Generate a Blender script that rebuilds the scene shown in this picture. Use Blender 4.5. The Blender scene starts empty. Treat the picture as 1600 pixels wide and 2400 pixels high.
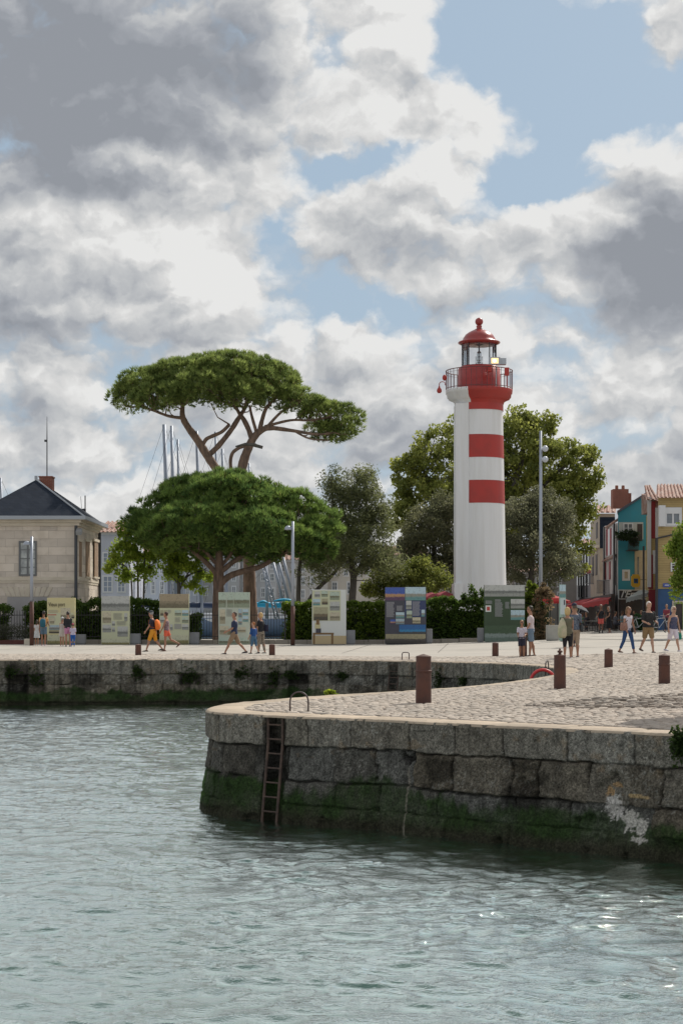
import bpy, math, random
import numpy as np
from mathutils import Vector, Matrix
from mathutils.geometry import delaunay_2d_cdt
R = math.radians
rng = np.random.default_rng(7)
random.seed(7)
scene = bpy.context.scene
COL = scene.collection

# ------------------------------------------------------------------ camera
F_PX, HOR, EYE = 4000.0, 1450.0, 1.45      # focal length and horizon in photo pixels, eye height
cam_d = bpy.data.cameras.new("camera")
cam = bpy.data.objects.new("camera", cam_d)
COL.objects.link(cam)
cam.location = (0, 0, EYE)
cam.rotation_euler = (R(90), 0, 0)
cam_d.sensor_fit = 'VERTICAL'
cam_d.sensor_height = 36
cam_d.lens = F_PX / 2400 * 36
cam_d.shift_y = (HOR - 1200) / 2400
cam_d.clip_start = 0.5
cam_d.clip_end = 3000
scene.camera = cam
scene.view_settings.view_transform = 'Standard'
scene.view_settings.look = 'None'
scene.view_settings.exposure = 0
scene.view_settings.gamma = 1

# ------------------------------------------------------------------ sun
SUN_AZ, SUN_EL = R(36), R(45)              # azimuth measured from +Y towards +X
sd = Vector((math.sin(SUN_AZ) * math.cos(SUN_EL), math.cos(SUN_AZ) * math.cos(SUN_EL), math.sin(SUN_EL)))
sun_d = bpy.data.lights.new("sun", 'SUN')
sun_d.energy = 4.2
sun_d.angle = R(0.55)
sun_d.color = (1.0, 0.94, 0.84)
sun = bpy.data.objects.new("sun", sun_d)
sun.rotation_euler = sd.to_track_quat('Z', 'Y').to_euler()
sun.location = (30, 80, 80)
COL.objects.link(sun)

# ------------------------------------------------------------------ node helper
class NT:
    def __init__(s, tree):
        s.t = tree; s.n = tree.nodes; s.l = tree.links
    def node(s, typ, **kw):
        nd = s.n.new(typ)
        ins = kw.pop('ins', {})
        for k, v in kw.items(): setattr(nd, k, v)
        for k, v in ins.items(): s.put(nd, k, v)
        return nd
    def put(s, nd, k, v):
        sock = nd.inputs[k]
        if isinstance(v, bpy.types.NodeSocket): s.l.new(v, sock)
        else:
            if isinstance(v, (tuple, list)) and len(v) == 3 and sock.type == 'RGBA': v = (*v, 1)
            sock.default_value = v
    def math(s, op, a, b=0.0, c=0.0, clamp=False):
        nd = s.node('ShaderNodeMath', operation=op, use_clamp=clamp)
        for i, v in enumerate((a, b, c)): s.put(nd, i, v)
        return nd.outputs[0]
    def vmath(s, op, a, b=None, out=0):
        nd = s.node('ShaderNodeVectorMath', operation=op)
        s.put(nd, 0, a)
        if b is not None: s.put(nd, 1 if op != 'SCALE' else 3, b)
        return nd.outputs[out]
    def sstep(s, v, lo, hi, a=0.0, b=1.0):
        nd = s.node('ShaderNodeMapRange', interpolation_type='SMOOTHSTEP')
        for k, x in (('Value', v), ('From Min', lo), ('From Max', hi), ('To Min', a), ('To Max', b)): s.put(nd, k, x)
        return nd.outputs[0]
    def mix(s, f, a, b, blend='MIX'):
        nd = s.node('ShaderNodeMix', data_type='RGBA', blend_type=blend)
        s.put(nd, 0, f); s.put(nd, 6, a); s.put(nd, 7, b)
        return nd.outputs[2]
    def noise(s, vec, scale, detail=3, rough=.5, dist=0.0, out=0):
        nd = s.node('ShaderNodeTexNoise', ins={'Scale': scale, 'Detail': detail, 'Roughness': rough, 'Distortion': dist})
        if vec is not None: s.put(nd, 'Vector', vec)
        return nd.outputs[out]

# ------------------------------------------------------------------ world: Nishita sky with procedural clouds
world = bpy.data.worlds.new("World")
scene.world = world
world.use_nodes = True
wt = NT(world.node_tree)
wt.n.clear()
sky = wt.node('ShaderNodeTexSky', sky_type='NISHITA', sun_disc=False, sun_elevation=SUN_EL,
              sun_rotation=SUN_AZ, air_density=1.0, dust_density=2.0, ozone_density=1.0)
tc = wt.node('ShaderNodeTexCoord')
P0 = wt.vmath('NORMALIZE', tc.outputs['Generated'])
def pdir(px, py):
    return Vector(((px - 800) / F_PX, 1, (HOR - py) / F_PX)).normalized()
nw = wt.noise(P0, 16, 3, .55, out=1)
nw = wt.vmath('SUBTRACT', nw, (.5, .5, .5))
P = wt.vmath('ADD', P0, wt.vmath('SCALE', nw, .036))
nw2 = wt.vmath('SUBTRACT', wt.noise(P0, 75, 4, .62, out=1), (.5, .5, .5))
PF = wt.vmath('ADD', P, wt.vmath('SCALE', nw2, .014))
def blobs(lst, src):
    acc = None
    for (px, py, rx, ry, w) in lst:
        d = wt.vmath('SUBTRACT', src, tuple(pdir(px, py)))
        d = wt.vmath('MULTIPLY', d, (F_PX / rx, F_PX / max(rx, ry), F_PX / ry))
        ln = wt.vmath('LENGTH', d, out=1)
        v = wt.sstep(ln, 1.75, 0.0, 0.0, w * 1.12)
        acc = v if acc is None else wt.math('ADD', acc, v)
    return acc
def field(p):
    q = wt.vmath('MULTIPLY', p, (1, 1, 1.55))
    a = wt.noise(q, 10.0, 7, .52, .0)
    vo = wt.node('ShaderNodeTexVoronoi', feature='F1', ins={'Vector': q, 'Scale': 17.0, 'Detail': 3.0, 'Roughness': .5, 'Lacunarity': 2.1})
    bl = wt.math('SUBTRACT', .92, vo.outputs['Distance'])
    return wt.math('ADD', wt.math('MULTIPLY', a, .62), wt.math('MULTIPLY', bl, .38))
BLUE = [(1260, 70, 230, 120, .75), (1130, 20, 80, 90, .35), (1010, 160, 45, 60, .35), (1330, 300, 120, 160, .75), (1215, 430, 90, 60, .60),
        (1490, 210, 90, 70, .40), (840, 385, 125, 50, .48), (690, 420, 80, 50, .26), (635, 515, 70, 55, .34), (680, 610, 50, 50, .20),
        (790, 680, 60, 60, .26), (900, 715, 95, 40, .45), (500, 480, 60, 25, .30), (1180, 345, 60, 40, .1),
        (1390, 1040, 110, 40, .16), (1230, 880, 90, 40, .12), (700, 1050, 90, 40, .05), (1600, 150, 60, 60, .2)]
PUFF = [(1300, 150, 60, 62, .62), (1560, 90, 70, 85, .55), (1090, 230, 110, 90, .30), (1240, 330, 55, 60, .22), (960, 90, 60, 90, .25), (1460, 330, 75, 80, .30),
        (1120, 420, 90, 60, .15), (600, 600, 50, 40, .15), (300, 300, 500, 260, .3), (1500, 560, 300, 100, .3), (1350, 520, 150, 70, .25), (850, 520, 130, 60, .25),
        (300, 640, 330, 120, .25)]
n1 = field(PF)
cov = wt.math('ADD', wt.math('MULTIPLY', wt.math('SUBTRACT', n1, .5), 1.9), .70)
cov = wt.math('SUBTRACT', cov, blobs(BLUE, PF))
cov = wt.math('ADD', cov, blobs(PUFF, PF))
C_ = wt.sstep(cov, -.09, .30)
DARK = [(150, 190, 360, 190, .85), (560, 140, 150, 70, .42), (60, 440, 200, 55, .45), (1590, 600, 190, 120, .85), (1430, 720, 300, 55, .38), (20, 760, 240, 90, .30),
        (920, 590, 160, 60, .26), (150, 1010, 330, 60, .22), (1350, 1110, 300, 80, .28), (240, 860, 200, 40, .15), (1000, 880, 200, 90, .12), (60, 600, 150, 60, .18),
        (600, 350, 200, 60, .1)]
LITE = [(840, 90, 210, 100, .40), (1130, 290, 160, 110, .35), (300, 560, 330, 70, .30), (500, 660, 140, 60, .25), (1330, 500, 160, 60, .40), (1470, 300, 90, 70, .40),
        (1100, 470, 200, 60, .22), (1300, 690, 140, 50, .20), (1480, 1000, 90, 30, .25), (900, 790, 220, 60, .2), (1000, 590, 80, 40, .15), (430, 760, 160, 50, .15), (150, 920, 140, 30, .15), (380, 380, 160, 50, .28), (760, 290, 170, 60, .25)]
n2 = field(wt.vmath('ADD', PF, (.007, .0, .010)))
relief = wt.math('SUBTRACT', n1, n2)
thick = wt.sstep(cov, .10, .80)
lum = wt.math('SUBTRACT', .80, wt.math('MULTIPLY', thick, .20))
lum = wt.math('SUBTRACT', lum, blobs(DARK, P))
lum = wt.math('ADD', lum, blobs(LITE, P))
lum = wt.math('ADD', lum, wt.math('MULTIPLY', relief, 2.4))
big = wt.noise(wt.vmath('MULTIPLY', P, (1, 1, 2.2)), 8.5, 4, .5)
lum = wt.math('ADD', lum, wt.math('MULTIPLY', wt.math('SUBTRACT', big, .5), .55))
ramp = wt.node('ShaderNodeValToRGB')
cr = ramp.color_ramp
cr.elements[0].position = 0.0; cr.elements[0].color = (.29, .31, .345, 1)
cr.elements[1].position = 1.0; cr.elements[1].color = (.80, .80, .79, 1)
for p_, c_ in ((.3, (.37, .39, .425, 1)), (.62, (.54, .553, .565, 1)), (.85, (.69, .69, .685, 1))):
    e = cr.elements.new(p_); e.color = c_
wt.put(ramp, 'Fac', wt.math('ADD', lum, 0, clamp=True))
sund = wt.vmath('LENGTH', wt.vmath('SUBTRACT', P0, tuple(sd)), out=1)
halo = wt.sstep(sund, .75, .0, 0.0, 1.0)      # thin cloud round the sun is far brighter
cloudc = wt.vmath('SCALE', ramp.outputs[0], wt.math('ADD', 10.0, wt.math('MULTIPLY', wt.math('MULTIPLY', halo, halo), 6.0)))
skyc = wt.mix(.8, sky.outputs[0], (3.7, 4.9, 6.1))
sep = wt.node('ShaderNodeSeparateXYZ', ins={0: P0})
low = wt.sstep(sep.outputs[2], .16, -.02)
skyc = wt.mix(wt.math('MULTIPLY', low, .55), skyc, (4.6, 5.2, 6.0))
fin = wt.mix(C_, skyc, cloudc)
down = wt.sstep(sep.outputs[2], -.01, -.06)
fin = wt.mix(down, fin, (1.6, 1.6, 1.5))
bg = wt.node('ShaderNodeBackground', ins={'Color': fin, 'Strength': .1})
wo = wt.node('ShaderNodeOutputWorld')
wt.l.new(bg.outputs[0], wo.inputs[0])
world.cycles.sampling_method = 'MANUAL'
world.cycles.sample_map_resolution = 512
scene.cycles.max_bounces = 6
scene.cycles.transparent_max_bounces = 6
scene.cycles.use_denoising = True

# ------------------------------------------------------------------ materials
MATS = {}
def mat(name, col, rough=.7, var=.0, vscale=3.0, bump=.0, bscale=20.0, metal=0.0, attr=False, col2=None, emit=None, spec=.5,
        stretch=(1, 1, 1), trans=0.0, alpha=None, dirt=None):
    """procedural principled material; var mixes towards col2 (or a darker tone) by noise"""
    if name in MATS: return MATS[name]
    m = bpy.data.materials.new(name); m.use_nodes = True
    t = NT(m.node_tree); b = t.n['Principled BSDF']
    tc = t.node('ShaderNodeTexCoord')
    v = t.vmath('MULTIPLY', tc.outputs['Object'], stretch)
    c = None
    if attr:
        a = t.node('ShaderNodeAttribute', attribute_name='Col'); c = a.outputs['Color']
        if col != (1, 1, 1): c = t.mix(1.0, c, col, 'MULTIPLY')
    else:
        rgb = t.node('ShaderNodeRGB'); rgb.outputs[0].default_value = (*col, 1); c = rgb.outputs[0]
    if var:
        n = t.noise(v, vscale, 5, .6)
        f = t.sstep(n, .35, .68, 0, var)
        c2 = col2 if col2 else tuple(x * .45 for x in col)
        if attr and not col2: c2 = t.mix(1.0, c, (.5, .5, .5), 'MULTIPLY')
        c = t.mix(f, c, c2)
    t.put(b, 'Base Color', c)
    t.put(b, 'Roughness', rough); t.put(b, 'Metallic', metal)
    t.put(b, 'Specular IOR Level', spec)
    if bump:
        bn = t.node('ShaderNodeBump', ins={'Strength': 1.0, 'Distance': bump, 'Height': t.noise(v, bscale, 5, .6)})
        t.put(b, 'Normal', bn.outputs[0])
    if emit:
        t.put(b, 'Emission Color', emit[0]); t.put(b, 'Emission Strength', emit[1])
    if trans:
        tr = t.node('ShaderNodeBsdfTranslucent', ins={'Color': c})
        mx = t.node('ShaderNodeMixShader', ins={0: trans})
        t.l.new(b.outputs[0], mx.inputs[1]); t.l.new(tr.outputs[0], mx.inputs[2])
        t.l.new(mx.outputs[0], t.n['Material Output'].inputs[0])
    MATS[name] = m
    return m

def ashlar(name, c1, c2, mortar, bw, bh, rough=.85, bump=.01, msize=.012, var=.35, spec=.3):
    """squared stone / brick / board pattern laid on the x+y, z plane of the object"""
    if name in MATS: return MATS[name]
    m = bpy.data.materials.new(name); m.use_nodes = True
    t = NT(m.node_tree); b = t.n['Principled BSDF']
    tc = t.node('ShaderNodeTexCoord')
    s = t.node('ShaderNodeSeparateXYZ', ins={0: tc.outputs['Object']})
    v = t.node('ShaderNodeCombineXYZ', ins={0: t.math('ADD', s.outputs[0], s.outputs[1]), 1: s.outputs[2]}).outputs[0]
    br = t.node('ShaderNodeTexBrick', ins={'Vector': v, 'Color1': c1, 'Color2': c2, 'Mortar': mortar, 'Scale': 1.0,
                'Mortar Size': msize, 'Mortar Smooth': .2, 'Bias': 0.0, 'Brick Width': bw, 'Row Height': bh})
    n = t.noise(tc.outputs['Object'], 1.3, 6, .62)
    f = t.sstep(n, .4, .75, 0, var)
    c = t.mix(f, br.outputs[0], t.mix(1, br.outputs[0], (.55, .52, .48), 'MULTIPLY'))
    t.put(b, 'Base Color', c); t.put(b, 'Roughness', rough); t.put(b, 'Specular IOR Level', spec)
    h = t.math('ADD', t.math('MULTIPLY', br.outputs[1], -1.0), t.math('MULTIPLY', t.noise(tc.outputs['Object'], 18, 4, .6), .5))
    bn = t.node('ShaderNodeBump', ins={'Strength': .8, 'Distance': bump, 'Height': h})
    t.put(b, 'Normal', bn.outputs[0])
    MATS[name] = m
    return m

# ------------------------------------------------------------------ mesh helpers
def npobj(name, V, F, m=None, parent=None, col=None, smooth=False, link=True):
    """mesh object from numpy verts (n,3) and faces (m,k) or list of such arrays"""
    me = bpy.data.meshes.new(name)
    if not isinstance(F, list): F = [F]
    F = [np.asarray(f, dtype=np.int32) for f in F if len(f)]
    V = np.asarray(V, dtype=np.float32)
    me.vertices.add(len(V)); me.vertices.foreach_set('co', V.ravel())
    loops = np.concatenate([f.ravel() for f in F])
    tot = np.concatenate([np.full(len(f), f.shape[1], np.int32) for f in F])
    start = np.concatenate([[0], np.cumsum(tot)[:-1]]).astype(np.int32)
    me.loops.add(len(loops)); me.loops.foreach_set('vertex_index', loops)
    me.polygons.add(len(tot)); me.polygons.foreach_set('loop_start', start); me.polygons.foreach_set('loop_total', tot)
    if smooth: me.polygons.foreach_set('use_smooth', np.ones(len(tot), bool))
    if col is not None:
        a = me.color_attributes.new('Col', 'FLOAT_COLOR', 'POINT')
        c = np.ones((len(V), 4), np.float32); c[:, :3] = col
        a.data.foreach_set('color', c.ravel())
    me.update(calc_edges=True)
    if m: me.materials.append(m)
    o = bpy.data.objects.new(name, me)
    COL.objects.link(o)
    if parent: o.parent = parent
    return o

def tag(o, label=None, cat=None, group=None, kind=None):
    if label: o['label'] = label
    if cat: o['category'] = cat
    if group: o['group'] = group
    if kind: o['kind'] = kind
    return o

def thing(name, label, cat, loc=(0, 0, 0), rz=0.0, group=None):
    o = bpy.data.objects.new(name, None)
    o.empty_display_size = .2
    COL.objects.link(o); o.location = loc; o.rotation_euler = (0, 0, rz)
    return tag(o, label, cat, group)

def copy_tree(o, parent=None):
    c = o.copy(); COL.objects.link(c)
    if parent: c.parent = parent
    for ch in [x for x in o.children]: copy_tree(ch, c)
    return c

class MB:
    """collects shapes and links them as one mesh object"""
    def __init__(s): s.v = []; s.f = []; s.c = []; s.cc = None
    def add(s, V, F):
        o = len(s.v)
        s.v += [tuple(map(float, p)) for p in V]
        s.f += [tuple(i + o for i in f) for f in F]
        if s.cc is not None: s.c += [s.cc] * len(V)
        return s
    def box(s, c, d, rz=0.0, rx=0.0, ry=0.0):
        x, y, z = d[0] / 2, d[1] / 2, d[2] / 2
        M = Matrix.Rotation(rz, 3, 'Z') @ Matrix.Rotation(ry, 3, 'Y') @ Matrix.Rotation(rx, 3, 'X')
        V = [Vector(c) + M @ Vector(p) for p in ((-x, -y, -z), (x, -y, -z), (x, y, -z), (-x, y, -z), (-x, -y, z), (x, -y, z), (x, y, z), (-x, y, z))]
        return s.add(V, [(0, 3, 2, 1), (4, 5, 6, 7), (0, 1, 5, 4), (1, 2, 6, 5), (2, 3, 7, 6), (3, 0, 4, 7)])
    def b2(s, a, b):
        return s.box([(a[i] + b[i]) / 2 for i in range(3)], [abs(b[i] - a[i]) for i in range(3)])
    def tube(s, pts, rad, n=8, cap=True, flat=1.0, ax=None):
        """loft of rings along pts; flat scales the radius along ax"""
        pts = [Vector(p) for p in pts]
        if not hasattr(rad, '__len__'): rad = [rad] * len(pts)
        V = []; F = []; u = None
        for i, p in enumerate(pts):
            t = (pts[min(i + 1, len(pts) - 1)] - pts[max(i - 1, 0)])
            t = t.normalized() if t.length > 1e-9 else Vector((0, 0, 1))
            if u is None:
                u = Vector(ax) if ax is not None else (Vector((1, 0, 0)) if abs(t.x) < .9 else Vector((0, 1, 0)))
            u = (u - t * u.dot(t)); u = u.normalized() if u.length > 1e-6 else t.orthogonal().normalized()
            w = t.cross(u)
            r = rad[i]; ru, rw = (r if isinstance(r, tuple) else (r, r * flat))
            for k in range(n):
                a = 2 * math.pi * k / n
                V.append(p + u * (ru * math.cos(a)) + w * (rw * math.sin(a)))
        for i in range(len(pts) - 1):
            for k in range(n):
                k2 = (k + 1) % n
                F.append((i * n + k, i * n + k2, (i + 1) * n + k2, (i + 1) * n + k))
        if cap:
            F.append(tuple(range(n - 1, -1, -1))); F.append(tuple((len(pts) - 1) * n + k for k in range(n)))
        return s.add(V, F)
    def lathe(s, prof, n=24, c=(0, 0, 0), a0=0.0, a1=2 * math.pi, cap=False):
        """prof: (r, z) pairs"""
        full = abs(a1 - a0 - 2 * math.pi) < 1e-6
        m = n if full else n + 1
        V = []; F = []
        for r, z in prof:
            for k in range(m):
                a = a0 + (a1 - a0) * k / n
                V.append((c[0] + r * math.cos(a), c[1] + r * math.sin(a), c[2] + z))
        for i in range(len(prof) - 1):
            for k in range(n):
                k2 = (k + 1) % m
                F.append((i * m + k, i * m + k2, (i + 1) * m + k2, (i + 1) * m + k))
        if cap and full:
            F.append(tuple(range(m - 1, -1, -1))); F.append(tuple((len(prof) - 1) * m + k for k in range(m)))
        return s.add(V, F)
    def ball(s, c, r, n=12, m=8):
        if not hasattr(r, '__len__'): r = (r, r, r)
        V = [(c[0], c[1], c[2] - r[2])]; F = []
        for i in range(1, m):
            b = -math.pi / 2 + math.pi * i / m
            for k in range(n):
                a = 2 * math.pi * k / n
                V.append((c[0] + r[0] * math.cos(b) * math.cos(a), c[1] + r[1] * math.cos(b) * math.sin(a), c[2] + r[2] * math.sin(b)))
        V.append((c[0], c[1], c[2] + r[2]))
        for k in range(n):
            F.append((0, 1 + (k + 1) % n, 1 + k))
            F.append((len(V) - 1, 1 + (m - 2) * n + k, 1 + (m - 2) * n + (k + 1) % n))
        for i in range(m - 2):
            for k in range(n):
                F.append((1 + i * n + k, 1 + i * n + (k + 1) % n, 1 + (i + 1) * n + (k + 1) % n, 1 + (i + 1) * n + k))
        return s.add(V, F)
    def prism(s, base, top):
        """two rings of points with the same count"""
        n = len(base)
        F = [(k, (k + 1) % n, n + (k + 1) % n, n + k) for k in range(n)]
        F += [tuple(range(n - 1, -1, -1)), tuple(range(n, 2 * n))]
        return s.add(list(base) + list(top), F)
    def build(s, name, m=None, parent=None, smooth=False, bevel=0.0, loc=None):
        me = bpy.data.meshes.new(name)
        me.from_pydata(s.v, [], s.f)
        if s.c:
            a = me.color_attributes.new('Col', 'FLOAT_COLOR', 'POINT')
            a.data.foreach_set('color', np.array([(*c, 1) for c in s.c], np.float32).ravel())
        if smooth:
            me.polygons.foreach_set('use_smooth', [True] * len(me.polygons))
        me.update()
        if m: me.materials.append(m)
        o = bpy.data.objects.new(name, me); COL.objects.link(o)
        if parent: o.parent = parent
        if loc: o.location = loc
        if bevel:
            b = o.modifiers.new('bevel', 'BEVEL'); b.width = bevel; b.segments = 2; b.limit_method = 'ANGLE'
        return o

# value noise -------------------------------------------------------
def _h(ix, iy, seed):
    h = (ix.astype(np.int64) * 374761393 + iy.astype(np.int64) * 668265263 + seed * 2246822519) & 0xffffffff
    h = ((h ^ (h >> 13)) * 1274126177) & 0xffffffff
    h = ((h ^ (h >> 16)) * 2654435761) & 0xffffffff
    return ((h >> 8) & 0xffff) / 65535.0
def vn(x, y, seed=0):
    x = np.asarray(x, float); y = np.asarray(y, float)
    ix = np.floor(x); iy = np.floor(y); fx = x - ix; fy = y - iy
    fx = fx * fx * (3 - 2 * fx); fy = fy * fy * (3 - 2 * fy)
    a = _h(ix, iy, seed); b = _h(ix + 1, iy, seed); c = _h(ix, iy + 1, seed); d = _h(ix + 1, iy + 1, seed)
    return (a * (1 - fx) + b * fx) * (1 - fy) + (c * (1 - fx) + d * fx) * fy
def fbm(x, y, o=4, seed=0, gain=.5):
    s = 0; a = 1; t = 0
    for i in range(o):
        s = s + a * vn(x * 2 ** i + 17.3 * i, y * 2 ** i - 9.1 * i, seed + i); t += a; a *= gain
    return s / t
def ss(x, a, b):
    t = np.clip((x - a) / (b - a), 0, 1)
    return t * t * (3 - 2 * t)

# photo pixel -> world ----------------------------------------------
def U(px): return (px - 800) / F_PX
def ground(x, y):
    x = np.asarray(x, float); y = np.asarray(y, float)
    k = x - 3.6
    sp = np.where(k > 12, k, np.log1p(np.exp(np.clip(k / .9, -30, 30))) * .9)
    sp = np.minimum(sp, 22)
    return .034 * sp * ss(y, 16, 34) + .10 * ss(y, 68, 90)
def G(x, y): return float(ground(x, y))
def at(px, py, Y): return Vector((U(px) * Y, Y, EYE + (HOR - py) / F_PX * Y))
def onground(px, Y): x = U(px) * Y; return Vector((x, Y, G(x, Y)))
# ================================================================== quay edge curve
CP = [(40, -12), (25, 3), (14, 12.8), (9, 17.2), (4.26, 21.3), (2.9, 22.45), (1.586, 23.6), (.37, 24.62), (-.75, 25.34), (-1.28, 25.8), (-1.76, 26.2), (-2.03, 26.7),
      (-2.14, 27.4), (-2.06, 28.4), (-1.72, 29.6), (-.28, 32.2), (1.49, 34.5), (2.95, 36.8), (4.5, 40.2), (5.55, 43.3), (5.95, 46.3), (5.8, 49.4), (5.2, 52.4),
      (4.2, 55), (2.3, 57.9), (-1, 60.1), (-5.4, 60.6), (-11.8, 59.7), (-20, 58.3), (-40, 54), (-80, 44)]
def catmull(P, step):
    P = [np.array(p, float) for p in P]; out = []
    for i in range(1, len(P) - 2):
        p0, p1, p2, p3 = P[i - 1:i + 3]
        n = max(2, int(np.linalg.norm(p2 - p1) / step))
        for k in range(n):
            t = k / n
            out.append(.5 * ((2 * p1) + (-p0 + p2) * t + (2 * p0 - 5 * p1 + 4 * p2 - p3) * t * t + (-p0 + 3 * p1 - 3 * p2 + p3) * t ** 3))
    return np.array(out + [P[-2]])
curve = catmull(CP, .01)
seg = np.linalg.norm(np.diff(curve, axis=0), axis=1); arc = np.concatenate([[0], np.cumsum(seg)])
def cpos(s):
    return np.stack([np.interp(s, arc, curve[:, 0]), np.interp(s, arc, curve[:, 1])], -1)
def cnrm(s):
    """outward (towards the water) normal"""
    d = cpos(np.asarray(s) + .12) - cpos(np.asarray(s) - .12)
    d = d / np.linalg.norm(d, axis=-1, keepdims=True)
    return np.stack([-d[..., 1], d[..., 0]], -1)
# curve runs right->nose->back->far-left, so the water lies on its left... checked at the nose
_i = int(np.argmin(curve[:, 0] + (curve[:, 1] > 33) * 99)); NS = -1.0 if cnrm(np.array([arc[_i]]))[0][0] > 0 else 1.0
def outn(s): return cnrm(s) * NS
def s_of(px, lo=0, hi=1e9):
    """arc position whose rim point falls on pixel column px"""
    u = curve[:, 0] / np.maximum(curve[:, 1], 1e-3)
    d = np.abs(u - U(px)) + ((arc < lo) | (arc > hi)) * 99 + (curve[:, 1] < 5) * 99
    return float(arc[np.argmin(d)])
S_NOSE = float(arc[_i]); S_BACK = float(arc[np.argmin(np.abs(curve[:, 1] - 33) + (curve[:, 0] > 3) * 99)])
S_FAR = float(arc[np.argmin(np.hypot(curve[:, 0] - 5.95, curve[:, 1] - 46.3))])
WATER = -1.6

def blocks(s, z, courses, wmin, wmax, seed, warp=.03):
    """irregular coursed masonry: returns edge distance, block id, course index"""
    zz = z + (fbm(s * .9, z * 2, 3, seed) - .5) * warp * 2 + (fbm(s * 6, z * 6, 3, seed + 1) - .5) * warp * 1.2
    sw = s + (fbm(s * 5 + 40, z * 5, 3, seed + 2) - .5) * warp * 1.8
    cb = np.array(courses)                      # descending
    ci = np.clip(np.searchsorted(-cb, -zz) - 1, 0, len(cb) - 2)
    dist = np.minimum(cb[ci] - zz, zz - cb[ci + 1])
    bid = np.zeros(s.shape, int)
    for c in range(len(cb) - 1):
        r = np.random.default_rng(seed * 31 + c)
        j = [s.min() - 2]
        while j[-1] < s.max() + 2: j.append(j[-1] + r.uniform(wmin[c], wmax[c]))
        j = np.array(j); m = ci == c
        k = np.clip(np.searchsorted(j, sw[m]) - 1, 0, len(j) - 2)
        lean = 0
        dj = np.minimum(sw[m] - j[k], j[k + 1] - sw[m])
        dist[m] = np.minimum(dist[m], dj); bid[m] = k * 17 + c * 1009
    return dist, bid, ci, zz

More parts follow.
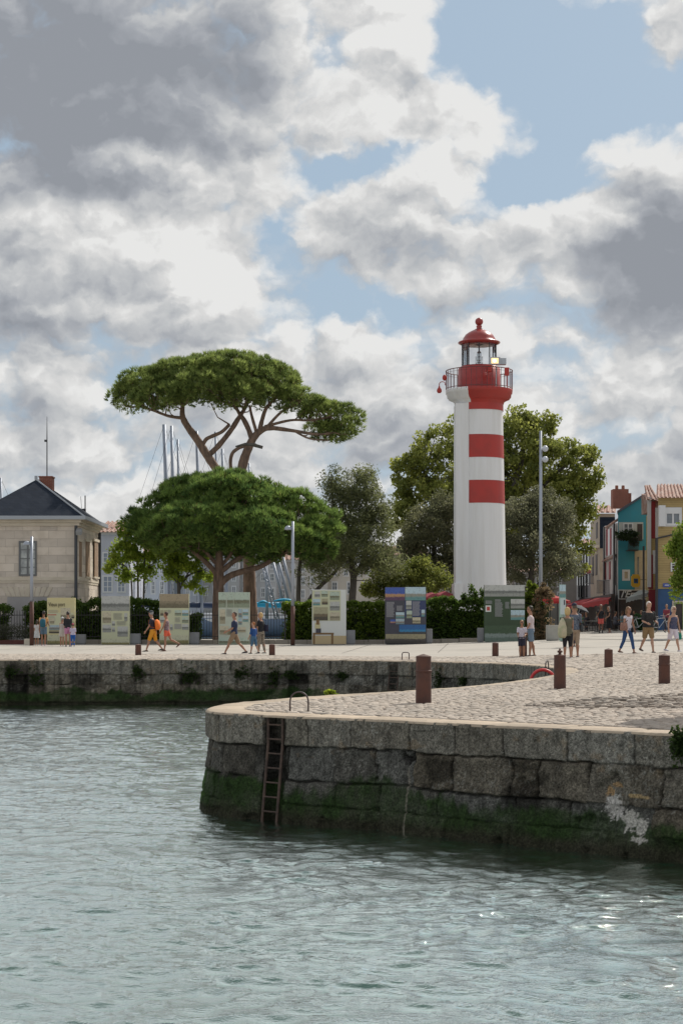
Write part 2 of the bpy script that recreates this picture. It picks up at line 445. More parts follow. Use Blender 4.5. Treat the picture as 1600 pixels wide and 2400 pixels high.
def wall_face(s0, s1, ds, dz, seed, near):
    S = np.arange(s0, s1, ds); Z = np.arange(0, 2.15, dz)
    s, h = np.meshgrid(S, Z, indexing='ij')      # h = depth below the rim
    c = cpos(S); n = outn(S)
    top = ground(c[:, 0], c[:, 1])
    if near:
        courses = [.5, -.43, -.94, -1.30, -1.72, -2.4]; wmin = [.75, .35, .5, .6, .6]; wmax = [1.05, 1.05, 1.5, 1.6, 1.2]
    else:
        courses = [.5, -.52, -.86, -1.2, -1.5, -2.4]; wmin = [1.4, .5, .5, .8, .8]; wmax = [2.0, 1.2, 1.3, 1.6, 1.6]
    d, bid, ci, zz = blocks(s, -h, courses, wmin, wmax, seed, .045 if near else .03)
    r = ((bid * 7919 + 13) % 997) / 997.0; r2 = ((bid * 104729 + 71) % 991) / 991.0
    cop = ci == 0
    rough = np.where(cop, .010, .030)
    jd = np.where(cop, .042, .06 * (2.2 * ss(fbm(s * 1.7, h * 1.7, 2, seed + 9), .3, .75))) * (1 - .6 * ss(h, .9, 1.1))
    out = -jd * (1 - ss(d, 0.0, np.where(cop, .016, .024)))
    out += np.where(cop, .035, (r - .5) * .07)
    out += (fbm(s * 7, h * 7, 5, seed + 3, .6) - .5) * rough * 2.2 + (fbm(s * 26, h * 26, 3, seed + 4) - .5) * rough * .9
    # broken hollows in the rubble below the coping
    hol = ss(fbm(s * 2.3, h * 2.6, 4, seed + 5), .62, .72) * (~cop)
    out -= hol * .07
    batter = np.clip(h - .42, 0, 9) * .115
    lip = -np.clip(.03 - h, 0, .03) * .8
    out = out + batter + lip
    lad = []
    if near:
        sl = s_of(643, hi=S_NOSE); lad = [(sl, .23, .24)]
        sh = s_of(958, hi=S_NOSE)
        hole = ss(.16 - np.abs(s - sh), 0, .05) * ss(.07 - np.abs(h - .53 - .04 * np.cos(s * 30)), 0, .03)
        out -= hole * .22
        # shallow pocket hollows and broken rubble left of the ladder
    else:
        sl = s_of(922, lo=S_FAR); lad = [(sl, .2, .10)]
        for px in (43, 700):
            q = s_of(px, lo=S_FAR); lad.append((q, .36, .22))
    for q, w_, dp in lad:
        m = ss(w_ - np.abs(s - q + .02 * np.sin(h * 9)), 0, .05) * (1 if q == sl else ss(h, .50, .56))
        out -= m * dp
    X = c[:, 0][:, None] + n[:, 0][:, None] * out
    Y = c[:, 1][:, None] + n[:, 1][:, None] * out
    Zt = top[:, None] - h
    Zt = Zt * np.ones_like(X)
    # chips on the upper edge
    chip = ss(fbm(s * 2.2, h * 0, 4, seed + 21), .62, .72) * (h < .10) * .035 if near else 0
    Zt = Zt - chip
    V = np.stack([X, Y, Zt], -1).reshape(-1, 3)
    a, b = s.shape
    idx = np.arange(a * b).reshape(a, b)
    F = np.stack([idx[:-1, :-1], idx[1:, :-1], idx[1:, 1:], idx[:-1, 1:]], -1).reshape(-1, 4)
    # ---- stone colours: tint per block, lichen, rain stains, algae and tide marks
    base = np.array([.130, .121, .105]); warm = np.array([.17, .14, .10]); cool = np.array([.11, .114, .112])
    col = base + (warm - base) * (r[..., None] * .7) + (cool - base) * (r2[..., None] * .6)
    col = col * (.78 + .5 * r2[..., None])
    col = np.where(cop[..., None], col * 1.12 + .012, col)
    g1 = fbm(s * 11, h * 11, 5, seed + 6, .65); col = col * (.32 + 1.36 * g1[..., None])
    g2 = fbm(s * 55, h * 55, 2, seed + 7); col = col * (.50 + 1.0 * g2[..., None])
    lich = ss(fbm(s * 30, h * 22, 4, seed + 8, .7), .60, .70) * ss(fbm(s * 1.2, h * 1.2, 3, seed + 30), .40, .62) * (h < 1.0)
    col = col * (1 - lich[..., None] * .6) + np.array([.34, .33, .30]) * lich[..., None] * .6
    orange = ss(fbm(s * 6, h * 6, 4, seed + 10), .66, .76) * (h < .6)
    col = col * (1 - orange[..., None] * .3) + np.array([.22, .14, .07]) * orange[..., None] * .3
    streak = ss(fbm(s * 16, h * 1.1, 4, seed + 11), .50, .70) * (.4 if near else .9)
    col = col * (1 - streak[..., None] * .5)
    soot = ss(fbm(s * 1.3, h * 1.6, 4, seed + 12), .50, .66) * ss(h, .35, .55)
    col = col * (1 - soot[..., None] * .62)
    mort = (1 - ss(d, .0, .020)) * np.where(cop, 1.2, ss(fbm(s * 1.7, h * 1.7, 2, seed + 9), .25, .6))
    col = col * (1 - mort[..., None] * .55)
    if near: lim = .93 - ss(s, S_NOSE - .9, S_NOSE + .2) * -.05
    else: lim = 1.14
    edge = lim + (fbm(s * 1.1, h * 0, 3, seed + 13) - .5) * .55 + (fbm(s * 9, h * 5, 3, seed + 14) - .5) * .22
    for q, w_, dp in lad: col = col * (1 - .6 * (ss(w_ - np.abs(s - q), -.02, .03) * ss(h, .03, .2))[..., None])  # shade of the ladder recesses and wall openings painted into the stone colour
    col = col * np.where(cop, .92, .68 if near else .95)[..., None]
    alg = ss(h, edge - .05, edge + .07)
    tide = ss(h, 1.33 + (fbm(s * 4, h * 3, 3, seed + 15) - .5) * .3, 1.52)
    amt = alg * (.70 + .30 * ss(fbm(s * 3, h * 3, 4, seed + 16), .3, .6))
    green = np.array([.017, .034, .009]) * (.45 + 1.3 * fbm(s * 24, h * 10, 4, seed + 17)[..., None])
    if near:
        br = ss(.55 - np.abs(s - S_NOSE + .15), 0, .4) * ss(h, .9, 1.1)
        green = green + np.array([.02, .055, .003]) * br[..., None] * 1.1
    col = col * (1 - amt[..., None] * .93) + green * amt[..., None]
    brown = np.array([.030, .027, .019]) * (.5 + 1.2 * g1[..., None])
    col = col * (1 - tide[..., None] * .85) + brown * tide[..., None] * .85
    if near:
        # pale fresh scars and lime streak
        for (px, py, w_, h_, cc) in ((1436, 1885, .085, .13, (.42, .40, .38)), (1455, 1905, .05, .07, (.42, .40, .38)), (1482, 1925, .10, .10, (.40, .38, .35)), (1505, 1940, .07, .09, (.40, .38, .35)),
                                     (1500, 1970, .09, .035, (.38, .36, .33)), (1428, 1855, .05, .07, (.30, .20, .11)), (1448, 1843, .06, .03, (.30, .20, .11)), (1495, 1868, .12, .02, (.30, .22, .12))):
            q = s_of(px, hi=S_NOSE); yy = cpos(np.array([q]))[0][1] - .08
            hh = -(EYE - (py - HOR) / F_PX * yy)
            e = np.hypot((s - q) / w_ / 1.3, (h - hh) / h_ / 1.25) + (fbm(s * 22, h * 22, 4, 5, .7) - .5) * 2.2
            m = (1 - ss(e, .85, 1.0))[..., None]
            col = col * (1 - m) + np.array(cc) * m
        q = s_of(960, hi=S_NOSE)
        m = (1 - ss(np.abs(s - q - .02 + .03 * (fbm(h * 5, h * 0, 2, 3) - .5)) / (.035 - .012 * h), .4, 1.0)) * ss(h, .62, .75) * .55
        col = col * (1 - m[..., None]) + np.array([.26, .23, .19]) * m[..., None]
    col = np.clip(col, .004, .7).reshape(-1, 3)
    return V, F, col

m = bpy.data.materials.new('quay_masonry'); m.use_nodes = True
t = NT(m.node_tree); b = t.n['Principled BSDF']; tc = t.node('ShaderNodeTexCoord'); v = tc.outputs['Object']
a = t.node('ShaderNodeAttribute', attribute_name='Col')
g1 = t.noise(v, 34, 6, .72); g2 = t.noise(v, 120, 3, .6); vo_ = t.node('ShaderNodeTexVoronoi', feature='F1', ins={'Vector': v, 'Scale': 46.0, 'Randomness': 1.0})
f = t.math('MULTIPLY', t.sstep(g1, .28, .72, .45, 1.6), t.sstep(g2, .3, .7, .6, 1.4)); f = t.math('MULTIPLY', f, t.sstep(vo_.outputs['Distance'], .08, .34, .45, 1.0))
t.put(b, 'Base Color', t.vmath('SCALE', a.outputs['Color'], f)); t.put(b, 'Roughness', .88); t.put(b, 'Specular IOR Level', .12)
bn = t.node('ShaderNodeBump', ins={'Strength': 1.0, 'Distance': .016, 'Height': t.math('ADD', g1, t.math('MULTIPLY', t.math('MINIMUM', vo_.outputs['Distance'], .3), 1.2))}); t.put(b, 'Normal', bn.outputs[0])
m_wall = m
def m_coping():
    m = bpy.data.materials.new('coping_stone'); m.use_nodes = True
    t = NT(m.node_tree); b = t.n['Principled BSDF']
    a = t.node('ShaderNodeAttribute', attribute_name='Col')
    tc = t.node('ShaderNodeTexCoord')
    n = t.noise(tc.outputs['Object'], 14, 6, .65)
    c = t.mix(t.sstep(n, .35, .7, 0, .45), a.outputs['Color'], t.mix(1, a.outputs['Color'], (.6, .56, .5), 'MULTIPLY'))
    t.put(b, 'Base Color', c); t.put(b, 'Roughness', .8)
    bn = t.node('ShaderNodeBump', ins={'Strength': .8, 'Distance': .008, 'Height': t.noise(tc.outputs['Object'], 30, 5, .6)})
    t.put(b, 'Normal', bn.outputs[0])
    return m
m_cop = m_coping()

def coping(s0, s1, ds, width, seed, parent):
    S = np.arange(s0, s1 + ds, ds); D = np.array([-.035, -.02, .02, .15, .3, width - .01, width])
    c = cpos(S); n = outn(S)
    X = c[:, 0][:, None] - n[:, 0][:, None] * D; Y = c[:, 1][:, None] - n[:, 1][:, None] * D
    Z = ground(X, Y) + np.array([-.03, -.004, .006, .008, .008, .006, -.05])
    sg, dg = np.meshgrid(S, D, indexing='ij')
    Z = Z + (fbm(sg * 3, dg * 3, 3, seed) - .5) * .012
    r = np.random.default_rng(seed); j = [s0]
    while j[-1] < s1: j.append(j[-1] + r.uniform(.9, 1.4))
    j = np.array(j); k = np.clip(np.searchsorted(j, sg) - 1, 0, len(j) - 2)
    dj = np.minimum(sg - j[k], j[k + 1] - sg)
    Z = Z - .012 * (dj < ds * .8)
    rr = (k * 7919 % 97) / 97.0
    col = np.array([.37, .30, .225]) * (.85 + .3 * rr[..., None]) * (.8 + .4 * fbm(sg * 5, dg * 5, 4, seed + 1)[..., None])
    col = col * (1 - .5 * (dj < ds * .8)[..., None])
    a, b = sg.shape; idx = np.arange(a * b).reshape(a, b)
    Fq = np.stack([idx[:-1, :-1], idx[:-1, 1:], idx[1:, 1:], idx[1:, :-1]], -1).reshape(-1, 4)
    return npobj('coping_top', np.stack([X, Y, Z], -1).reshape(-1, 3), Fq, m_cop, parent, col.reshape(-1, 3), True)

S_START = float(arc[np.argmin(np.hypot(curve[:, 0] - 9, curve[:, 1] - 17.2))])
near_wall = thing('quay_wall', 'weathered grey stone wall of the near jetty, mossy green towards the water', 'quay wall')
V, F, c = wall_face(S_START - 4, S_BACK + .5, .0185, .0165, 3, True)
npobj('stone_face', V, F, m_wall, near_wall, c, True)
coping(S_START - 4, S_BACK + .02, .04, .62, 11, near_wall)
far_wall = thing('quay_wall', 'long low stone wall below the promenade across the dark inlet', 'quay wall')
S_END = float(arc[-1]) - .2
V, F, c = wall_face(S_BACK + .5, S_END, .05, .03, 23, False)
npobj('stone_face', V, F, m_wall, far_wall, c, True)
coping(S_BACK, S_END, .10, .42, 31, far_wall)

# ================================================================== ground sheet
m_ground = mat('promenade_concrete', (.37, .34, .30), .88, var=.35, vscale=.35, col2=(.26, .248, .23), bump=.006, bscale=9)
def inner(s, w): c = cpos(s); n = outn(s); return c - n * w
Sb = np.arange(.3, S_END, .25)
wd = np.where(Sb < S_BACK, .60, .40)
rim = inner(Sb, wd[:, None])
poly = [tuple(p) for p in rim] + [(-260, 44), (-260, 700), (320, 700), (320, -12)]
polyn = np.array(poly)
def inside(px, py, pl):
    x0, y0 = pl[:, 0], pl[:, 1]; x1, y1 = np.roll(x0, -1), np.roll(y0, -1)
    c = np.zeros(px.shape, bool)
    for a, b, d, e in zip(x0, y0, x1, y1):
        if b == e: continue
        m = ((b > py) != (e > py))
        c ^= m & (px < (d - a) * (py - b) / (e - b) + a)
    return c
gx, gy = np.meshgrid(np.arange(-40, 45, 1.0), np.arange(5, 125, 1.25))
gx = gx.ravel(); gy = gy.ravel(); k = inside(gx, gy, polyn)
pts = [Vector(p) for p in poly] + [Vector((a, b)) for a, b in zip(gx[k], gy[k])]
ed = [(i, (i + 1) % len(poly)) for i in range(len(poly))]
vo, eo, fo, _, _, _ = delaunay_2d_cdt(pts, ed, [list(range(len(poly)))], 1, 1e-5)
vo = np.array([tuple(v) for v in vo]); fo = np.array([f for f in fo if len(f) == 3])
cen = vo[fo].mean(1); fo = fo[inside(cen[:, 0], cen[:, 1], polyn)]
e1 = vo[fo[:, 1]] - vo[fo[:, 0]]; e2 = vo[fo[:, 2]] - vo[fo[:, 0]]
neg = (e1[:, 0] * e2[:, 1] - e1[:, 1] * e2[:, 0]) < 0; fo[neg] = fo[neg][:, ::-1]
Vg = np.column_stack([vo, ground(vo[:, 0], vo[:, 1])])
tag(npobj('ground', Vg, fo, m_ground, smooth=True), kind='structure')

# ================================================================== cobbles: real stones
def cob_limit(x): return 69.5 - np.clip(x + 6, 0, 30) * .62
m_cob = mat('sett_stone', (1, 1, 1), .82, attr=True, bump=.006, bscale=45, var=.2, vscale=25)
m_bed = mat('sett_bedding', (.27, .22, .18), .95, var=.5, vscale=6, bump=.01, bscale=30)
def cobbles():
    rows = []
    y = 12.0
    r = np.random.default_rng(5)
    while y < 72:
        k = 1.0 if y < 45 else 1.35
        hgt = r.uniform(.10, .135) * k
        xs = [-24.0 if y > 50 else -4.0]
        xm = min(.26 * y + 5, 20)
        while xs[-1] < xm: xs.append(xs[-1] + r.uniform(.13, .25) * k)
        xs = np.array(xs)
        rows.append(np.column_stack([xs[:-1], xs[1:], np.full(len(xs) - 1, y), np.full(len(xs) - 1, y + hgt)]))
        y += hgt
    Q = np.concatenate(rows)
    th = -.16                                   # courses run a little aslant to the promenade
    cx = (Q[:, 0] + Q[:, 1]) / 2; cy = (Q[:, 2] + Q[:, 3]) / 2
    wob = (fbm(cx * .25, cy * .25, 2, 50) - .5) * 1.2
    cy2 = cy + cx * th + wob
    inn = np.concatenate([inner(Sb, (wd + .03)[:, None]), np.array([(-260, 44), (-260, 700), (320, 700), (320, -12)])])
    ok = inside(cx, cy2, inn) & (cy2 < cob_limit(cx)) & (cy2 > 10)
    Q = Q[ok]; cx = cx[ok]; cy2 = cy2[ok]; n = len(Q)
    hw = (Q[:, 1] - Q[:, 0]) / 2 - .008; hh = (Q[:, 3] - Q[:, 2]) / 2 - .008
    lift = r.uniform(.004, .012, n); tx = r.normal(0, .028, n); ty = r.normal(0, .032, n)
    rx_, ry_ = r.uniform(.85, 1.0, n), r.uniform(.82, 1.0, n)
    hw = hw * rx_; hh = hh * ry_
    # rough hollow of big darker rubble
    ru = (np.hypot((cx - 5.9) / 2.9, (cy2 - 28.6 - (cx - 5.9) * .25) / 1.7) + (fbm(cx * 1.5, cy2 * 1.5, 2, 8) - .5) * .5) < 1
    lift = np.where(ru, r.uniform(-.01, .055, n), lift); hw = np.where(ru, hw * .85, hw); hh = np.where(ru, hh * .8, hh)
    tx = np.where(ru, tx * 3, tx); ty = np.where(ru, ty * 3, ty)
    U8 = np.array([(-1, -1), (0, -1.06), (1, -1), (1.06, 0), (1, 1), (0, 1.06), (-1, 1), (-1.06, 0)])
    ang = r.normal(0, .05, n) + math.atan(th)
    ca, sa = np.cos(ang)[:, None], np.sin(ang)[:, None]
    V = []
    for (sc, dz) in ((1.0, -.03), (.97, .0), (.72, .011)):
        jit = 1 + r.normal(0, .05, (n, 8)) * (sc > .8)
        lx = U8[None, :, 0] * hw[:, None] * sc * jit; ly = U8[None, :, 1] * hh[:, None] * sc * jit
        wx = cx[:, None] + lx * ca - ly * sa; wy = cy2[:, None] + lx * sa + ly * ca
        wz = ground(wx, wy) + lift[:, None] + dz + lx * tx[:, None] + ly * ty[:, None]
        V.append(np.stack([wx, wy, wz], -1))
    cz = ground(cx, cy2) + lift + .014
    V = np.concatenate(V + [np.stack([cx, cy2, cz], -1)[:, None, :]], 1)  # n,25,3
    f4 = []; f3 = []
    for ring in (0, 1):
        for k in range(8):
            f4.append((ring * 8 + k, ring * 8 + (k + 1) % 8, ring * 8 + 8 + (k + 1) % 8, ring * 8 + 8 + k))
    for k in range(8): f3.append((16 + k, 16 + (k + 1) % 8, 24))
    off = (np.arange(n) * 25)[:, None, None]
    F4 = (np.array(f4)[None] + off).reshape(-1, 4); F3 = (np.array(f3)[None] + off).reshape(-1, 3)
    t = r.uniform(0, 1, n); base = np.array([.41, .345, .285])[None] * (.86 + .26 * r.uniform(0, 1, n))[:, None]
    base = base * (1 - t[:, None] * .25) + np.array([.40, .40, .385]) * t[:, None] * .25
    base *= (.85 + .3 * fbm(cx * .4, cy2 * .4, 3, 77))[:, None]
    dk = r.uniform(0, 1, n) < .06; base[dk] *= .6
    base = np.where(ru[:, None], base * .82, base)
    colr = np.repeat(base[:, None, :], 25, 1); colr[:, :8] *= .85
    return V.reshape(-1, 3), [F4, F3], colr.reshape(-1, 3), inn
V, F, c, inn = cobbles()
tag(npobj('cobblestone_paving', V, F, m_cob, None, c, False), kind='structure')
# bedding sheet between the stones
bp = [tuple(p) for p in inner(Sb, (wd - .02)[:, None]) if -24 < p[0] < 26 and p[1] > 8]
ll = [(x, float(cob_limit(x))) for x in np.arange(-24, 26, 1.0)]
bpoly = bp + ll + [(26, 8)]
bpn = np.array(bpoly)
gx, gy = np.meshgrid(np.arange(-24, 26, .8), np.arange(8, 72, .8)); gx = gx.ravel(); gy = gy.ravel(); k = inside(gx, gy, bpn)
pts = [Vector(p) for p in bpoly] + [Vector((a, b)) for a, b in zip(gx[k], gy[k])]
vo, eo, fo, _, _, _ = delaunay_2d_cdt(pts, [(i, (i + 1) % len(bpoly)) for i in range(len(bpoly))], [], 0, 1e-5)
vo = np.array([tuple(v) for v in vo]); fo = np.array([f for f in fo if len(f) == 3])
cen = vo[fo].mean(1); fo = fo[inside(cen[:, 0], cen[:, 1], bpn)]
e1 = vo[fo[:, 1]] - vo[fo[:, 0]]; e2 = vo[fo[:, 2]] - vo[fo[:, 0]]
neg = (e1[:, 0] * e2[:, 1] - e1[:, 1] * e2[:, 0]) < 0; fo[neg] = fo[neg][:, ::-1]
tag(npobj('paving_bed', np.column_stack([vo, ground(vo[:, 0], vo[:, 1]) + .004]), fo, m_bed, smooth=True), kind='structure')

# drain channels and slab joints across the smooth promenade
jb = MB()
def strip(x0, y0, x1, y1, w=.10, z=.010):
    n = 30
    A = [np.array((x0 + (x1 - x0) * i / n, y0 + (y1 - y0) * i / n)) for i in range(n + 1)]
    d = np.array((x1 - x0, y1 - y0)); d = d / np.linalg.norm(d); nn = np.array((-d[1], d[0])) * w / 2
    V = []
    for p in A:
        for q in (p - nn, p + nn): V.append((q[0], q[1], G(q[0], q[1]) + z))
    jb.add(V, [(2 * i, 2 * i + 2, 2 * i + 3, 2 * i + 1) for i in range(n)])
strip(5, 74, 22, 67, .16); strip(9, 100, 17, 72, .25); strip(14, 96, 24, 72, .2); strip(-22, 79, 5, 74, .08)
for q in range(-20, 8, 4): strip(q, 71, q + 1.5, 88, .03)
tag(jb.build('drain_joint', mat('joint_dark', (.12, .11, .10), .9)), kind='structure')

# ================================================================== water
def water():
    # rows finer near the viewer, columns finer in the middle of the harbour
    ys = [7.0]
    while ys[-1] < 62.6: ys.append(ys[-1] * (1 + (.0016 if ys[-1] > 12 else .006)))
    ys = np.array(ys)
    t = np.concatenate([-np.geomspace(3, .24, 60)[:-1], np.linspace(-.24, .26, 520), np.geomspace(.26, 3, 60)[1:]])
    Yg, T = np.meshgrid(ys, t, indexing='ij'); X = T * Yg
    x, y = X, Yg
    wx = x + (fbm(x * .35, y * .35, 3, 61) - .5) * 1.6; wy = y + (fbm(x * .35 + 9, y * .35, 3, 62) - .5) * 1.6
    def ridge(a, b, sd): return 1 - np.abs(2 * fbm(a, b, 2, sd) - 1)
    z = .050 * (fbm(wx * .55, wy * 1.15, 3, 63) - .5)
    z += .046 * (ridge(wx * 1.3 + wy * .35, wy * 2.6 - wx * .5, 64) - .5)
    z += .040 * (ridge(wx * 2.7 - wy * .4, wy * 4.9 + wx * .7, 65) - .5)
    z += .0135 * (fbm(wx * 6.5 + 3, wy * 10, 2, 66) - .5)
    gust = .55 + .9 * fbm(x * .12, y * .10, 3, 67)
    calm = 1.0
    Z = WATER + z * gust * .78
    a, b = X.shape; idx = np.arange(a * b).reshape(a, b)
    Fq = np.stack([idx[:-1, :-1], idx[:-1, 1:], idx[1:, 1:], idx[1:, :-1]], -1).reshape(-1, 4)
    return np.stack([X, Yg, Z], -1).reshape(-1, 3), Fq
m = bpy.data.materials.new('harbour_water'); m.use_nodes = True
t = NT(m.node_tree); b = t.n['Principled BSDF']
tcw = t.node('ShaderNodeTexCoord')
n = t.noise(tcw.outputs['Object'], .25, 3, .5)
hv = t.vmath('MULTIPLY', tcw.outputs['Object'], (1, 1.7, 1))
h1 = t.noise(hv, 11, 4, .6, .4); h2 = t.noise(hv, 30, 3, .6, .3)
bn = t.node('ShaderNodeBump', ins={'Strength': 1.0, 'Distance': .0095, 'Height': t.math('ADD', h1, t.math('MULTIPLY', h2, .45))})
fr = t.node('ShaderNodeFresnel', ins={'IOR': 1.40, 'Normal': bn.outputs[0]})
df = t.node('ShaderNodeBsdfDiffuse', ins={'Color': t.mix(t.sstep(n, .3, .7), (.010, .056, .045), (.016, .064, .044))})
gs = t.node('ShaderNodeBsdfGlossy', ins={'Color': (.90, .97, .94, 1), 'Roughness': .045, 'Normal': bn.outputs[0]})
mx = t.node('ShaderNodeMixShader', ins={0: t.sstep(fr.outputs[0], .02, .19, .04, 1.0)})
t.l.new(df.outputs[0], mx.inputs[1]); t.l.new(gs.outputs[0], mx.inputs[2]); t.l.new(mx.outputs[0], t.n['Material Output'].inputs[0])
t.n.remove(b)
m_water = m
V, F = water()
tag(npobj('water', V, F, m_water, smooth=True), kind='structure')
tag(MB().add([(-300, -200, WATER - .12), (300, -200, WATER - .12), (300, 62, WATER - .12), (-300, 62, WATER - .12)], [(0, 1, 2, 3)]).build('outer_water', m_water), kind='structure')
tag(MB().add([(-60, 112, .14), (-1, 112, .14), (-1, 150, .14), (-60, 150, .14)], [(0, 1, 2, 3)]).build('marina_water', m_water), kind='structure')
# ================================================================== lighthouse
m_white = mat('white_render', (.72, .72, .735), .62, var=.34, vscale=.9, col2=(.55, .535, .51), bump=.006, bscale=5, stretch=(3.5, 3.5, .22))
m_red = mat('red_paint', (.40, .034, .026), .55, var=.6, vscale=1.2, col2=(.29, .036, .030), bump=.004, bscale=6)
m_redm = mat('red_metal', (.34, .028, .024), .38, var=.3, vscale=4, bump=.002, bscale=20)
m_dark = mat('dark_metal', (.05, .05, .055), .5, metal=.3)
m_steel = mat('grey_steel', (.42, .44, .47), .42, metal=.55, var=.2, vscale=2)
m_glassy = mat('window_pane', (.10, .12, .145), .12, var=.4, vscale=.7, col2=(.30, .33, .36), spec=.8)
m_rust = mat('rusted_iron', (.105, .043, .030), .75, var=.8, vscale=4, col2=(.055, .030, .026), bump=.004, bscale=30)
LY, LS = 100.0, 40.0
LX = U(1122) * LY
lb = G(LX, LY)
lz = lambda py: EYE + (HOR - py) / LS - lb       # local z in the lighthouse
light = thing('lighthouse', 'white round lighthouse with three red bands and a red domed lantern', 'lighthouse', (LX, LY, lb))
# photo: right edge tapers, left edge hidden by the square stair shaft
def rad(z): return 1.56 - (1.56 - 1.385) * min(1, max(0, z / lz(965)))
def cxo(z): return .075 * (1 - z / lz(965))
tb = MB(); n = 64; zs = [-.3] + list(np.linspace(0, lz(965), 30)) + [lz(958), lz(950), lz(944)]
V = []; Fq = []
for i, z in enumerate(zs):
    r = rad(z) if z <= lz(960) else rad(z) + .02
    for k in range(n):
        a = 2 * math.pi * k / n; V.append((cxo(max(z, 0)) * (z > 0) + r * math.cos(a), r * math.sin(a), z))
for i in range(len(zs) - 1):
    for k in range(n): Fq.append((i * n + k, i * n + (k + 1) % n, (i + 1) * n + (k + 1) % n, (i + 1) * n + k))
tb.add(V, Fq); tb.build('tower_shaft', m_white, light, True)
def band(py0, py1, name='red_band', off=.012):
    z0, z1 = lz(py1), lz(py0); b = MB(); V = []; Fq = []
    n = 44; a0 = -math.pi / 2 + math.asin(-28 / 57.0); a1 = a0 + R(215)
    N = 5
    for i in range(N + 1):
        z = z0 + (z1 - z0) * i / N
        for k in range(n + 1):
            a = a0 + (a1 - a0) * k / n; r = rad(z) + off
            V.append((cxo(z) + r * math.cos(a), r * math.sin(a), z))
    for i in range(N):
        for k in range(n): Fq.append((i * (n + 1) + k, i * (n + 1) + k + 1, (i + 1) * (n + 1) + k + 1, (i + 1) * (n + 1) + k))
    return b.add(V, Fq).build(name, m_red, light, True)
band(944, 965, off=.03); band(1023, 1076); band(1129, 1182)
# square stair shaft on the left, white from foot to gallery
sb = MB()
x0t, x1t = (1064.5 - 1122) / LS, (1094 - 1122) / LS
sb.prism([(x0t - .02, -1.14, -.3), (x1t, -1.375, -.3), (x1t, .6, -.3), (x0t - .02, .6, -.3)], [(x0t, -1.02, lz(950)), (x1t, -1.235, lz(950)), (x1t, .6, lz(950)), (x0t, .6, lz(950))])
sb.prism([(x0t - .12, -1.5, -.3), (x1t - .35, -1.5, -.3), (x1t - .35, .7, -.3), (x0t - .12, .7, -.3)], [(x0t - .12, -1.5, lz(1368)), (x1t - .35, -1.5, lz(1368)), (x1t - .35, .7, lz(1368)), (x0t - .12, .7, lz(1368))])
sb.build('stair_shaft', m_white, light, bevel=.02)
# corbel: stepped rings, red in front and white on the left
prof = [(1.37, lz(950)), (1.44, lz(948)), (1.46, lz(944)), (1.60, lz(940)), (1.78, lz(937)), (1.80, lz(934)), (1.86, lz(933)), (1.88, lz(925)), (1.93, lz(924)), (1.95, lz(917)), (1.95, lz(915)), (0.3, lz(915))]
aL = -math.pi / 2 + math.asin(-30 / 74.0)
MB().lathe(prof, 56, a0=aL, a1=aL + R(230)).build('red_corbel', m_red, light, True)
MB().lathe([(r + .002, z + .001) for r, z in prof[:-1]] + [(.3, lz(915) + .001)], 36, a0=aL - R(130), a1=aL).build('white_corbel', m_white, light, True)
gz = lz(914)
rl = MB(); Rr = 1.94
for k in range(40):
    a = 2 * math.pi * k / 40
    rl.tube([(Rr * math.cos(a), Rr * math.sin(a), gz - .12), (Rr * math.cos(a), Rr * math.sin(a), gz + 1.10)], .016, 5)
for zz, rr in ((gz + 1.10, .026), (gz + .06, .02), (gz + .95, .008)):
    rl.tube([(Rr * math.cos(2 * math.pi * k / 60), Rr * math.sin(2 * math.pi * k / 60), zz) for k in range(61)], rr, 6, cap=False)
rl.build('gallery_railing', mat('railing_paint', (.13, .035, .035), .5), light)
MB().lathe([(1.235, gz - .02), (1.235, lz(866)), (1.20, lz(865.5)), (1.20, lz(863)), (1.04, lz(859)), (1.0, lz(859)), (.2, lz(858))], 40).build('lantern_drum', m_redm, light, True)
ml = MB()
for k in range(10):
    a = 2 * math.pi * (k + .35) / 10
    ml.tube([(1.04 * math.cos(a), 1.04 * math.sin(a), lz(861)), (1.04 * math.cos(a), 1.04 * math.sin(a), lz(803))], .026, 6)
ml.build('lantern_mullions', m_dark, light)
gl = bpy.data.materials.new('lantern_glass'); gl.use_nodes = True
t = NT(gl.node_tree); t.n.remove(t.n['Principled BSDF'])
g_ = t.node('ShaderNodeBsdfGlossy', ins={'Roughness': .02}); tr = t.node('ShaderNodeBsdfTransparent', ins={'Color': (.97, .98, .99, 1)})
fr = t.node('ShaderNodeFresnel', ins={'IOR': 1.4}); mx = t.node('ShaderNodeMixShader', ins={0: fr.outputs[0]})
t.l.new(tr.outputs[0], mx.inputs[1]); t.l.new(g_.outputs[0], mx.inputs[2]); t.l.new(mx.outputs[0], t.n['Material Output'].inputs[0])
MB().lathe([(1.02, lz(861)), (1.02, lz(803))], 20).build('lantern_glass', gl, light)
MB().lathe([(.25, lz(808)), (1.0, lz(809)), (1.22, lz(805)), (1.24, lz(803)), (1.20, lz(801.5)), (1.05, lz(800.5)), (.98, lz(799)), (.93, lz(793)), (.80, lz(785)), (.6, lz(779)), (.38, lz(774.5)),
            (.22, lz(772.5)), (.26, lz(772)), (.14, lz(770)), (.16, lz(766)), (.17, lz(764)), (.10, lz(762)), (.12, lz(760))], 40).build('dome', mat('dome_paint', (.30, .035, .03), .28, var=.3, vscale=3), light, True)
MB().ball((0, 0, lz(754)), .235, 20, 12).build('finial_ball', MATS['dome_paint'], light, True)
op = MB(); op.lathe([(.16, lz(858)), (.18, lz(850)), (.12, lz(849)), (.16, lz(846)), (.17, lz(838)), (.13, lz(836)), (.15, lz(832)), (.13, lz(826)), (.05, lz(823))], 16, cap=True)
op.tube([(-.2, 0, lz(858)), (-.2, 0, lz(836)), (.2, 0, lz(836)), (.2, 0, lz(858))], .02, 5)
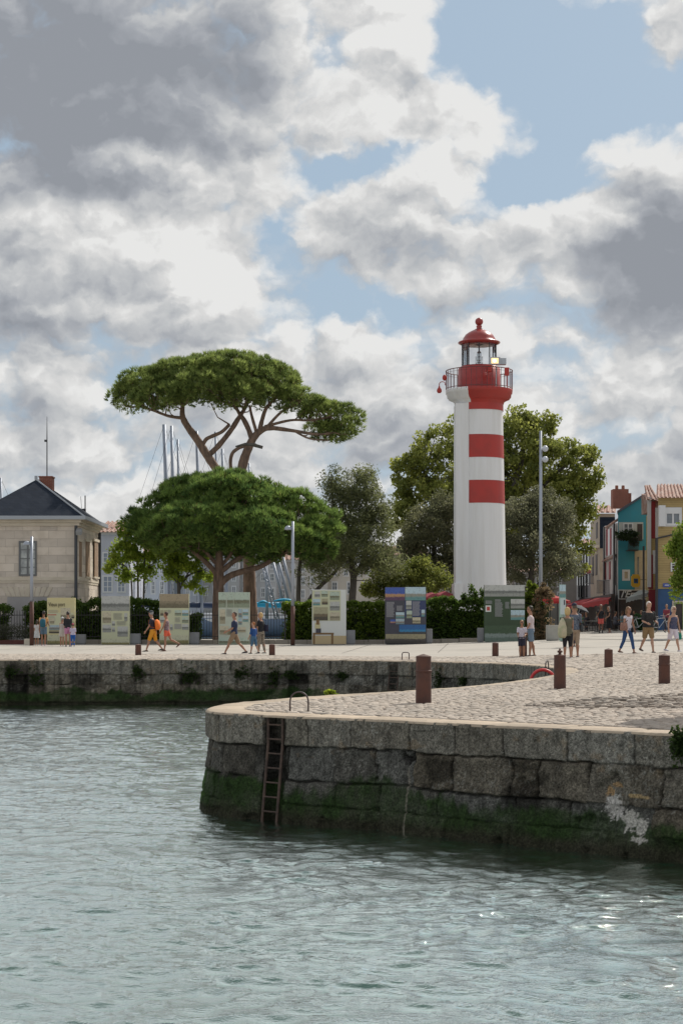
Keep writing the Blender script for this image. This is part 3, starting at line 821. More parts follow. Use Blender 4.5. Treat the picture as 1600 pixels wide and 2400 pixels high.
op.build('lens_optic', mat('optic_glass', (.55, .58, .6), .08, metal=.8), light, True)
# floodlight on the rail
fl = MB(); fl.box(((1152 - 1122) / LS, -1.7, lz(857)), (.62, .42, .42)); fl.box(((1170 - 1122) / LS, -1.55, lz(857)), (.44, .4, .36)); fl.tube([((1156 - 1122) / LS, -1.6, lz(868)), ((1156 - 1122) / LS, -1.6, lz(916))], .03, 6)
fo_ = fl.build('floodlight', m_steel, light)
MB().box(((1152 - 1122) / LS, -1.915, lz(857)), (.40, .012, .30)).build('lit_glass', mat('lit_floodlight_glass', (.8, .6, .3), .3, emit=((1.0, .62, .25), 1.4)), fo_)
MB().ball(((1151 - 1122) / LS, -1.93, lz(857)), (.09, .03, .08), 10, 6).build('lit_bulb', mat('lit_bulb', (1, .9, .7), .3, emit=((1.0, .86, .6), 6.0)), fo_)
for (px, py, w_, h_) in ((1138, 873, .34, .42), (1180, 881, .25, .45)):
    b_ = MB(); b_.box(((px - 1122) / LS, -1.75, lz(py)), (w_, .25, h_)); b_.tube([((px - 1122) / LS, -1.75, lz(py) - .2), ((px - 1122) / LS, -1.75, lz(914))], .03, 6)
    b_.build('signal_box', m_red, light, bevel=.02)
hl = MB(); hx = lambda px: (px - 1122) / LS
hl.tube([(hx(1042), -.35, lz(905)), (hx(1041), -.35, lz(898)), (hx(1036), -.35, lz(896.5)), (hx(1031), -.35, lz(897.5)), (hx(1028), -.35, lz(901)), (hx(1028), -.35, lz(908))], .025, 6)
hl.lathe([(.04, .1), (.06, .02), (.13, -.08), (.15, -.2), (.09, -.3), (.0, -.31)], 12, (hx(1028), -.35, lz(911)))
hl.ball((hx(1040), -.5, lz(888)), (.13, .13, .18), 10, 8)
hl.build('hanging_lamp', m_red, light, True)

# ================================================================== helpers for flat things placed by photo column and distance
def tiles(name, col=(.26, .115, .08)):
    """canal tile roof: ridges come from real geometry, this is only the clay"""
    return mat(name, col, .8, var=.75, vscale=2.5, col2=(.40, .32, .28), bump=.01, bscale=12)
m_tile = tiles('clay_tile')
m_slate = ashlar('slate', (.014, .021, .036), (.022, .030, .046), (.012, .016, .024), .25, .16, spec=.12, rough=.75, bump=.006, msize=.006, var=.3)
m_lime = ashlar('limestone_ashlar', (.66, .585, .505), (.50, .445, .39), (.41, .365, .32), .95, .45, bump=.006, msize=.010, var=.45)
m_limeplain = mat('limestone_plain', (.58, .52, .43), .85, var=.45, vscale=2.0, col2=(.44, .38, .30), bump=.006)
m_brick = ashlar('red_brick', (.30, .095, .06), (.24, .075, .05), (.30, .22, .18), .22, .075, bump=.004, msize=.008)
m_frame = mat('grey_window_frame', (.13, .135, .14), .6)
m_wframe = mat('white_frame', (.62, .63, .65), .5)

def roof_tiled(mb, A, B, C, D, pitch=.24, r=.075):
    """rows of half-round tiles from eave AB up to ridge DC (A below D, B below C)"""
    A, B, C, D = map(Vector, (A, B, C, D))
    n = max(2, int((B - A).length / pitch))
    mb.add([A, B, C, D], [(0, 1, 2, 3)])
    nor = (B - A).cross(D - A).normalized()
    if nor.z < 0: nor = -nor
    for i in range(n):
        t_ = (i + .5) / n; p = A.lerp(B, t_); q = D.lerp(C, t_)
        side = (B - A).normalized()
        V = []
        for e in (p, q):
            for a in (0, 45, 90, 135, 180): V.append(e + side * (r * math.cos(R(a))) + nor * (r * 1.1 * math.sin(R(a)) + .005))
        mb.add(V, [(k, k + 1, 6 + k, 5 + k) for k in range(4)] + [(0, 1, 2, 3, 4)])

class Fac:
    """vertical wall plane between two ground points given as (photo column, distance)"""
    def __init__(s, p0, y0, p1, y1, org=(0, 0, 0)):
        s.a = Vector((U(p0) * y0, y0)); s.b = Vector((U(p1) * y1, y1)); s.o = Vector(org)
        d = (s.b - s.a).normalized(); s.d = d; s.n = Vector((d.y, -d.x))
        if s.n.dot(s.a) > 0: s.n = -s.n
    def hit(s, px):
        u = U(px); a, d = s.a, s.b - s.a
        t_ = (u * a.y - a.x) / (d.x - u * d.y)
        return a + d * t_
    def z(s, py, Y): return EYE + (HOR - py) / F_PX * Y
    def rect(s, mb, x0, y0, x1, y1, out=.03, th=.06):
        """box on the wall covering photo columns x0..x1, rows y0 (top)..y1, its face out metres proud"""
        p, q = s.hit(x0), s.hit(x1); Ym = (p.y + q.y) / 2; zt, zb = s.z(y0, Ym), s.z(y1, Ym)
        return s.rz(mb, p, q, zb, zt, out, th)
    def rz(s, mb, p, q, zb, zt, out=.03, th=.06):
        f = s.n * out; g = s.n * (out - th)
        P = [p + f, q + f, q + g, p + g]
        mb.prism([(v.x - s.o.x, v.y - s.o.y, zb - s.o.z) for v in P], [(v.x - s.o.x, v.y - s.o.y, zt - s.o.z) for v in P])

def window(fac, parent, x0, y0, x1, y1, fm=None, pm=None, nx=2, ny=3, fw=.07, out=.02, surround=None, sw=3):
    if surround:
        b = MB(); fac.rect(b, x0 - sw, y0 - sw, x1 + sw, y1 + sw, out - .004, .08); b.build('surround', surround, parent)
    b = MB(); fac.rect(b, x0, y0, x1, y1, out, .06); w = b.build('window', pm or m_glassy, parent)
    f = MB(); p, q = fac.hit(x0), fac.hit(x1); Y = (p.y + q.y) / 2; zt, zb = fac.z(y0, Y), fac.z(y1, Y); L = (q - p).length; d = (q - p).normalized()
    fac.rz(f, p, p + d * fw, zb, zt, out + .04, .05); fac.rz(f, q - d * fw, q, zb, zt, out + .04, .05)
    fac.rz(f, p + d * fw, q - d * fw, zb, zb + fw, out + .04, .05); fac.rz(f, p + d * fw, q - d * fw, zt - fw, zt, out + .04, .05)
    for i in range(1, nx):
        c = p + d * (L * i / nx); fac.rz(f, c - d * fw * .45, c + d * fw * .45, zb + fw, zt - fw, out + .035, .045)
    for j in range(1, ny):
        zz = zb + (zt - zb) * j / ny; fac.rz(f, p + d * fw, q - d * fw, zz - .02, zz + .02, out + .030, .04)
    f.build('frame', fm or m_wframe, w)
    return w

def wallbox(mb, x0, x1, y0, y1, z0, z1): mb.b2((x0, y0, z0), (x1, y1, z1))

# ================================================================== stone pavilion on the left
hY = 94.0; hx0, hx1, hy1 = -20.1, U(183) * 94.0, 102.0
house = thing('stone_house', 'pale stone pavilion with slate hip roof and brick chimney at the left edge', 'house')
zE = EYE + (HOR - 1232) / F_PX * hY
b = MB(); wallbox(b, hx0, hx1, hY, hy1, -.1, zE); b.build('wall', m_lime, house)
fcF = Fac(0, hY, 180, hY); fcS = Fac(183, hY, 236, hy1)
b = MB()
for (z0, z1, o) in ((zE - .02, zE + .16, .10), (zE + .16, zE + .30, .22), (zE + .30, zE + .42, .40)):
    b.b2((hx0 - o, hY - o, z0), (hx1 + o, hy1 + o, z1))
zs1 = EYE + (HOR - 1357) / F_PX * hY
b.b2((hx0 - .07, hY - .07, zs1 - .10), (hx1 + .07, hy1 + .07, zs1 + .12)); b.b2((hx0 - .04, hY - .04, zs1 - .22), (hx1 + .04, hy1 + .04, zs1 - .10))
b.build('cornice', m_limeplain, house, bevel=.015)
zr0 = zE + .42; zr1 = EYE + (HOR - 1124) / F_PX * 96.7; o = .46; mxh = (hx0 + hx1) / 2
MB().add([(hx0 - o, hY - o, zr0), (hx1 + o, hY - o, zr0), (hx1 + o, hy1 + o, zr0), (hx0 - o, hy1 + o, zr0), (mxh, hY + 2.8, zr1), (mxh, hy1 - 2.8, zr1)],
         [(0, 1, 4), (1, 2, 5, 4), (2, 3, 5), (3, 0, 4, 5), (0, 3, 2, 1)]).build('roof', m_slate, house)
b = MB(); b.b2((hx0 - .5, hY - .52, zr0 - .10), (hx1 + .5, hY - .44, zr0 + .10)); b.b2((hx1 + .44, hY - .44, zr0 - .10), (hx1 + .52, hy1 + .5, zr0 + .10))
b.tube([(hx1 + o, hY - o, zr0 + .04), (mxh, hY + 2.8, zr1 + .03), (mxh, hy1 - 2.8, zr1 + .03)], .05, 6); b.tube([(mxh, hY + 2.8, zr1), (mxh, hY + 2.8, zr1 + .22)], .09, 8)
b.build('gutter', mat('zinc', (.33, .35, .38), .4, metal=.6), house)
chx = U(110) * 98.5
b = MB(); b.b2((chx - .36, 98.1, 8.2), (chx + .36, 99.0, EYE + (HOR - 1120) / F_PX * 98.5)); b.b2((chx - .40, 98.06, EYE + (HOR - 1120) / F_PX * 98.5), (chx + .40, 99.04, EYE + (HOR - 1117) / F_PX * 98.5))
ch = b.build('chimney', m_brick, house)
b = MB(); zc = EYE + (HOR - 1118) / F_PX * 98.5; b.tube([(chx, 98.6, zc), (chx, 98.6, zc + 2.2), (chx, 98.6, zc + 3.5)], [.035, .03, .012], 5); b.box((chx - .06, 98.6, zc + 2.1), (.16, .16, .12))
b.build('aerial', m_dark, house)
b = MB(); ax_, ay_ = U(200) * 101, 101.0; az = EYE + (HOR - 1207) / F_PX * 101
b.tube([(ax_, ay_, az - .5), (ax_, ay_, az + 1.15)], .035, 5); b.box((ax_ - .05, ay_, az + .2), (.18, .18, .35)); b.tube([(ax_ - .2, ay_, az + .3), (ax_ - .26, ay_, az + 1.1)], .012, 4); b.box((ax_ - .2, ay_, az + .32), (.3, .1, .08))
b.build('weather_mast', m_dark, house)
window(fcF, house, 45, 1268, 87, 1350, m_frame, mat('curtained_pane', (.52, .55, .53), .25, var=.8, vscale=1.6, col2=(.16, .17, .18), spec=.8), 2, 4, .10)
b = MB(); fcF.rect(b, 18, 1399, 112, 1512, .02, .06); b.build('blocked_doorway', mat('grey_plaster', (.36, .345, .345), .9, var=.3, vscale=.8), house)
b = MB()
for i in range(9):
    xa = 18 + i * 10.6; xm = 65; k = (xa + 5 - xm) * .28
    p = [fcF.hit(xa), fcF.hit(xa + 9.8), fcF.hit(xa + 9.8 + k), fcF.hit(xa + k)]; zb_, zt_ = fcF.z(1398.6, hY), fcF.z(1376 - (6 if i == 4 else 0), hY)
    V = [(p[0].x, hY - .03, zb_), (p[1].x, hY - .03, zb_), (p[2].x, hY - .03, zt_), (p[3].x, hY - .03, zt_)]
    b.prism(V, [(x, y + .05, z) for x, y, z in V])
b.build('lintel_stones', m_limeplain, house, bevel=.012)
for (xa, xb) in ((186, 192), (203, 211), (222, 230)):
    b = MB(); fcS.rect(b, xa, 1270, xb, 1352, .015, .05); b.build('blind_window', mat('brown_shutter', (.30, .20, .13), .8, var=.3), house)
    b = MB(); fcS.rect(b, xa - 2, 1264, xb + 2, 1270, .06, .1); b.build('window_head', m_limeplain, house)
    b = MB(); fcS.rect(b, xa - 2, 1352, xb + 2, 1356, .06, .1); b.build('window_sill', m_limeplain, house)
for (px, Y) in ((178.5, hY - .09), (234, hy1 - .2)):
    x = U(px) * Y if px < 180 else hx1 + .1
    MB().tube([(x, Y, .1), (x, Y, zE)], .085, 8).build('drainpipe', mat('drainpipe', (.05, .055, .065), .6), house)
b = MB(); b.box((hx1 + .12, hY - .35, zE - .35), (.3, .4, .22), rx=.5); b.tube([(hx1, hY - .05, zE - .3), (hx1 + .1, hY - .3, zE - .35)], .03, 5); b.build('floodlight', m_steel, house)

# ================================================================== houses far behind the trees
def row_house(px0, px1, ytop, Y, col, label, roofc, rows, depth=9, groof=1.6, name='town_house', cat='house', ridge=None, shut=None):
    x0, x1 = U(px0) * Y, U(px1) * Y; zt = EYE + (HOR - ytop) / F_PX * Y
    h = thing(name, label, cat)
    b = MB(); wallbox(b, x0, x1, Y, Y + depth, -.1, zt); b.build('wall', mat('render_' + '_'.join('%d' % (c * 100) for c in col), col, .85, var=.3, vscale=.7), h)
    b = MB(); zr = zt + groof
    if roofc == 'tile': roof_tiled(b, (x0 - .2, Y - .4, zt), (x1 + .2, Y - .4, zt), (x1 + .2, Y + depth / 2, zr), (x0 - .2, Y + depth / 2, zr), .3, .09)
    else: b.add([(x0 - .2, Y - .4, zt), (x1 + .2, Y - .4, zt), (x1 + .2, Y + depth / 2, zr), (x0 - .2, Y + depth / 2, zr)], [(0, 1, 2, 3)])
    b.add([(x0 - .2, Y + depth + .3, zt), (x1 + .2, Y + depth + .3, zt), (x1 + .2, Y + depth / 2, zr), (x0 - .2, Y + depth / 2, zr)], [(0, 1, 2, 3)])
    b.add([(x0, Y, zt), (x0, Y + depth, zt), (x0, Y + depth / 2, zr - .05)], [(0, 1, 2)]); b.add([(x1, Y, zt), (x1, Y + depth, zt), (x1, Y + depth / 2, zr - .05)], [(0, 1, 2)])
    rf = b.build('roof', m_tile if roofc == 'tile' else mat('zinc_roof', (.20, .21, .24), .5, metal=.3, var=.3), h)
    fc = Fac(px0, Y, px1, Y)
    b = MB(); fc.rect(b, px0, ytop - 1, px1, ytop + 5, .10, .16); b.build('cornice', m_wframe, h)
    for (ya, yb, xs) in rows:
        for xa, xb in xs:
            w = window(fc, h, xa, ya, xb, yb, m_wframe, shut or m_glassy, 2, 2 if yb - ya < 25 else 3, .06, surround=m_wframe, sw=1.5)
    return h, fc
m_shut = mat('blue_grey_shutter', (.26, .30, .38), .6)
def xs(a, b, n, w): return [(a + (b - a) * i / max(1, n - 1) - w / 2, a + (b - a) * i / max(1, n - 1) + w / 2) for i in range(n)]
row_house(236, 302, 1248, 122, (.50, .52, .60), 'white house with blue-grey shutters and red tile roof beside the stone pavilion', 'tile', [(1260, 1280, [(270, 286)]), (1295, 1330, [(242, 264), (276, 294)]), (1350, 1388, [(242, 264), (276, 294)])], groof=1.0, shut=m_shut)
row_house(302, 392, 1306, 138, (.52, .55, .62), 'low white house with tile roof behind the slender young trees', 'tile', [(1320, 1345, xs(318, 380, 4, 9)), (1362, 1392, xs(318, 380, 4, 9))], groof=1.3)
row_house(392, 470, 1318, 140, (.47, .50, .57), 'greyish terrace house behind the bright green spreading tree', 'zinc', [(1330, 1352, xs(405, 458, 4, 8)), (1366, 1395, xs(405, 458, 4, 8))], groof=1.2)
row_house(470, 560, 1300, 142, (.45, .45, .46), 'grey four storey house behind the pine trunks', 'tile', [(1312, 1330, xs(482, 548, 4, 9)), (1342, 1362, xs(482, 548, 4, 9)), (1374, 1396, xs(482, 548, 4, 9))], groof=1.2)
row_house(560, 650, 1306, 144, (.48, .48, .50), 'pale quay house directly behind the leaning masts', 'zinc', [(1316, 1334, xs(574, 638, 4, 10)), (1344, 1362, xs(574, 638, 4, 10)), (1378, 1400, xs(574, 638, 4, 10))], groof=1.5)
row_house(650, 768, 1312, 146, (.50, .48, .46), 'long stone quay house right of the leaning masts', 'tile', [(1322, 1340, xs(664, 755, 5, 9)), (1352, 1372, xs(664, 755, 5, 9)), (1382, 1402, xs(664, 755, 5, 9))], groof=1.5)
row_house(768, 905, 1326, 148, (.55, .52, .47), 'cream stone house with tall windows between the grey tree and the lighthouse', 'zinc', [(1336, 1350, xs(784, 890, 5, 11)), (1364, 1392, xs(784, 890, 4, 12))], groof=1.0)
hh, fc = row_house(905, 1000, 1302, 150, (.52, .50, .46), 'low house with zinc roof and slate turret left of the lighthouse', 'tile', [(1320, 1345, xs(920, 985, 3, 11))], groof=1.0)
b = MB(); b.b2((U(930) * 152, 152, 5), (U(948) * 152, 153, EYE + (HOR - 1264) / F_PX * 152)); b.build('turret', m_slate, hh)
row_house(1000, 1200, 1330, 155, (.45, .43, .40), 'low stone house hidden behind the lighthouse foot', 'tile', [(1345, 1370, xs(1015, 1180, 6, 11))], groof=1.0)
row_house(1195, 1350, 1340, 160, (.30, .29, .27), 'low grey house closing the view behind the dry shrub', 'tile', [(1355, 1375, xs(1210, 1310, 5, 9)), (1388, 1408, xs(1210, 1310, 5, 9))], groof=.9)

# ================================================================== coloured street houses on the right
m_teal = mat('teal_boards', (.035, .25, .34), .75, var=.4, vscale=1.5, col2=(.06, .21, .27))
m_must = ashlar('mustard_boards', (.43, .325, .155), (.39, .295, .14), (.25, .18, .08), 40, .155, bump=.008, msize=.008, var=.2)
m_darkred = mat('dark_red_panel', (.24, .02, .025), .6)
m_blue = mat('blue_shopfront', (.02, .085, .22), .5, var=.4, vscale=.8)
m_pale = mat('pale_render', (.52, .48, .46), .85, var=.4, vscale=1.0)
m_grey = mat('street_grey', (.25, .25, .265), .8, var=.4, vscale=1.0)
m_shop = mat('dark_shop_interior', (.03, .028, .03), .6, var=.5, vscale=1.2, col2=(.10, .06, .05))
def zat(py, Y): return EYE + (HOR - py) / F_PX * Y
def block(parent, name, p0, y0, p1, y1, pb, yb, ztop, m, z0=None, zt2=None):
    """building volume: street wall from (p0,y0) to (p1,y1), end wall on to (pb,yb); ztop heights"""
    a = Vector((U(p0) * y0, y0)); b_ = Vector((U(p1) * y1, y1)); c = Vector((U(pb) * yb, yb)); d = a + (c - b_)
    zb = -.1 if z0 is None else z0
    V0 = [(v.x, v.y, zb) for v in (a, b_, c, d)]; zt = [ztop, ztop, zt2 or ztop, zt2 or ztop]
    V1 = [(v.x, v.y, z) for v, z in zip((a, b_, c, d), zt)]
    return MB().prism(V0, V1).build(name, m, parent), (a, b_, c, d)
# mustard corner house (nearest)
Y1 = 113.0
must = thing('corner_house', 'mustard boarded corner house with blue shopfront at the right edge', 'house')
x0, x1 = U(1541) * Y1, U(1720) * Y1
bk = (U(1544) * (Y1 + 8), Y1 + 8); b = MB()
V = [(x0, Y1), (x1, Y1), (x1 + 2, Y1 + 8), bk]; b.prism([(x, y, zat(1380, Y1)) for x, y in V], [(x, y, zat(1166, Y1)) for x, y in V]); b.build('wall', m_must, must)
f1 = Fac(1541, Y1, 1640, Y1)
b = MB(); roof_tiled(b, (x0 - .2, Y1 - .35, zat(1166, Y1) - .05), (x1, Y1 - .35, zat(1166, Y1) - .05), (x1, Y1 + 4, zat(1140, Y1 + 4) + .1), (U(1538) * (Y1 + 4), Y1 + 4, zat(1140, Y1 + 4) + .1), .26, .085)
b.build('roof', m_tile, must)
b = MB(); V = [(x0, Y1 + .05), (x1, Y1 + .05), (x1 + 2, Y1 + 8), bk]; b.prism([(x, y, .1) for x, y in V], [(x, y, zat(1380, Y1) - .003) for x, y in V]); b.build('shopfront', m_blue, must)
window(f1, must, 1557, 1192, 1594, 1231, m_wframe, m_glassy, 2, 1, .12, surround=m_wframe, sw=3)
b = MB(); f1.rect(b, 1555, 1190, 1594, 1204, .1, .1); b.build('roller_box', m_wframe, must)
window(f1, must, 1570, 1318, 1600, 1340, m_wframe, m_shop, 1, 3, .1)
b = MB(); f1.rect(b, 1541.5, 1185, 1556, 1234, .35, .5); b.build('bay_side', m_wframe, must)
b = MB(); f1.rect(b, 1552, 1367, 1570, 1376, .06, .05); b.build('street_plate', mat('blue_enamel', (.06, .09, .33), .3), must)
b = MB(); f1.rect(b, 1556, 1370.5, 1566, 1372.5, .065, .01); b.build('plate_lettering', m_wframe, must)
window(f1, must, 1578, 1412, 1620, 1480, mat('green_frame', (.25, .30, .14), .6), m_shop, 2, 1, .10, surround=m_limeplain, sw=4)
b = MB(); b.tube([(x0 - .12, Y1 - .1, .3), (x0 - .12, Y1 - .1, zat(1262, Y1))], .09, 8); b.tube([(x0 - .15, Y1 - .12, zat(1262, Y1)), (x0 + 1.9, Y1 - .12, zat(1246, Y1))], .06, 6); b.build('gutter', m_dark, must)
# its lower left part and the narrow white/red gabled strip
nar = thing('narrow_house', 'narrow house with dark red and white boarded strips left of the mustard house', 'house')
Y2 = 117.0
_, q = block(nar, 'wall', 1513, 122, 1520, Y2, 1545, Y2, zat(1200, Y2), m_must)
f2 = Fac(1520, Y2, 1541, Y2)
b = MB(); f2.rect(b, 1516, 1165, 1524, 1376, .10, .12); f2.rect(b, 1534, 1190, 1541, 1260, .05, .08); b.build('white_strip', m_wframe, nar)
b = MB(); f2.rect(b, 1524.3, 1175, 1533.8, 1262, .06, .1); f2.rect(b, 1518, 1300, 1529, 1380, .03, .1); b.build('red_strip', m_darkred, nar)
b = MB(); A = at(1513, 1172, Y2 - .3); B = at(1545, 1172, Y2 - .3); roof_tiled(b, (A.x, A.y, zat(1172, Y2)), (B.x, B.y, zat(1172, Y2)), (B.x, B.y + 3.5, zat(1140, Y2 + 3.5)), (A.x + .5, A.y + 3.5, zat(1140, Y2 + 3.5)), .26, .085)
b.prism([(U(1520) * Y2, Y2, zat(1200, Y2)), (U(1545) * Y2, Y2, zat(1200, Y2)), (U(1545) * Y2, Y2 + 3, zat(1200, Y2)), (U(1520) * Y2, Y2 + 3, zat(1200, Y2))],
        [(U(1520) * Y2, Y2 + .02, zat(1173, Y2)), (U(1545) * Y2, Y2 + .02, zat(1173, Y2)), (U(1545) * Y2, Y2 + 3, zat(1150, Y2)), (U(1520) * Y2, Y2 + 3, zat(1150, Y2))]); b.build('roof', m_tile, nar)
b = MB(); f2.rect(b, 1528, 1290, 1537, 1345, .03, .05); b.build('shutter', m_wframe, nar)
b = MB(); b.b2((U(1518) * Y2, Y2 - .3, .2), (U(1545) * Y2, Y2 - .05, zat(1382, Y2))); b.build('shopfront', m_darkred, nar)
MB().tube([(U(1507) * 116.5, 116.5, .3), (U(1507) * 116.5, 116.5, zat(1280, 116.5))], .07, 6).build('drainpipe', m_dark, nar)
# teal house
Y3 = 124.0
teal = thing('teal_house', 'teal blue gabled house with a planted balcony above the restaurant sign', 'house')
b = MB()
P_ = [(1447, 1400), (1447, 1224), (1447, 1202), (1500, 1168), (1516, 1160), (1516, 1400)]
V0 = [tuple(at(px, py, Y3)) for px, py in P_]; b.prism(V0, [(x + 1.15, y + 6, z) for x, y, z in V0]); b.build('wall', m_teal, teal)
f3 = Fac(1447, Y3, 1510, Y3)
b = MB(); f3.rect(b, 1449, 1224, 1506, 1264, .03, .05); b.build('white_panel', mat('cream_panel', (.45, .47, .46), .8), teal)
b = MB(); f3.rect(b, 1486, 1290, 1516, 1385, .05, .1); b.build('cream_wall', mat('cream_wall', (.44, .38, .28), .85, var=.3), teal)
window(f3, teal, 1459, 1226, 1482, 1250, m_wframe, m_glassy, 2, 2, .08, out=.05)
b = MB(); f3.rect(b, 1492, 1228, 1504, 1268, .055, .03); b.build('balcony_door', m_shop, teal)
window(f3, teal, 1460, 1338, 1472, 1358, m_wframe, mat('beige_blind', (.42, .36, .27), .8), 1, 1, .06, surround=m_wframe, sw=3)
b = MB(); f3.rect(b, 1492, 1305, 1496, 1350, .08, .03); b.build('narrow_window', m_glassy, teal)
b = MB()
A0 = at(1445, 1203, Y3 - .25); A1 = at(1517, 1157, Y3 - .25)
V = [tuple(A0), tuple(A1), (A1.x + 1.3, A1.y + 7, A1.z + .02), (A0.x + 1.3, A0.y + 7, A0.z + .02)]
b.prism(V, [(x, y, z + .18) for x, y, z in V]); b.build('roof', mat('slate_blue', (.07, .08, .11), .5, var=.3), teal)
b = MB()
for px, py, w_, h_ in ((1452, 1222, 1.2, .0),): pass
b.box(tuple(at(1470, 1265, Y3 - .5)), (1.5, .7, .08)); za = at(1470, 1266, Y3).z
bx0, bx1 = at(1466, 0, Y3).x, at(1490, 0, Y3).x
zb_ = zat(1290, Y3); zt_ = zat(1262, Y3)
for i in range(14):
    x = bx0 + (bx1 - bx0) * i / 13; b.tube([(x, Y3 - .9, zb_), (x, Y3 - .9, zt_)], .014, 4)
b.tube([(bx0, Y3 - .9, zt_), (bx1, Y3 - .9, zt_)], .03, 5); b.tube([(bx0, Y3 - .9, zb_), (bx1, Y3 - .9, zb_)], .03, 5); b.box(((bx0 + bx1) / 2, Y3 - .45, zb_ - .03), (bx1 - bx0, .9, .07))
b.build('balcony', m_dark, teal)
# street side of the teal house: striped shutters, small tiled eaves, balcony
f3s = Fac(1415, 134, 1447, Y3)
b = MB(); a_, b2_ = f3s.a, f3s.b
b.prism([(a_.x, a_.y, -.1), (b2_.x, b2_.y, -.1), (b2_.x + 3, b2_.y + .5, -.1), (a_.x + 3, a_.y + .5, -.1)], [(a_.x, a_.y, zat(1233, 134)), (b2_.x, b2_.y, zat(1225, Y3)), (b2_.x + 3, b2_.y + .5, zat(1225, Y3)), (a_.x + 3, a_.y + .5, zat(1233, 134))])
b.build('street_wall', m_pale, teal)
for (xa, xb, ya, yb, mm) in ((1421, 1425, 1240, 1302, m_darkred), (1429, 1433, 1238, 1300, m_darkred), (1425, 1429, 1240, 1302, m_wframe), (1434, 1437, 1236, 1300, m_wframe), (1417, 1420, 1318, 1360, m_darkred), (1421.5, 1424, 1318, 1360, m_pale), (1427, 1430, 1316, 1358, m_darkred), (1437, 1442, 1314, 1372, m_shop)):
    b = MB(); f3s.rect(b, xa, ya, xb, yb, .05, .05); b.build('shutter', mm, teal)
b = MB()
A = at(1418, 1240, 132); B = at(1444, 1222, 125)
roof_tiled(b, A, B, (B.x + 1.6, B.y + .6, B.z + 1.0), (A.x + 1.6, A.y + .6, A.z + 1.0), .5, .14)
A = at(1410, 1318, 134); B = at(1440, 1306, 125); roof_tiled(b, A, B, (B.x + .7, B.y + .3, B.z + .7), (A.x + .7, A.y + .3, A.z + .7), .5, .10)
b.build('tiled_eave', m_tile, teal)
b = MB(); f3s.rect(b, 1442.5, 1228, 1445, 1400, .25, .12); b.build('drainpipe', m_dark, teal)
b = MB(); f3s.rect(b, 1418, 1235, 1419.4, 1400, .2, .1); b.build('drainpipe', m_dark, teal)
b = MB()
for i in range(16):
    t_ = i / 15; p = f3s.hit(1416 + 30 * t_) + f3s.n * .6; b.tube([(p.x, p.y, zat(1390, p.y)), (p.x, p.y, zat(1360, p.y))], .014, 4)
for py in (1360, 1390):
    p, q_ = f3s.hit(1416) + f3s.n * .6, f3s.hit(1446) + f3s.n * .6; b.tube([(p.x, p.y, zat(py, p.y)), (q_.x, q_.y, zat(py, q_.y))], .03, 5)
b.build('long_balcony', m_dark, teal)
# brick chimney behind
b = MB(); Yc = 131; b.b2((U(1436) * Yc, Yc, zat(1190, Yc)), (U(1472) * Yc, Yc + 1.2, zat(1146, Yc))); b.b2((U(1472.5) * Yc, Yc + .3, zat(1190, Yc)), (U(1480) * Yc, Yc + 1.2, zat(1155, Yc)))
for px in (1447, 1462): b.lathe([(.13, 0), (.12, .3), (.09, .32)], 10, (U(px) * Yc, Yc + .6, zat(1146, Yc)), cap=True)
b.build('chimney', m_brick, teal)
# stone house with tile roof
stone = thing('old_stone_house', 'tall weathered stone house with dark side wall, fourth along the street', 'house')
Y4 = 137.0
_, q = block(stone, 'wall', 1383, 150, 1404, Y4, 1440, Y4, zat(1204, Y4), mat('old_stone', (.40, .34, .27), .9, var=.6, vscale=.8, col2=(.27, .225, .18)))
f4 = Fac(1383, 150, 1404, Y4); f4b = Fac(1404, Y4, 1440, Y4)
b = MB(); f4b.rect(b, 1404.5, 1212, 1440, 1285, .03, .06); b.build('slate_cladding', m_slate, stone)
b = MB(); A = at(1394, 1201, 140); B = at(1440, 1201, 137)
roof_tiled(b, (U(1392) * 136.6, 136.6, zat(1202, 136.6)), (U(1442) * 136.6, 136.6, zat(1202, 136.6)), (U(1442) * 140, 140, zat(1187, 140)), (U(1396) * 140, 140, zat(1187, 140)), .4, .12); b.build('roof', m_tile, stone)
for (xa, xb, ya, yb) in ((1387, 1391, 1305, 1350), (1395, 1399, 1300, 1348), (1396, 1400, 1225, 1262)):
    b = MB(); f4.rect(b, xa, ya, xb, yb, .03, .05); b.build('window', m_shop, stone)
b = MB()
for i in range(10):
    p = f4.hit(1384 + 20 * i / 9) + f4.n * .5; b.tube([(p.x, p.y, zat(1368, p.y)), (p.x, p.y, zat(1345, p.y))], .015, 4)
p, q_ = f4.hit(1384) + f4.n * .5, f4.hit(1404) + f4.n * .5
for py in (1345, 1368): b.tube([(p.x, p.y, zat(py, p.y)), (q_.x, q_.y, zat(py, q_.y))], .035, 5)
b.build('balcony', m_dark, stone)
b = MB(); f4.rect(b, 1383, 1285, 1404, 1291, .25, .3); b.build('cornice', m_limeplain, stone)
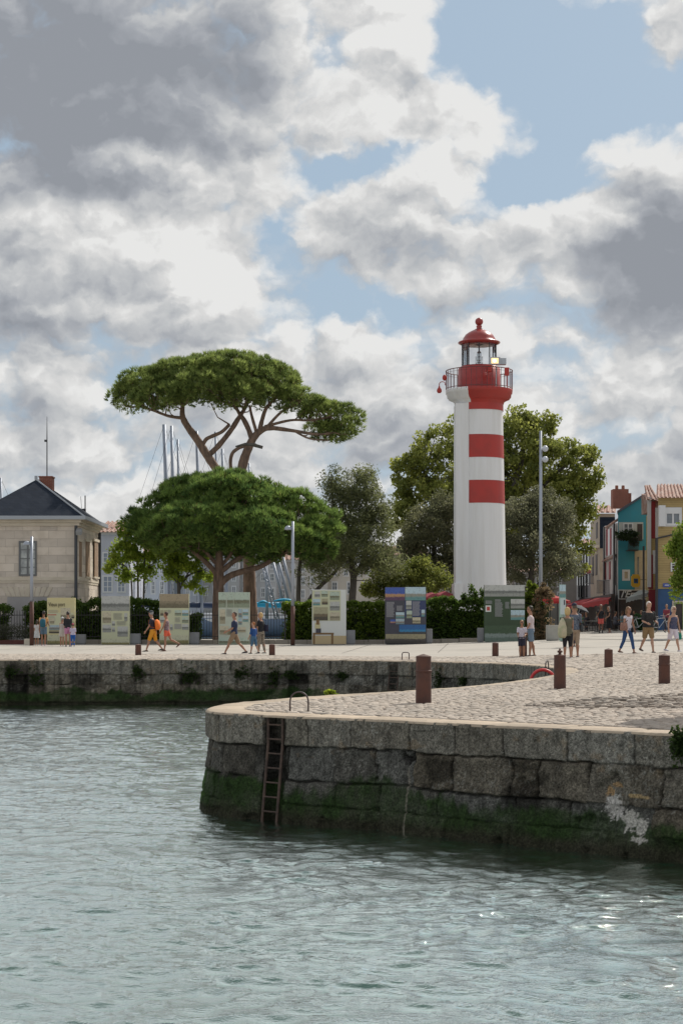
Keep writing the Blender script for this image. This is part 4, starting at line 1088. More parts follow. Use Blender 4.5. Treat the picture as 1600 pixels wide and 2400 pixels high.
# grey and blue houses deeper in the street
far1 = thing('grey_house', 'grey house with lean-to zinc roofs beyond the old stone house', 'house')
_, q = block(far1, 'wall', 1350, 172, 1383, 152, 1410, 152, zat(1279, 152), m_grey)
fg = Fac(1350, 172, 1383, 152)
b = MB(); roof_tiled(b, (U(1362) * 151.6, 151.6, zat(1277, 151.6)), (U(1392) * 151.6, 151.6, zat(1277, 151.6)), (U(1392) * 156, 156, zat(1264, 156)), (U(1362) * 156, 156, zat(1264, 156)), .4, .12); b.build('roof', m_tile, far1)
for xa in (1355, 1361, 1367, 1374):
    b = MB(); fg.rect(b, xa, 1300, xa + 1.6, 1400, .12, .12); b.build('drainpipe', m_dark, far1)
for xa in (1352, 1358, 1364, 1370, 1377):
    for ya, yb in ((1300, 1325), (1345, 1372)):
        b = MB(); fg.rect(b, xa, ya, xa + 2.6, yb, .05, .05); b.build('window', m_glassy, far1)
b = MB(); fg.rect(b, 1366, 1335, 1383, 1346, .06, .08); b.build('red_lintel', m_darkred, far1)
far2 = thing('terrace_house', 'dim grey terrace at the far end of the street', 'house')
block(far2, 'wall', 1333, 195, 1352, 172, 1372, 172, zat(1312, 172), m_grey); fg2 = Fac(1333, 195, 1352, 172)
b = MB(); a_, b2_ = fg2.a, fg2.b; b.add([(a_.x, a_.y, zat(1345, 195)), (b2_.x, b2_.y, zat(1330, 172)), (b2_.x + 3, b2_.y, zat(1300, 172)), (a_.x + 3, a_.y, zat(1318, 195))], [(0, 1, 2, 3)]); b.build('roof', MATS['zinc_roof'], far2)
for xa in (1336, 1341, 1346):
    b = MB(); fg2.rect(b, xa, 1352, xa + 2.2, 1376, .05, .05); b.build('window', m_glassy, far2)
b = MB(); fg2.rect(b, 1339, 1300, 1347, 1330, .4, .4); b.build('teal_gable', m_teal, far2)
# ground floor of the street: dark shop fronts, awnings, sign boards
b = MB()
fs = Fac(1333, 190, 1447, Y3 - .2); fs.rect(b, 1333, 1404, 1447, 1470, .5, .3)
tag(b.build('shop_window_front', m_shop), 'dark glazed cafe front under the red awnings', 'shop front')
b = MB(); f3.rect(b, 1449, 1388, 1520, 1478, .35, .3); b.build('restaurant_front', m_shop, teal)
sg = thing('restaurant_sign', 'black restaurant sign board with white script lettering', 'sign')
fsg = Fac(1449, 122.6, 1530, 122.6)
b = MB(); fsg.rect(b, 1449, 1383, 1524, 1404, .02, .08); b.build('sign_board', mat('sign_black', (.035, .03, .035), .5), sg)
b = MB()
for r_ in ((1448, 1382, 1525, 1384), (1448, 1403, 1525, 1404.5), (1448, 1384, 1449.5, 1403)): fsg.rect(b, *r_, .05, .06)
b.build('sign_border', m_wframe, sg)
def text(body, loc, size, m, parent, shear=0.0, ext=.01, bold=0.0, name='lettering', sx=1.0):
    cu = bpy.data.curves.new(name, 'FONT'); cu.body = body; cu.size = size; cu.extrude = ext; cu.shear = shear; cu.offset = bold
    cu.materials.append(m); o = bpy.data.objects.new(name, cu); COL.objects.link(o)
    bpy.context.view_layer.update()
    me = bpy.data.meshes.new_from_object(o.evaluated_get(bpy.context.evaluated_depsgraph_get()))
    bpy.data.objects.remove(o); o = bpy.data.objects.new(name, me); COL.objects.link(o)
    o.location = loc; o.rotation_euler = (R(90), 0, 0); o.scale = (sx, 1, 1); o.parent = parent
    return o
p = at(1453, 1400, 122.55); text("l'Entre P", p, .70, m_wframe, sg, .35, .012, .012)
def awning(label, pts, drop, m, name='awning'):
    """pts: wall-left, wall-right, front-right, front-left as (px,py,Y)"""
    P_ = [at(*q) for q in pts]; b = MB()
    V = [tuple(v) for v in P_]; b.prism(V, [(x, y, z + .03) for x, y, z in V])
    a, c = P_[3], P_[2]; n = 12; VV = []
    for i in range(n + 1):
        q = a.lerp(c, i / n); VV += [(q.x, q.y, q.z), (q.x, q.y, q.z - drop * (1 - .25 * (i % 2)))]
    b.add(VV, [(2 * i, 2 * i + 2, 2 * i + 3, 2 * i + 1) for i in range(n)])
    for e in (P_[3], P_[2]):
        w = P_[0] if e is P_[3] else P_[1]; b.tube([w - Vector((0, 0, .5)), e], .03, 5)
    return tag(b.build(name, m), label, 'awning')
m_awr = mat('red_canvas', (.45, .04, .045), .8, trans=.25)
m_awg = mat('grey_canvas', (.36, .38, .37), .8, trans=.15)
awning('long red awning over the cafe terrace, nearer one', [(1395, 1402, 140), (1437, 1396, 127), (1425, 1405, 121), (1355, 1418, 130)], .35, m_awr)
awning('red awning deeper in the street over cafe tables', [(1350, 1408, 165), (1390, 1402, 145), (1368, 1412, 138), (1326, 1420, 146)], .35, m_awr)
awning('grey and white striped awning across the restaurant sign', [(1497, 1384, 120), (1528, 1384, 120), (1516, 1390, 117), (1466, 1404, 117)], .28, m_awg)
b = MB(); fy = Fac(1476, 121.5, 1502, 121.5)
yl = thing('hanging_sign', 'square yellow hanging sign with a blue centre', 'sign')
fy.rect(b, 1478, 1350, 1499, 1373, .02, .12); fy.rect(b, 1481, 1346, 1496, 1376, .015, .1); b.build('sign_panel', mat('yellow_sign', (.62, .36, .03), .5), yl)
b = MB(); fy.rect(b, 1484, 1356, 1494, 1367, .03, .03); b.build('blue_centre', m_blue, yl)
b = MB(); fy.rect(b, 1486.5, 1358.5, 1491.5, 1364, .036, .03); b.build('dark_mark', m_dark, yl)
b = MB(); fy.rect(b, 1499, 1358, 1516, 1359.3, .0, .05); b.build('bracket', m_dark, yl)
# ================================================================== foliage
def leafmat(name, rough=.55, trans=.45, spec=.3):
    return mat(name, (1, 1, 1), rough, attr=True, trans=trans, spec=spec)
m_needle = leafmat('pine_needles', .6, .55)
m_leaf = leafmat('broad_leaves', .5, .62)
m_bark = mat('pine_bark', (.25, .165, .12), .9, var=.8, vscale=6, col2=(.10, .07, .055), bump=.04, bscale=9, stretch=(1, 1, .3))
m_barkg = mat('grey_bark', (.11, .10, .085), .9, var=.7, vscale=5, col2=(.06, .055, .05), bump=.03, bscale=9, stretch=(1, 1, .3))

def unit(n, r):
    v = r.normal(size=(n, 3)); return v / np.linalg.norm(v, axis=1, keepdims=True)

def lobe_points(lobes, Y, n, r, fill=.25, under=.35, depth=1.0):
    """puff centres on the surface (and some inside) of ellipsoids given in photo px: (cx, cy, rx, ry[, dY, rY])"""
    s = F_PX / Y; L = []
    for l in lobes:
        cx, cy, rx, ry = l[:4]; dY = l[4] if len(l) > 4 else 0; rY = l[5] if len(l) > 5 else rx / s * depth
        c = at(cx, cy, Y); L.append((c.x, c.y + dY, c.z, rx / s, rY, ry / s))
    L = np.array(L); area = L[:, 3] * L[:, 5] + L[:, 3] * L[:, 4]; cnt = np.maximum(4, (n * area / area.sum())).astype(int)
    out = []; O = []
    for i, c in enumerate(cnt):
        d = unit(c * 2, r); keep = (d[:, 2] > -.25) | (r.uniform(size=len(d)) < under); d = d[keep][:c]
        k = np.where(r.uniform(size=len(d)) < fill, r.uniform(.3, .85, len(d)), r.uniform(.84, 1.0, len(d)))
        p = L[i, :3] + d * L[i, 3:] * k[:, None]
        ins = np.zeros(len(p), bool)
        for j in range(len(L)):
            if j != i: ins |= (((p - L[j, :3]) / L[j, 3:]) ** 2).sum(1) < .62
        ins &= r.uniform(size=len(p)) > fill
        out.append(p[~ins]); O.append(d[~ins])
    return np.concatenate(out), np.concatenate(O), L

def tufts(C, O, Rp, per, r, L=.2, W=.03, nb=6, up=.5, c0=(.07, .12, .03), c1=(.13, .19, .045), flat=.7):
    """needle tufts: fans of thin blades on the outer side of each puff"""
    m = len(C); n = m * per
    idx = np.repeat(np.arange(m), per)
    d = unit(n, r); d += O[idx] * .55; d[:, 2] += .35; d /= np.linalg.norm(d, axis=1, keepdims=True)
    k = r.uniform(.55, 1.0, n) ** .5
    base = C[idx] + d * Rp[idx][:, None] * k[:, None] * np.array([1, 1, flat])
    dirs = d + np.array([0, 0, up]); dirs /= np.linalg.norm(dirs, axis=1, keepdims=True)
    i2 = np.repeat(np.arange(n), nb); N = len(i2)
    bd = dirs[i2] + unit(N, r) * .6; bd /= np.linalg.norm(bd, axis=1, keepdims=True)
    sd_ = np.cross(bd, unit(N, r)); sd_ /= np.linalg.norm(sd_, axis=1, keepdims=True) + 1e-9
    p = base[i2]; ln = L * r.uniform(.7, 1.15, N)[:, None]
    V = np.stack([p - sd_ * W / 2, p + sd_ * W / 2, p + bd * ln], 1).reshape(-1, 3)
    Fc = np.arange(N * 3).reshape(-1, 3)
    pc = r.uniform(0, 1, m)[idx][i2]; t_ = np.clip(.6 * pc + .4 * r.uniform(0, 1, N), 0, 1)[:, None]
    col = np.array(c0) * (1 - t_) + np.array(c1) * t_
    dead = r.uniform(size=N) < .025; col[dead] = (.16, .10, .05)
    return V, Fc, np.repeat(col, 3, 0)

def leaves(C, O, Rp, per, r, L=.14, W=.1, c0=(.06, .10, .02), c1=(.16, .20, .035), flat=.85, lit=None, cols=None):
    m = len(C); idx = np.repeat(np.arange(m), per); n = len(idx)
    d = unit(n, r); k = r.uniform(.0, 1.0, n) ** .4
    p = C[idx] + d * (Rp[idx] * k)[:, None] * np.array([1, 1, flat])
    a = unit(n, r); b = np.cross(a, unit(n, r)); b /= np.linalg.norm(b, axis=1, keepdims=True) + 1e-9
    sc = r.uniform(.65, 1.2, n)[:, None]
    a = a * L / 2 * sc; b = b * W / 2 * sc; nn = np.cross(a, b); nn /= np.linalg.norm(nn, axis=1, keepdims=True) + 1e-9
    V = np.stack([p - a, p - a * .1 + b, p + a, p - a * .1 - b + nn * L * .12], 1).reshape(-1, 3)
    Fc = np.arange(n * 4).reshape(-1, 4)
    pc = r.uniform(0, 1, m)[idx]; t_ = np.clip(.55 * pc + .45 * r.uniform(0, 1, n), 0, 1)[:, None]
    col = np.array(c0) * (1 - t_) + np.array(c1) * t_
    return V, Fc, np.repeat(col, 4, 0)

def limb(mb, pts, Y, n=9, wob=0.0):
    """pts: (px, py, radius px[, dY])"""
    P_ = []; rr = []
    for q in pts:
        dY = q[3] if len(q) > 3 else 0
        c = at(q[0], q[1], Y); P_.append(Vector((c.x, c.y + dY, c.z))); rr.append(q[2] * Y / F_PX)
    PP = []; RR = []
    for i in range(len(P_) - 1):
        p0 = P_[max(i - 1, 0)]; p1, p2 = P_[i], P_[i + 1]; p3 = P_[min(i + 2, len(P_) - 1)]
        for k in range(5):
            t_ = k / 5
            PP.append(.5 * ((2 * p1) + (-p0 + p2) * t_ + (2 * p0 - 5 * p1 + 4 * p2 - p3) * t_ * t_ + (-p0 + 3 * p1 - 3 * p2 + p3) * t_ ** 3)); RR.append((rr[i] + (rr[i + 1] - rr[i]) * t_) * random.uniform(.94, 1.06))
    PP.append(P_[-1]); RR.append(rr[-1])
    mb.tube(PP, RR, n)
    return PP

def twigs(mb, nodes, C, r, count, r0=.05, sag=.1, maxd=4.5):
    nodes = np.array([tuple(x) for x in nodes])
    pick = r.choice(len(C), min(count, len(C)), replace=False)
    for i in pick:
        c = C[i]; dd = np.linalg.norm(nodes - c, axis=1); j = int(np.argmin(dd + r.uniform(0, 1.2, len(dd))))
        if dd[j] > maxd: continue
        a = Vector(nodes[j]); e = Vector(c); m_ = a.lerp(e, .5) + Vector((r.uniform(-.15, .15), r.uniform(-.15, .15), -sag * dd[j]))
        mb.tube([a, m_, e], [r0, r0 * .6, r0 * .25], 5, cap=False)

def tree(name, label, Y, lobes, limbs, npuff, puffr, kind, seed, cat='tree', bark=None, twig=80, group=None, fill=.25, under=.35, depth=1.0, **kw):
    r = np.random.default_rng(seed)
    t_ = thing(name, label, cat, group=group)
    C, O, L = lobe_points(lobes, Y, npuff, r, fill, under, depth)
    C = C + r.normal(0, puffr * .3, C.shape)
    Rp = puffr * r.uniform(.65, 1.25, len(C))
    per = kw.pop('per'); r0 = kw.pop('r0', .05); md = kw.pop('maxd', 4.5)
    V, Fc, col = (tufts if kind == 'needle' else leaves)(C, O, Rp, per, r, **kw)
    npobj('crown', V, Fc, m_needle if kind == 'needle' else m_leaf, t_, col)
    b = MB(); nodes = []
    for l in limbs: nodes += limb(b, l, Y)
    if twig: twigs(b, nodes, C, r, twig, r0, maxd=md)
    b.build('trunk', bark or m_barkg, t_, True)
    return t_

# tall umbrella pine
tree('umbrella_pine', 'tall umbrella pine with wide flat crown and two bare leaning trunks', 104,
     [(372, 908, 90, 38), (305, 932, 38, 32), (450, 884, 108, 36), (545, 872, 100, 30, -1), (605, 888, 88, 36, 1), (645, 918, 50, 36), (490, 918, 90, 34, -2), (395, 938, 70, 26, -1.5),
      (705, 948, 55, 22), (750, 966, 46, 26), (808, 982, 34, 28), (778, 1006, 50, 18, 1), (560, 935, 70, 28, -2)],
     [[(590, 1500, 20), (586, 1420, 17), (584, 1340, 15), (583, 1260, 13), (578, 1180, 12), (565, 1120, 11), (570, 1085, 11.5), (580, 1055, 10.5), (592, 1030, 9), (608, 1012, 7.5), (632, 1003, 6), (690, 1010, 4), (745, 1018, 3), (790, 1012, 2)],
      [(583, 1300, 13, .8), (570, 1200, 12, .8), (540, 1140, 11, .5), (508, 1100, 10.5), (484, 1065, 10), (462, 1030, 9), (440, 1000, 8), (428, 975, 7), (428, 940, 4), (420, 905, 3)],
      [(592, 1035, 7), (583, 1008, 6), (572, 985, 6), (556, 960, 4), (548, 930, 3)], [(488, 1068, 7), (512, 1045, 6.5), (540, 1010, 6), (556, 985, 6), (575, 955, 4), (590, 925, 3)],
      [(475, 1045, 4.5), (483, 1030, 4.5), (498, 1022, 4.5), (520, 1012, 4), (538, 995, 4)], [(545, 1118, 4), (540, 1085, 4.5), (545, 1062, 4), (560, 1050, 4), (575, 1044, 5)],
      [(608, 1012, 6), (614, 985, 5), (625, 955, 4), (650, 930, 3)], [(600, 1010, 4), (590, 975, 3.5), (585, 950, 2.5)],
      [(430, 980, 4), (395, 975, 3.5), (360, 962, 3), (325, 952, 2)], [(620, 1000, 4), (680, 985, 3), (730, 985, 2.5), (780, 975, 2)], [(690, 1010, 3), (725, 1028, 2.2), (770, 1032, 1.5)],
      [(622, 1005, 4), (660, 965, 3), (700, 945, 2)]],
     1450, .36, 'needle', 11, bark=m_bark, twig=260, under=.55, fill=.22, per=19, nb=7, L=.30, W=.046, up=.9, c0=(.07, .115, .035), c1=(.38, .46, .13), r0=.055, depth=.85)
# low round pine in front
tree('stone_pine', 'broad low stone pine with dense rounded crown in front of the tall pine', 97,
     [(385, 1218, 72, 50), (338, 1248, 36, 42), (465, 1178, 88, 52), (540, 1172, 95, 55, -1), (605, 1190, 90, 52, 1), (680, 1208, 74, 50), (745, 1242, 50, 50), (480, 1240, 115, 50, -2), (590, 1250, 105, 46, -2),
      (690, 1270, 74, 34, -1), (405, 1262, 72, 34, -1), (620, 1285, 86, 28, 1), (735, 1285, 42, 28), (500, 1275, 86, 28, 1), (440, 1150, 52, 28, 1), (525, 1135, 55, 24, 1)],
     [[(511, 1500, 13), (510, 1440, 13), (512, 1390, 13), (512, 1350, 12), (514, 1320, 10), (512, 1280, 8), (508, 1240, 6)],
      [(512, 1375, 8), (535, 1352, 7.5), (565, 1340, 7), (610, 1328, 6), (650, 1305, 5), (685, 1288, 4), (720, 1270, 3)],
      [(512, 1345, 7), (545, 1318, 6), (575, 1298, 5), (600, 1270, 4)], [(508, 1345, 7), (485, 1320, 6), (462, 1300, 5), (440, 1280, 4)], [(514, 1330, 5), (540, 1300, 4), (550, 1270, 3)], [(506, 1320, 5), (470, 1285, 4), (410, 1265, 3)]],
     2100, .36, 'needle', 12, bark=m_bark, twig=180, under=.5, fill=.2, per=19, nb=7, L=.32, W=.050, up=.9, c0=(.035, .09, .032), c1=(.31, .43, .10), r0=.05, depth=.8)
# grey-green tree in the middle
tree('olive_tree', 'dark grey-green feathery tree between the low pine and the lighthouse', 101,
     [(800, 1180, 42, 62), (850, 1165, 40, 55), (780, 1130, 20, 30), (858, 1125, 20, 32), (770, 1250, 62, 60, 1), (850, 1250, 62, 62), (820, 1300, 72, 42, -1), (900, 1320, 40, 40), (740, 1320, 50, 40, 1), (890, 1200, 26, 40)],
     [[(822, 1500, 9), (824, 1420, 9), (828, 1350, 8), (820, 1300, 6), (815, 1240, 4), (800, 1180, 3)], [(826, 1360, 6), (850, 1310, 4), (860, 1240, 3), (858, 1160, 2)], [(700, 1500, 7, 1), (698, 1420, 6, 1), (700, 1340, 5, 1), (705, 1290, 3, 1)],
      [(700, 1450, 6, 1), (735, 1390, 5, 1), (775, 1350, 4, 1), (800, 1320, 3, 1)], [(780, 1200, 3), (778, 1150, 2), (776, 1110, 1.4)], [(858, 1160, 2), (858, 1105, 1.4)]],
     520, .58, 'leaf', 13, twig=160, per=90, L=.20, W=.055, c0=(.09, .11, .05), c1=(.28, .30, .14), fill=.5, r0=.035)
# big plane tree behind the lighthouse
tree('plane_tree', 'large yellowish green plane tree with airy crown behind the lighthouse', 118,
     [(975, 1110, 52, 55), (1020, 1060, 48, 50), (1060, 1030, 30, 45), (960, 1190, 45, 55), (1000, 1150, 60, 60), (1210, 1010, 50, 45), (1225, 985, 22, 28), (1275, 1015, 30, 42), (1260, 1080, 80, 60), (1330, 1090, 58, 50), (1375, 1085, 26, 40),
      (1340, 1150, 55, 60), (1320, 1230, 50, 60), (1190, 1090, 60, 60), (1340, 1290, 40, 55), (940, 1140, 24, 45), (945, 1240, 40, 60), (1245, 1045, 60, 50), (985, 1200, 60, 60), (1245, 1150, 80, 60, 1), (1120, 1100, 70, 60, 2), (1380, 1120, 24, 40), (1130, 1200, 120, 90, 2), (1355, 1200, 45, 60), (1375, 1140, 28, 40), (1300, 1160, 70, 60)],
     [[(1140, 1500, 16), (1140, 1400, 15), (1150, 1300, 13), (1170, 1220, 10), (1200, 1150, 7), (1222, 1080, 5), (1228, 1000, 3)], [(1165, 1240, 8), (1235, 1180, 6), (1290, 1120, 4), (1340, 1080, 3)], [(1145, 1320, 8), (1080, 1230, 6), (1020, 1150, 5), (985, 1090, 3)],
      [(1225, 1180, 5), (1240, 1100, 4), (1262, 1040, 2.5)], [(1240, 1185, 4), (1310, 1170, 3), (1370, 1110, 2)]],
     820, .60, 'leaf', 14, twig=240, per=90, L=.23, W=.18, c0=(.11, .145, .035), c1=(.42, .44, .11), fill=.35, r0=.045, maxd=6)
# grey holm oaks in front of it
tree('holm_oak', 'dense greyish holm oak right of the lighthouse shaft', 109,
     [(1215, 1230, 62, 62), (1290, 1240, 55, 62), (1240, 1320, 85, 75, -1), (1310, 1330, 45, 60), (1190, 1330, 50, 70), (1270, 1190, 50, 40, 1)],
     [[(1235, 1500, 9), (1240, 1420, 9), (1245, 1340, 6), (1250, 1260, 4)], [(1240, 1400, 5), (1290, 1320, 4), (1295, 1250, 3)]],
     360, .62, 'leaf', 15, twig=60, per=130, L=.17, W=.09, c0=(.07, .08, .045), c1=(.25, .25, .15), fill=.3)
tree('holm_oak', 'dense greyish holm oak left of the lighthouse shaft', 109,
     [(1010, 1250, 62, 62), (985, 1300, 50, 60), (1040, 1210, 40, 50), (1035, 1330, 60, 60), (975, 1360, 35, 35)],
     [[(1020, 1500, 8), (1020, 1420, 8), (1018, 1340, 6), (1015, 1260, 4)], [(1020, 1400, 5), (985, 1340, 4), (975, 1280, 3)]],
     290, .62, 'leaf', 16, twig=60, per=120, L=.17, W=.09, c0=(.07, .08, .042), c1=(.24, .24, .13), fill=.3)
# slender young trees and the spreading bright one
tree('young_tree', 'slender multi-stemmed light green tree right of the stone pavilion', 99,
     [(300, 1255, 24, 30), (325, 1290, 30, 38), (290, 1310, 28, 32), (345, 1260, 22, 26), (270, 1330, 20, 15), (340, 1330, 28, 30), (298, 1355, 20, 25), (310, 1215, 16, 20), (360, 1300, 24, 30), (275, 1290, 20, 20), (330, 1235, 24, 26)],
     [[(322, 1500, 2.6), (324, 1400, 2.5), (322, 1320, 2), (315, 1250, 1.5), (310, 1210, 1)], [(338, 1500, 2.6), (337, 1400, 2.3), (340, 1300, 1.6), (346, 1250, 1)], [(305, 1500, 2.2, .6), (307, 1400, 2, .6), (302, 1330, 1.6, .6), (290, 1290, 1, .6)], [(318, 1360, 1.5), (292, 1325, 1), (268, 1328, .8)], [(340, 1360, 1.3), (352, 1320, 1)]],
     190, .34, 'leaf', 17, twig=130, per=42, L=.20, W=.11, c0=(.15, .24, .03), c1=(.44, .54, .08), fill=.5, r0=.02)
tree('spreading_tree', 'low bright green spreading tree with flat tiers left of the pine trunk', 99,
     [(395, 1310, 30, 16), (440, 1328, 48, 14), (480, 1350, 30, 9), (400, 1345, 28, 12), (430, 1300, 30, 14), (385, 1288, 22, 20), (455, 1372, 24, 8), (470, 1290, 30, 20, 1)],
     [[(421, 1500, 4.5), (420, 1420, 4.5), (419, 1370, 4), (416, 1330, 2.6), (400, 1300, 1.6)], [(420, 1385, 2.6), (440, 1350, 2), (480, 1335, 1.4)], [(419, 1370, 2), (398, 1345, 1.4)], [(424, 1370, 2), (450, 1330, 1.5), (470, 1300, 1)]],
     120, .32, 'leaf', 18, twig=90, per=46, L=.19, W=.12, c0=(.16, .24, .03), c1=(.42, .52, .07), fill=.5, r0=.02, under=.7)
tree('bright_shrub', 'yellow-green bushes glowing between the middle tree and the lighthouse', 104,
     [(905, 1345, 35, 28), (950, 1365, 50, 38), (1010, 1370, 40, 34), (880, 1385, 30, 25), (975, 1330, 26, 18)], [[(940, 1500, 4), (942, 1420, 3), (945, 1370, 2)], [(1000, 1500, 4), (1002, 1420, 3), (1005, 1370, 2)]],
     170, .5, 'leaf', 19, cat='bush', twig=30, per=80, L=.17, W=.10, c0=(.11, .14, .03), c1=(.31, .33, .08), fill=.4)
tree('street_tree', 'light green leafy tree cut off by the right edge of the picture', 84,
     [(1600, 1285, 32, 36), (1606, 1248, 20, 22), (1630, 1330, 44, 56), (1598, 1362, 28, 20), (1582, 1300, 20, 16), (1600, 1392, 22, 10), (1655, 1270, 44, 66)],
     [[(1632, 1488, 5), (1630, 1400, 4.5), (1625, 1330, 3), (1605, 1280, 2)], [(1628, 1400, 2.5), (1598, 1380, 1.5)], [(1626, 1350, 2.5), (1590, 1310, 1.5)]],
     170, .38, 'leaf', 20, twig=90, per=48, L=.17, W=.12, c0=(.10, .17, .024), c1=(.27, .34, .05), fill=.45, r0=.02)

# hedges: clipped boxes of leaves
def hedge(label, px0, px1, ptop, Y, seed, dY=1.3, c0=(.035, .075, .016), c1=(.13, .20, .032), bump=5, extra=None, name='hedge', L=.15, dens=210, pbot=1506):
    r = np.random.default_rng(seed); s = F_PX / Y
    x0, x1 = U(px0) * Y, U(px1) * Y; z0 = EYE + (HOR - pbot) / s; zt = EYE + (HOR - ptop) / s
    n = int((x1 - x0) * dens); C = []
    while len(C) < n:
        q = r.uniform(size=3); x = x0 + q[0] * (x1 - x0); h = zt + (fbm(np.array([x * 1.3]), np.array([seed * 3.1]), 3, seed)[0] - .5) * bump / s * 4
        f = r.uniform()
        if f < .55: p = (x, Y + r.uniform(0, .18), z0 + q[2] * (h - z0))
        elif f < .88: p = (x, Y + r.uniform(0, dY), h - r.uniform(0, .12))
        else: p = (x, Y + r.uniform(0, dY), z0 + q[2] * (h - z0))
        C.append(p)
    C = np.array(C); Rp = r.uniform(.12, .24, len(C))
    V, Fc, col = leaves(C, None, Rp, 15, r, L, L * .62, c0, c1)
    top = ss(np.repeat(C[:, 2], 15 * 4), zt - .5, zt)[:, None]
    Vs, Fs, Cs = [V], [Fc], [col]
    if extra is not None:
        ex = []
        for (px, py, rx) in extra:
            for k in range(12):
                t_ = k / 12; c = at(px + r.uniform(-rx, rx) * (1 - t_), ptop + (py - ptop) * t_, Y + .4); ex.append(tuple(c))
        V2, F2, C2 = leaves(np.array(ex), None, np.full(len(ex), .16), 16, r, L * 1.1, L * .55, c0, c1)
        Fs.append(F2 + len(V)); Vs.append(V2); Cs.append(C2)
    t_ = thing(name, label, 'hedge' if name == 'hedge' else 'bush')
    npobj('foliage', np.concatenate(Vs), np.concatenate(Fs), m_leaf, t_, np.concatenate(Cs))
    b = MB()
    for i in range(max(2, int((x1 - x0) / .6))):
        x = x0 + .3 + i * .6 + r.uniform(-.1, .1)
        if x < x1: b.tube([(x, Y + dY * .5, -.05), (x + r.uniform(-.1, .1), Y + dY * .5, zt - .4)], [.03, .012], 5)
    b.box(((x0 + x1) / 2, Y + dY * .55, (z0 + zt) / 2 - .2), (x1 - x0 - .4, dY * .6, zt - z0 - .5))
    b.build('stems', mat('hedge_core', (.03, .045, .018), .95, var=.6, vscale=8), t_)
    return t_
hedge('clipped hedge at the far left edge beside the iron railings', -40, 18, 1426, 91.2, 31)
hedge('rounded dark hedge left of the yellow information board', 58, 114, 1416, 91.0, 32, bump=12)
hedge('dark hedge between the yellow board and the pale board beside it', 172, 244, 1412, 91.4, 33, bump=8)
hedge('dark uneven hedge behind the orange-clad walkers', 300, 384, 1412, 91.6, 34, bump=10)
hedge('low dark shrub left of the long iron railings', 432, 470, 1440, 92.0, 35, bump=10)
hedge('bright clipped hedge from the tall grey lamp post to the white picture board', 664, 745, 1412, 91.4, 36, c1=(.22, .30, .035))
hedge('bright clipped hedge between the white board and the night-view board', 745, 912, 1415, 91.4, 37, c1=(.22, .30, .035))
hedge('dark hedge with long upright shoots at the lighthouse foot', 990, 1145, 1412, 91.2, 38, bump=9, extra=[(1104, 1368, 9), (1086, 1392, 7), (1113, 1384, 7), (1130, 1380, 6), (1060, 1400, 8)])
hedge('yellow-green shrub right of the green information board', 1222, 1272, 1388, 90.5, 39, c0=(.06, .09, .012), c1=(.20, .26, .03), bump=16, name='leafy_shrub', extra=[(1240, 1362, 6), (1252, 1370, 8)])
hedge('dry brown shrub beside the grey litter block', 1250, 1296, 1398, 89.6, 40, c0=(.12, .085, .045), c1=(.30, .22, .13), bump=22, name='dry_shrub', dens=120, extra=[(1272, 1364, 10), (1285, 1390, 9)])
# ================================================================== low kerb wall, railings, planter
m_kerb = ashlar('kerb_stone', (.30, .27, .23), (.25, .225, .20), (.14, .12, .10), 1.0, .6, msize=.015)
for (label, pa, pb, cat) in (('low stone kerb wall under the railings and hedges left of the night-view board', 20, 735, 'kerb wall'), ('low stone kerb wall under the hedges right of the white picture board', 735, 1290, 'kerb wall')):
    b = MB(); Y = 90.3; xa, xb = U(pa) * Y, U(pb) * Y; n = int((xb - xa) / .95)
    for i in range(n):
        x = xa + (xb - xa) * i / n; w_ = (xb - xa) / n - .02; g = G(x, Y)
        b.box((x + w_ / 2, Y + .2 + random.uniform(-.01, .01), g + .10), (w_, .38, .26 + random.uniform(-.02, .02)))
    tag(b.build('kerb_wall', m_kerb, bevel=.02), label, cat)
m_iron = mat('black_iron', (.025, .023, .026), .55)
def railing(label, pa, pb, Y=90.9, ptop=1432, pbot=1498):
    t_ = thing('iron_railing', label, 'railing'); xa, xb = U(pa) * Y, U(pb) * Y; zt, zb = zat(ptop, Y), zat(pbot, Y)
    b = MB(); n = int((xb - xa) / .145)
    for i in range(n + 1):
        x = xa + (xb - xa) * i / n; b.tube([(x, Y, zb), (x, Y, zt - .04), (x, Y, zt + .06)], [.013, .013, .002], 4)
    b.build('bars', m_iron, t_)
    b = MB(); b.b2((xa, Y - .02, zt - .24), (xb, Y + .02, zt - .20)); b.b2((xa, Y - .02, zb + .12), (xb, Y + .02, zb + .16)); b.build('rails', m_iron, t_)
    k = max(1, int((xb - xa) / 2.6))
    for i in range(k + 1):
        x = xa + (xb - xa) * i / k; MB().b2((x - .035, Y - .035, zb - .35), (x + .035, Y + .035, zt)).build('post', m_iron, t_)
railing('short stretch of black iron railings at the left edge before the pavilion', -30, 60)
railing('black iron railings in front of the dark hedges beside the stone pavilion', 172, 432)
railing('long black iron railings in front of the boats', 432, 668)
b = MB(); Y = 89.5; xa, xb = U(-30) * Y, U(62) * Y; n = 34
for i in range(n): b.b2((xa + (xb - xa) * i / n, Y, G(xa, Y) - .02), (xa + (xb - xa) * (i + .82) / n, Y + .04, zat(1500, Y)))
b.b2((xa, Y + .05, .0), (xb, Y + .9, zat(1502, Y)))
tag(b.build('planter', mat('red_slats', (.12, .035, .03), .7, var=.4)), 'long low planter of dark red wooden slats at the left edge', 'planter')
b = MB(); b.box((U(68) * 88.6, 88.6, G(-16, 88.6) + .14), (.42, .42, .34)); tag(b.build('stone_block', m_limeplain, bevel=.04), 'small pale stone block at the foot of the left lamp post', 'stone block')
r_ = np.random.default_rng(5); C_ = np.column_stack([r_.uniform(xa, xb, 260), r_.uniform(Y + .1, Y + .8, 260), r_.uniform(.4, 1.1, 260)])
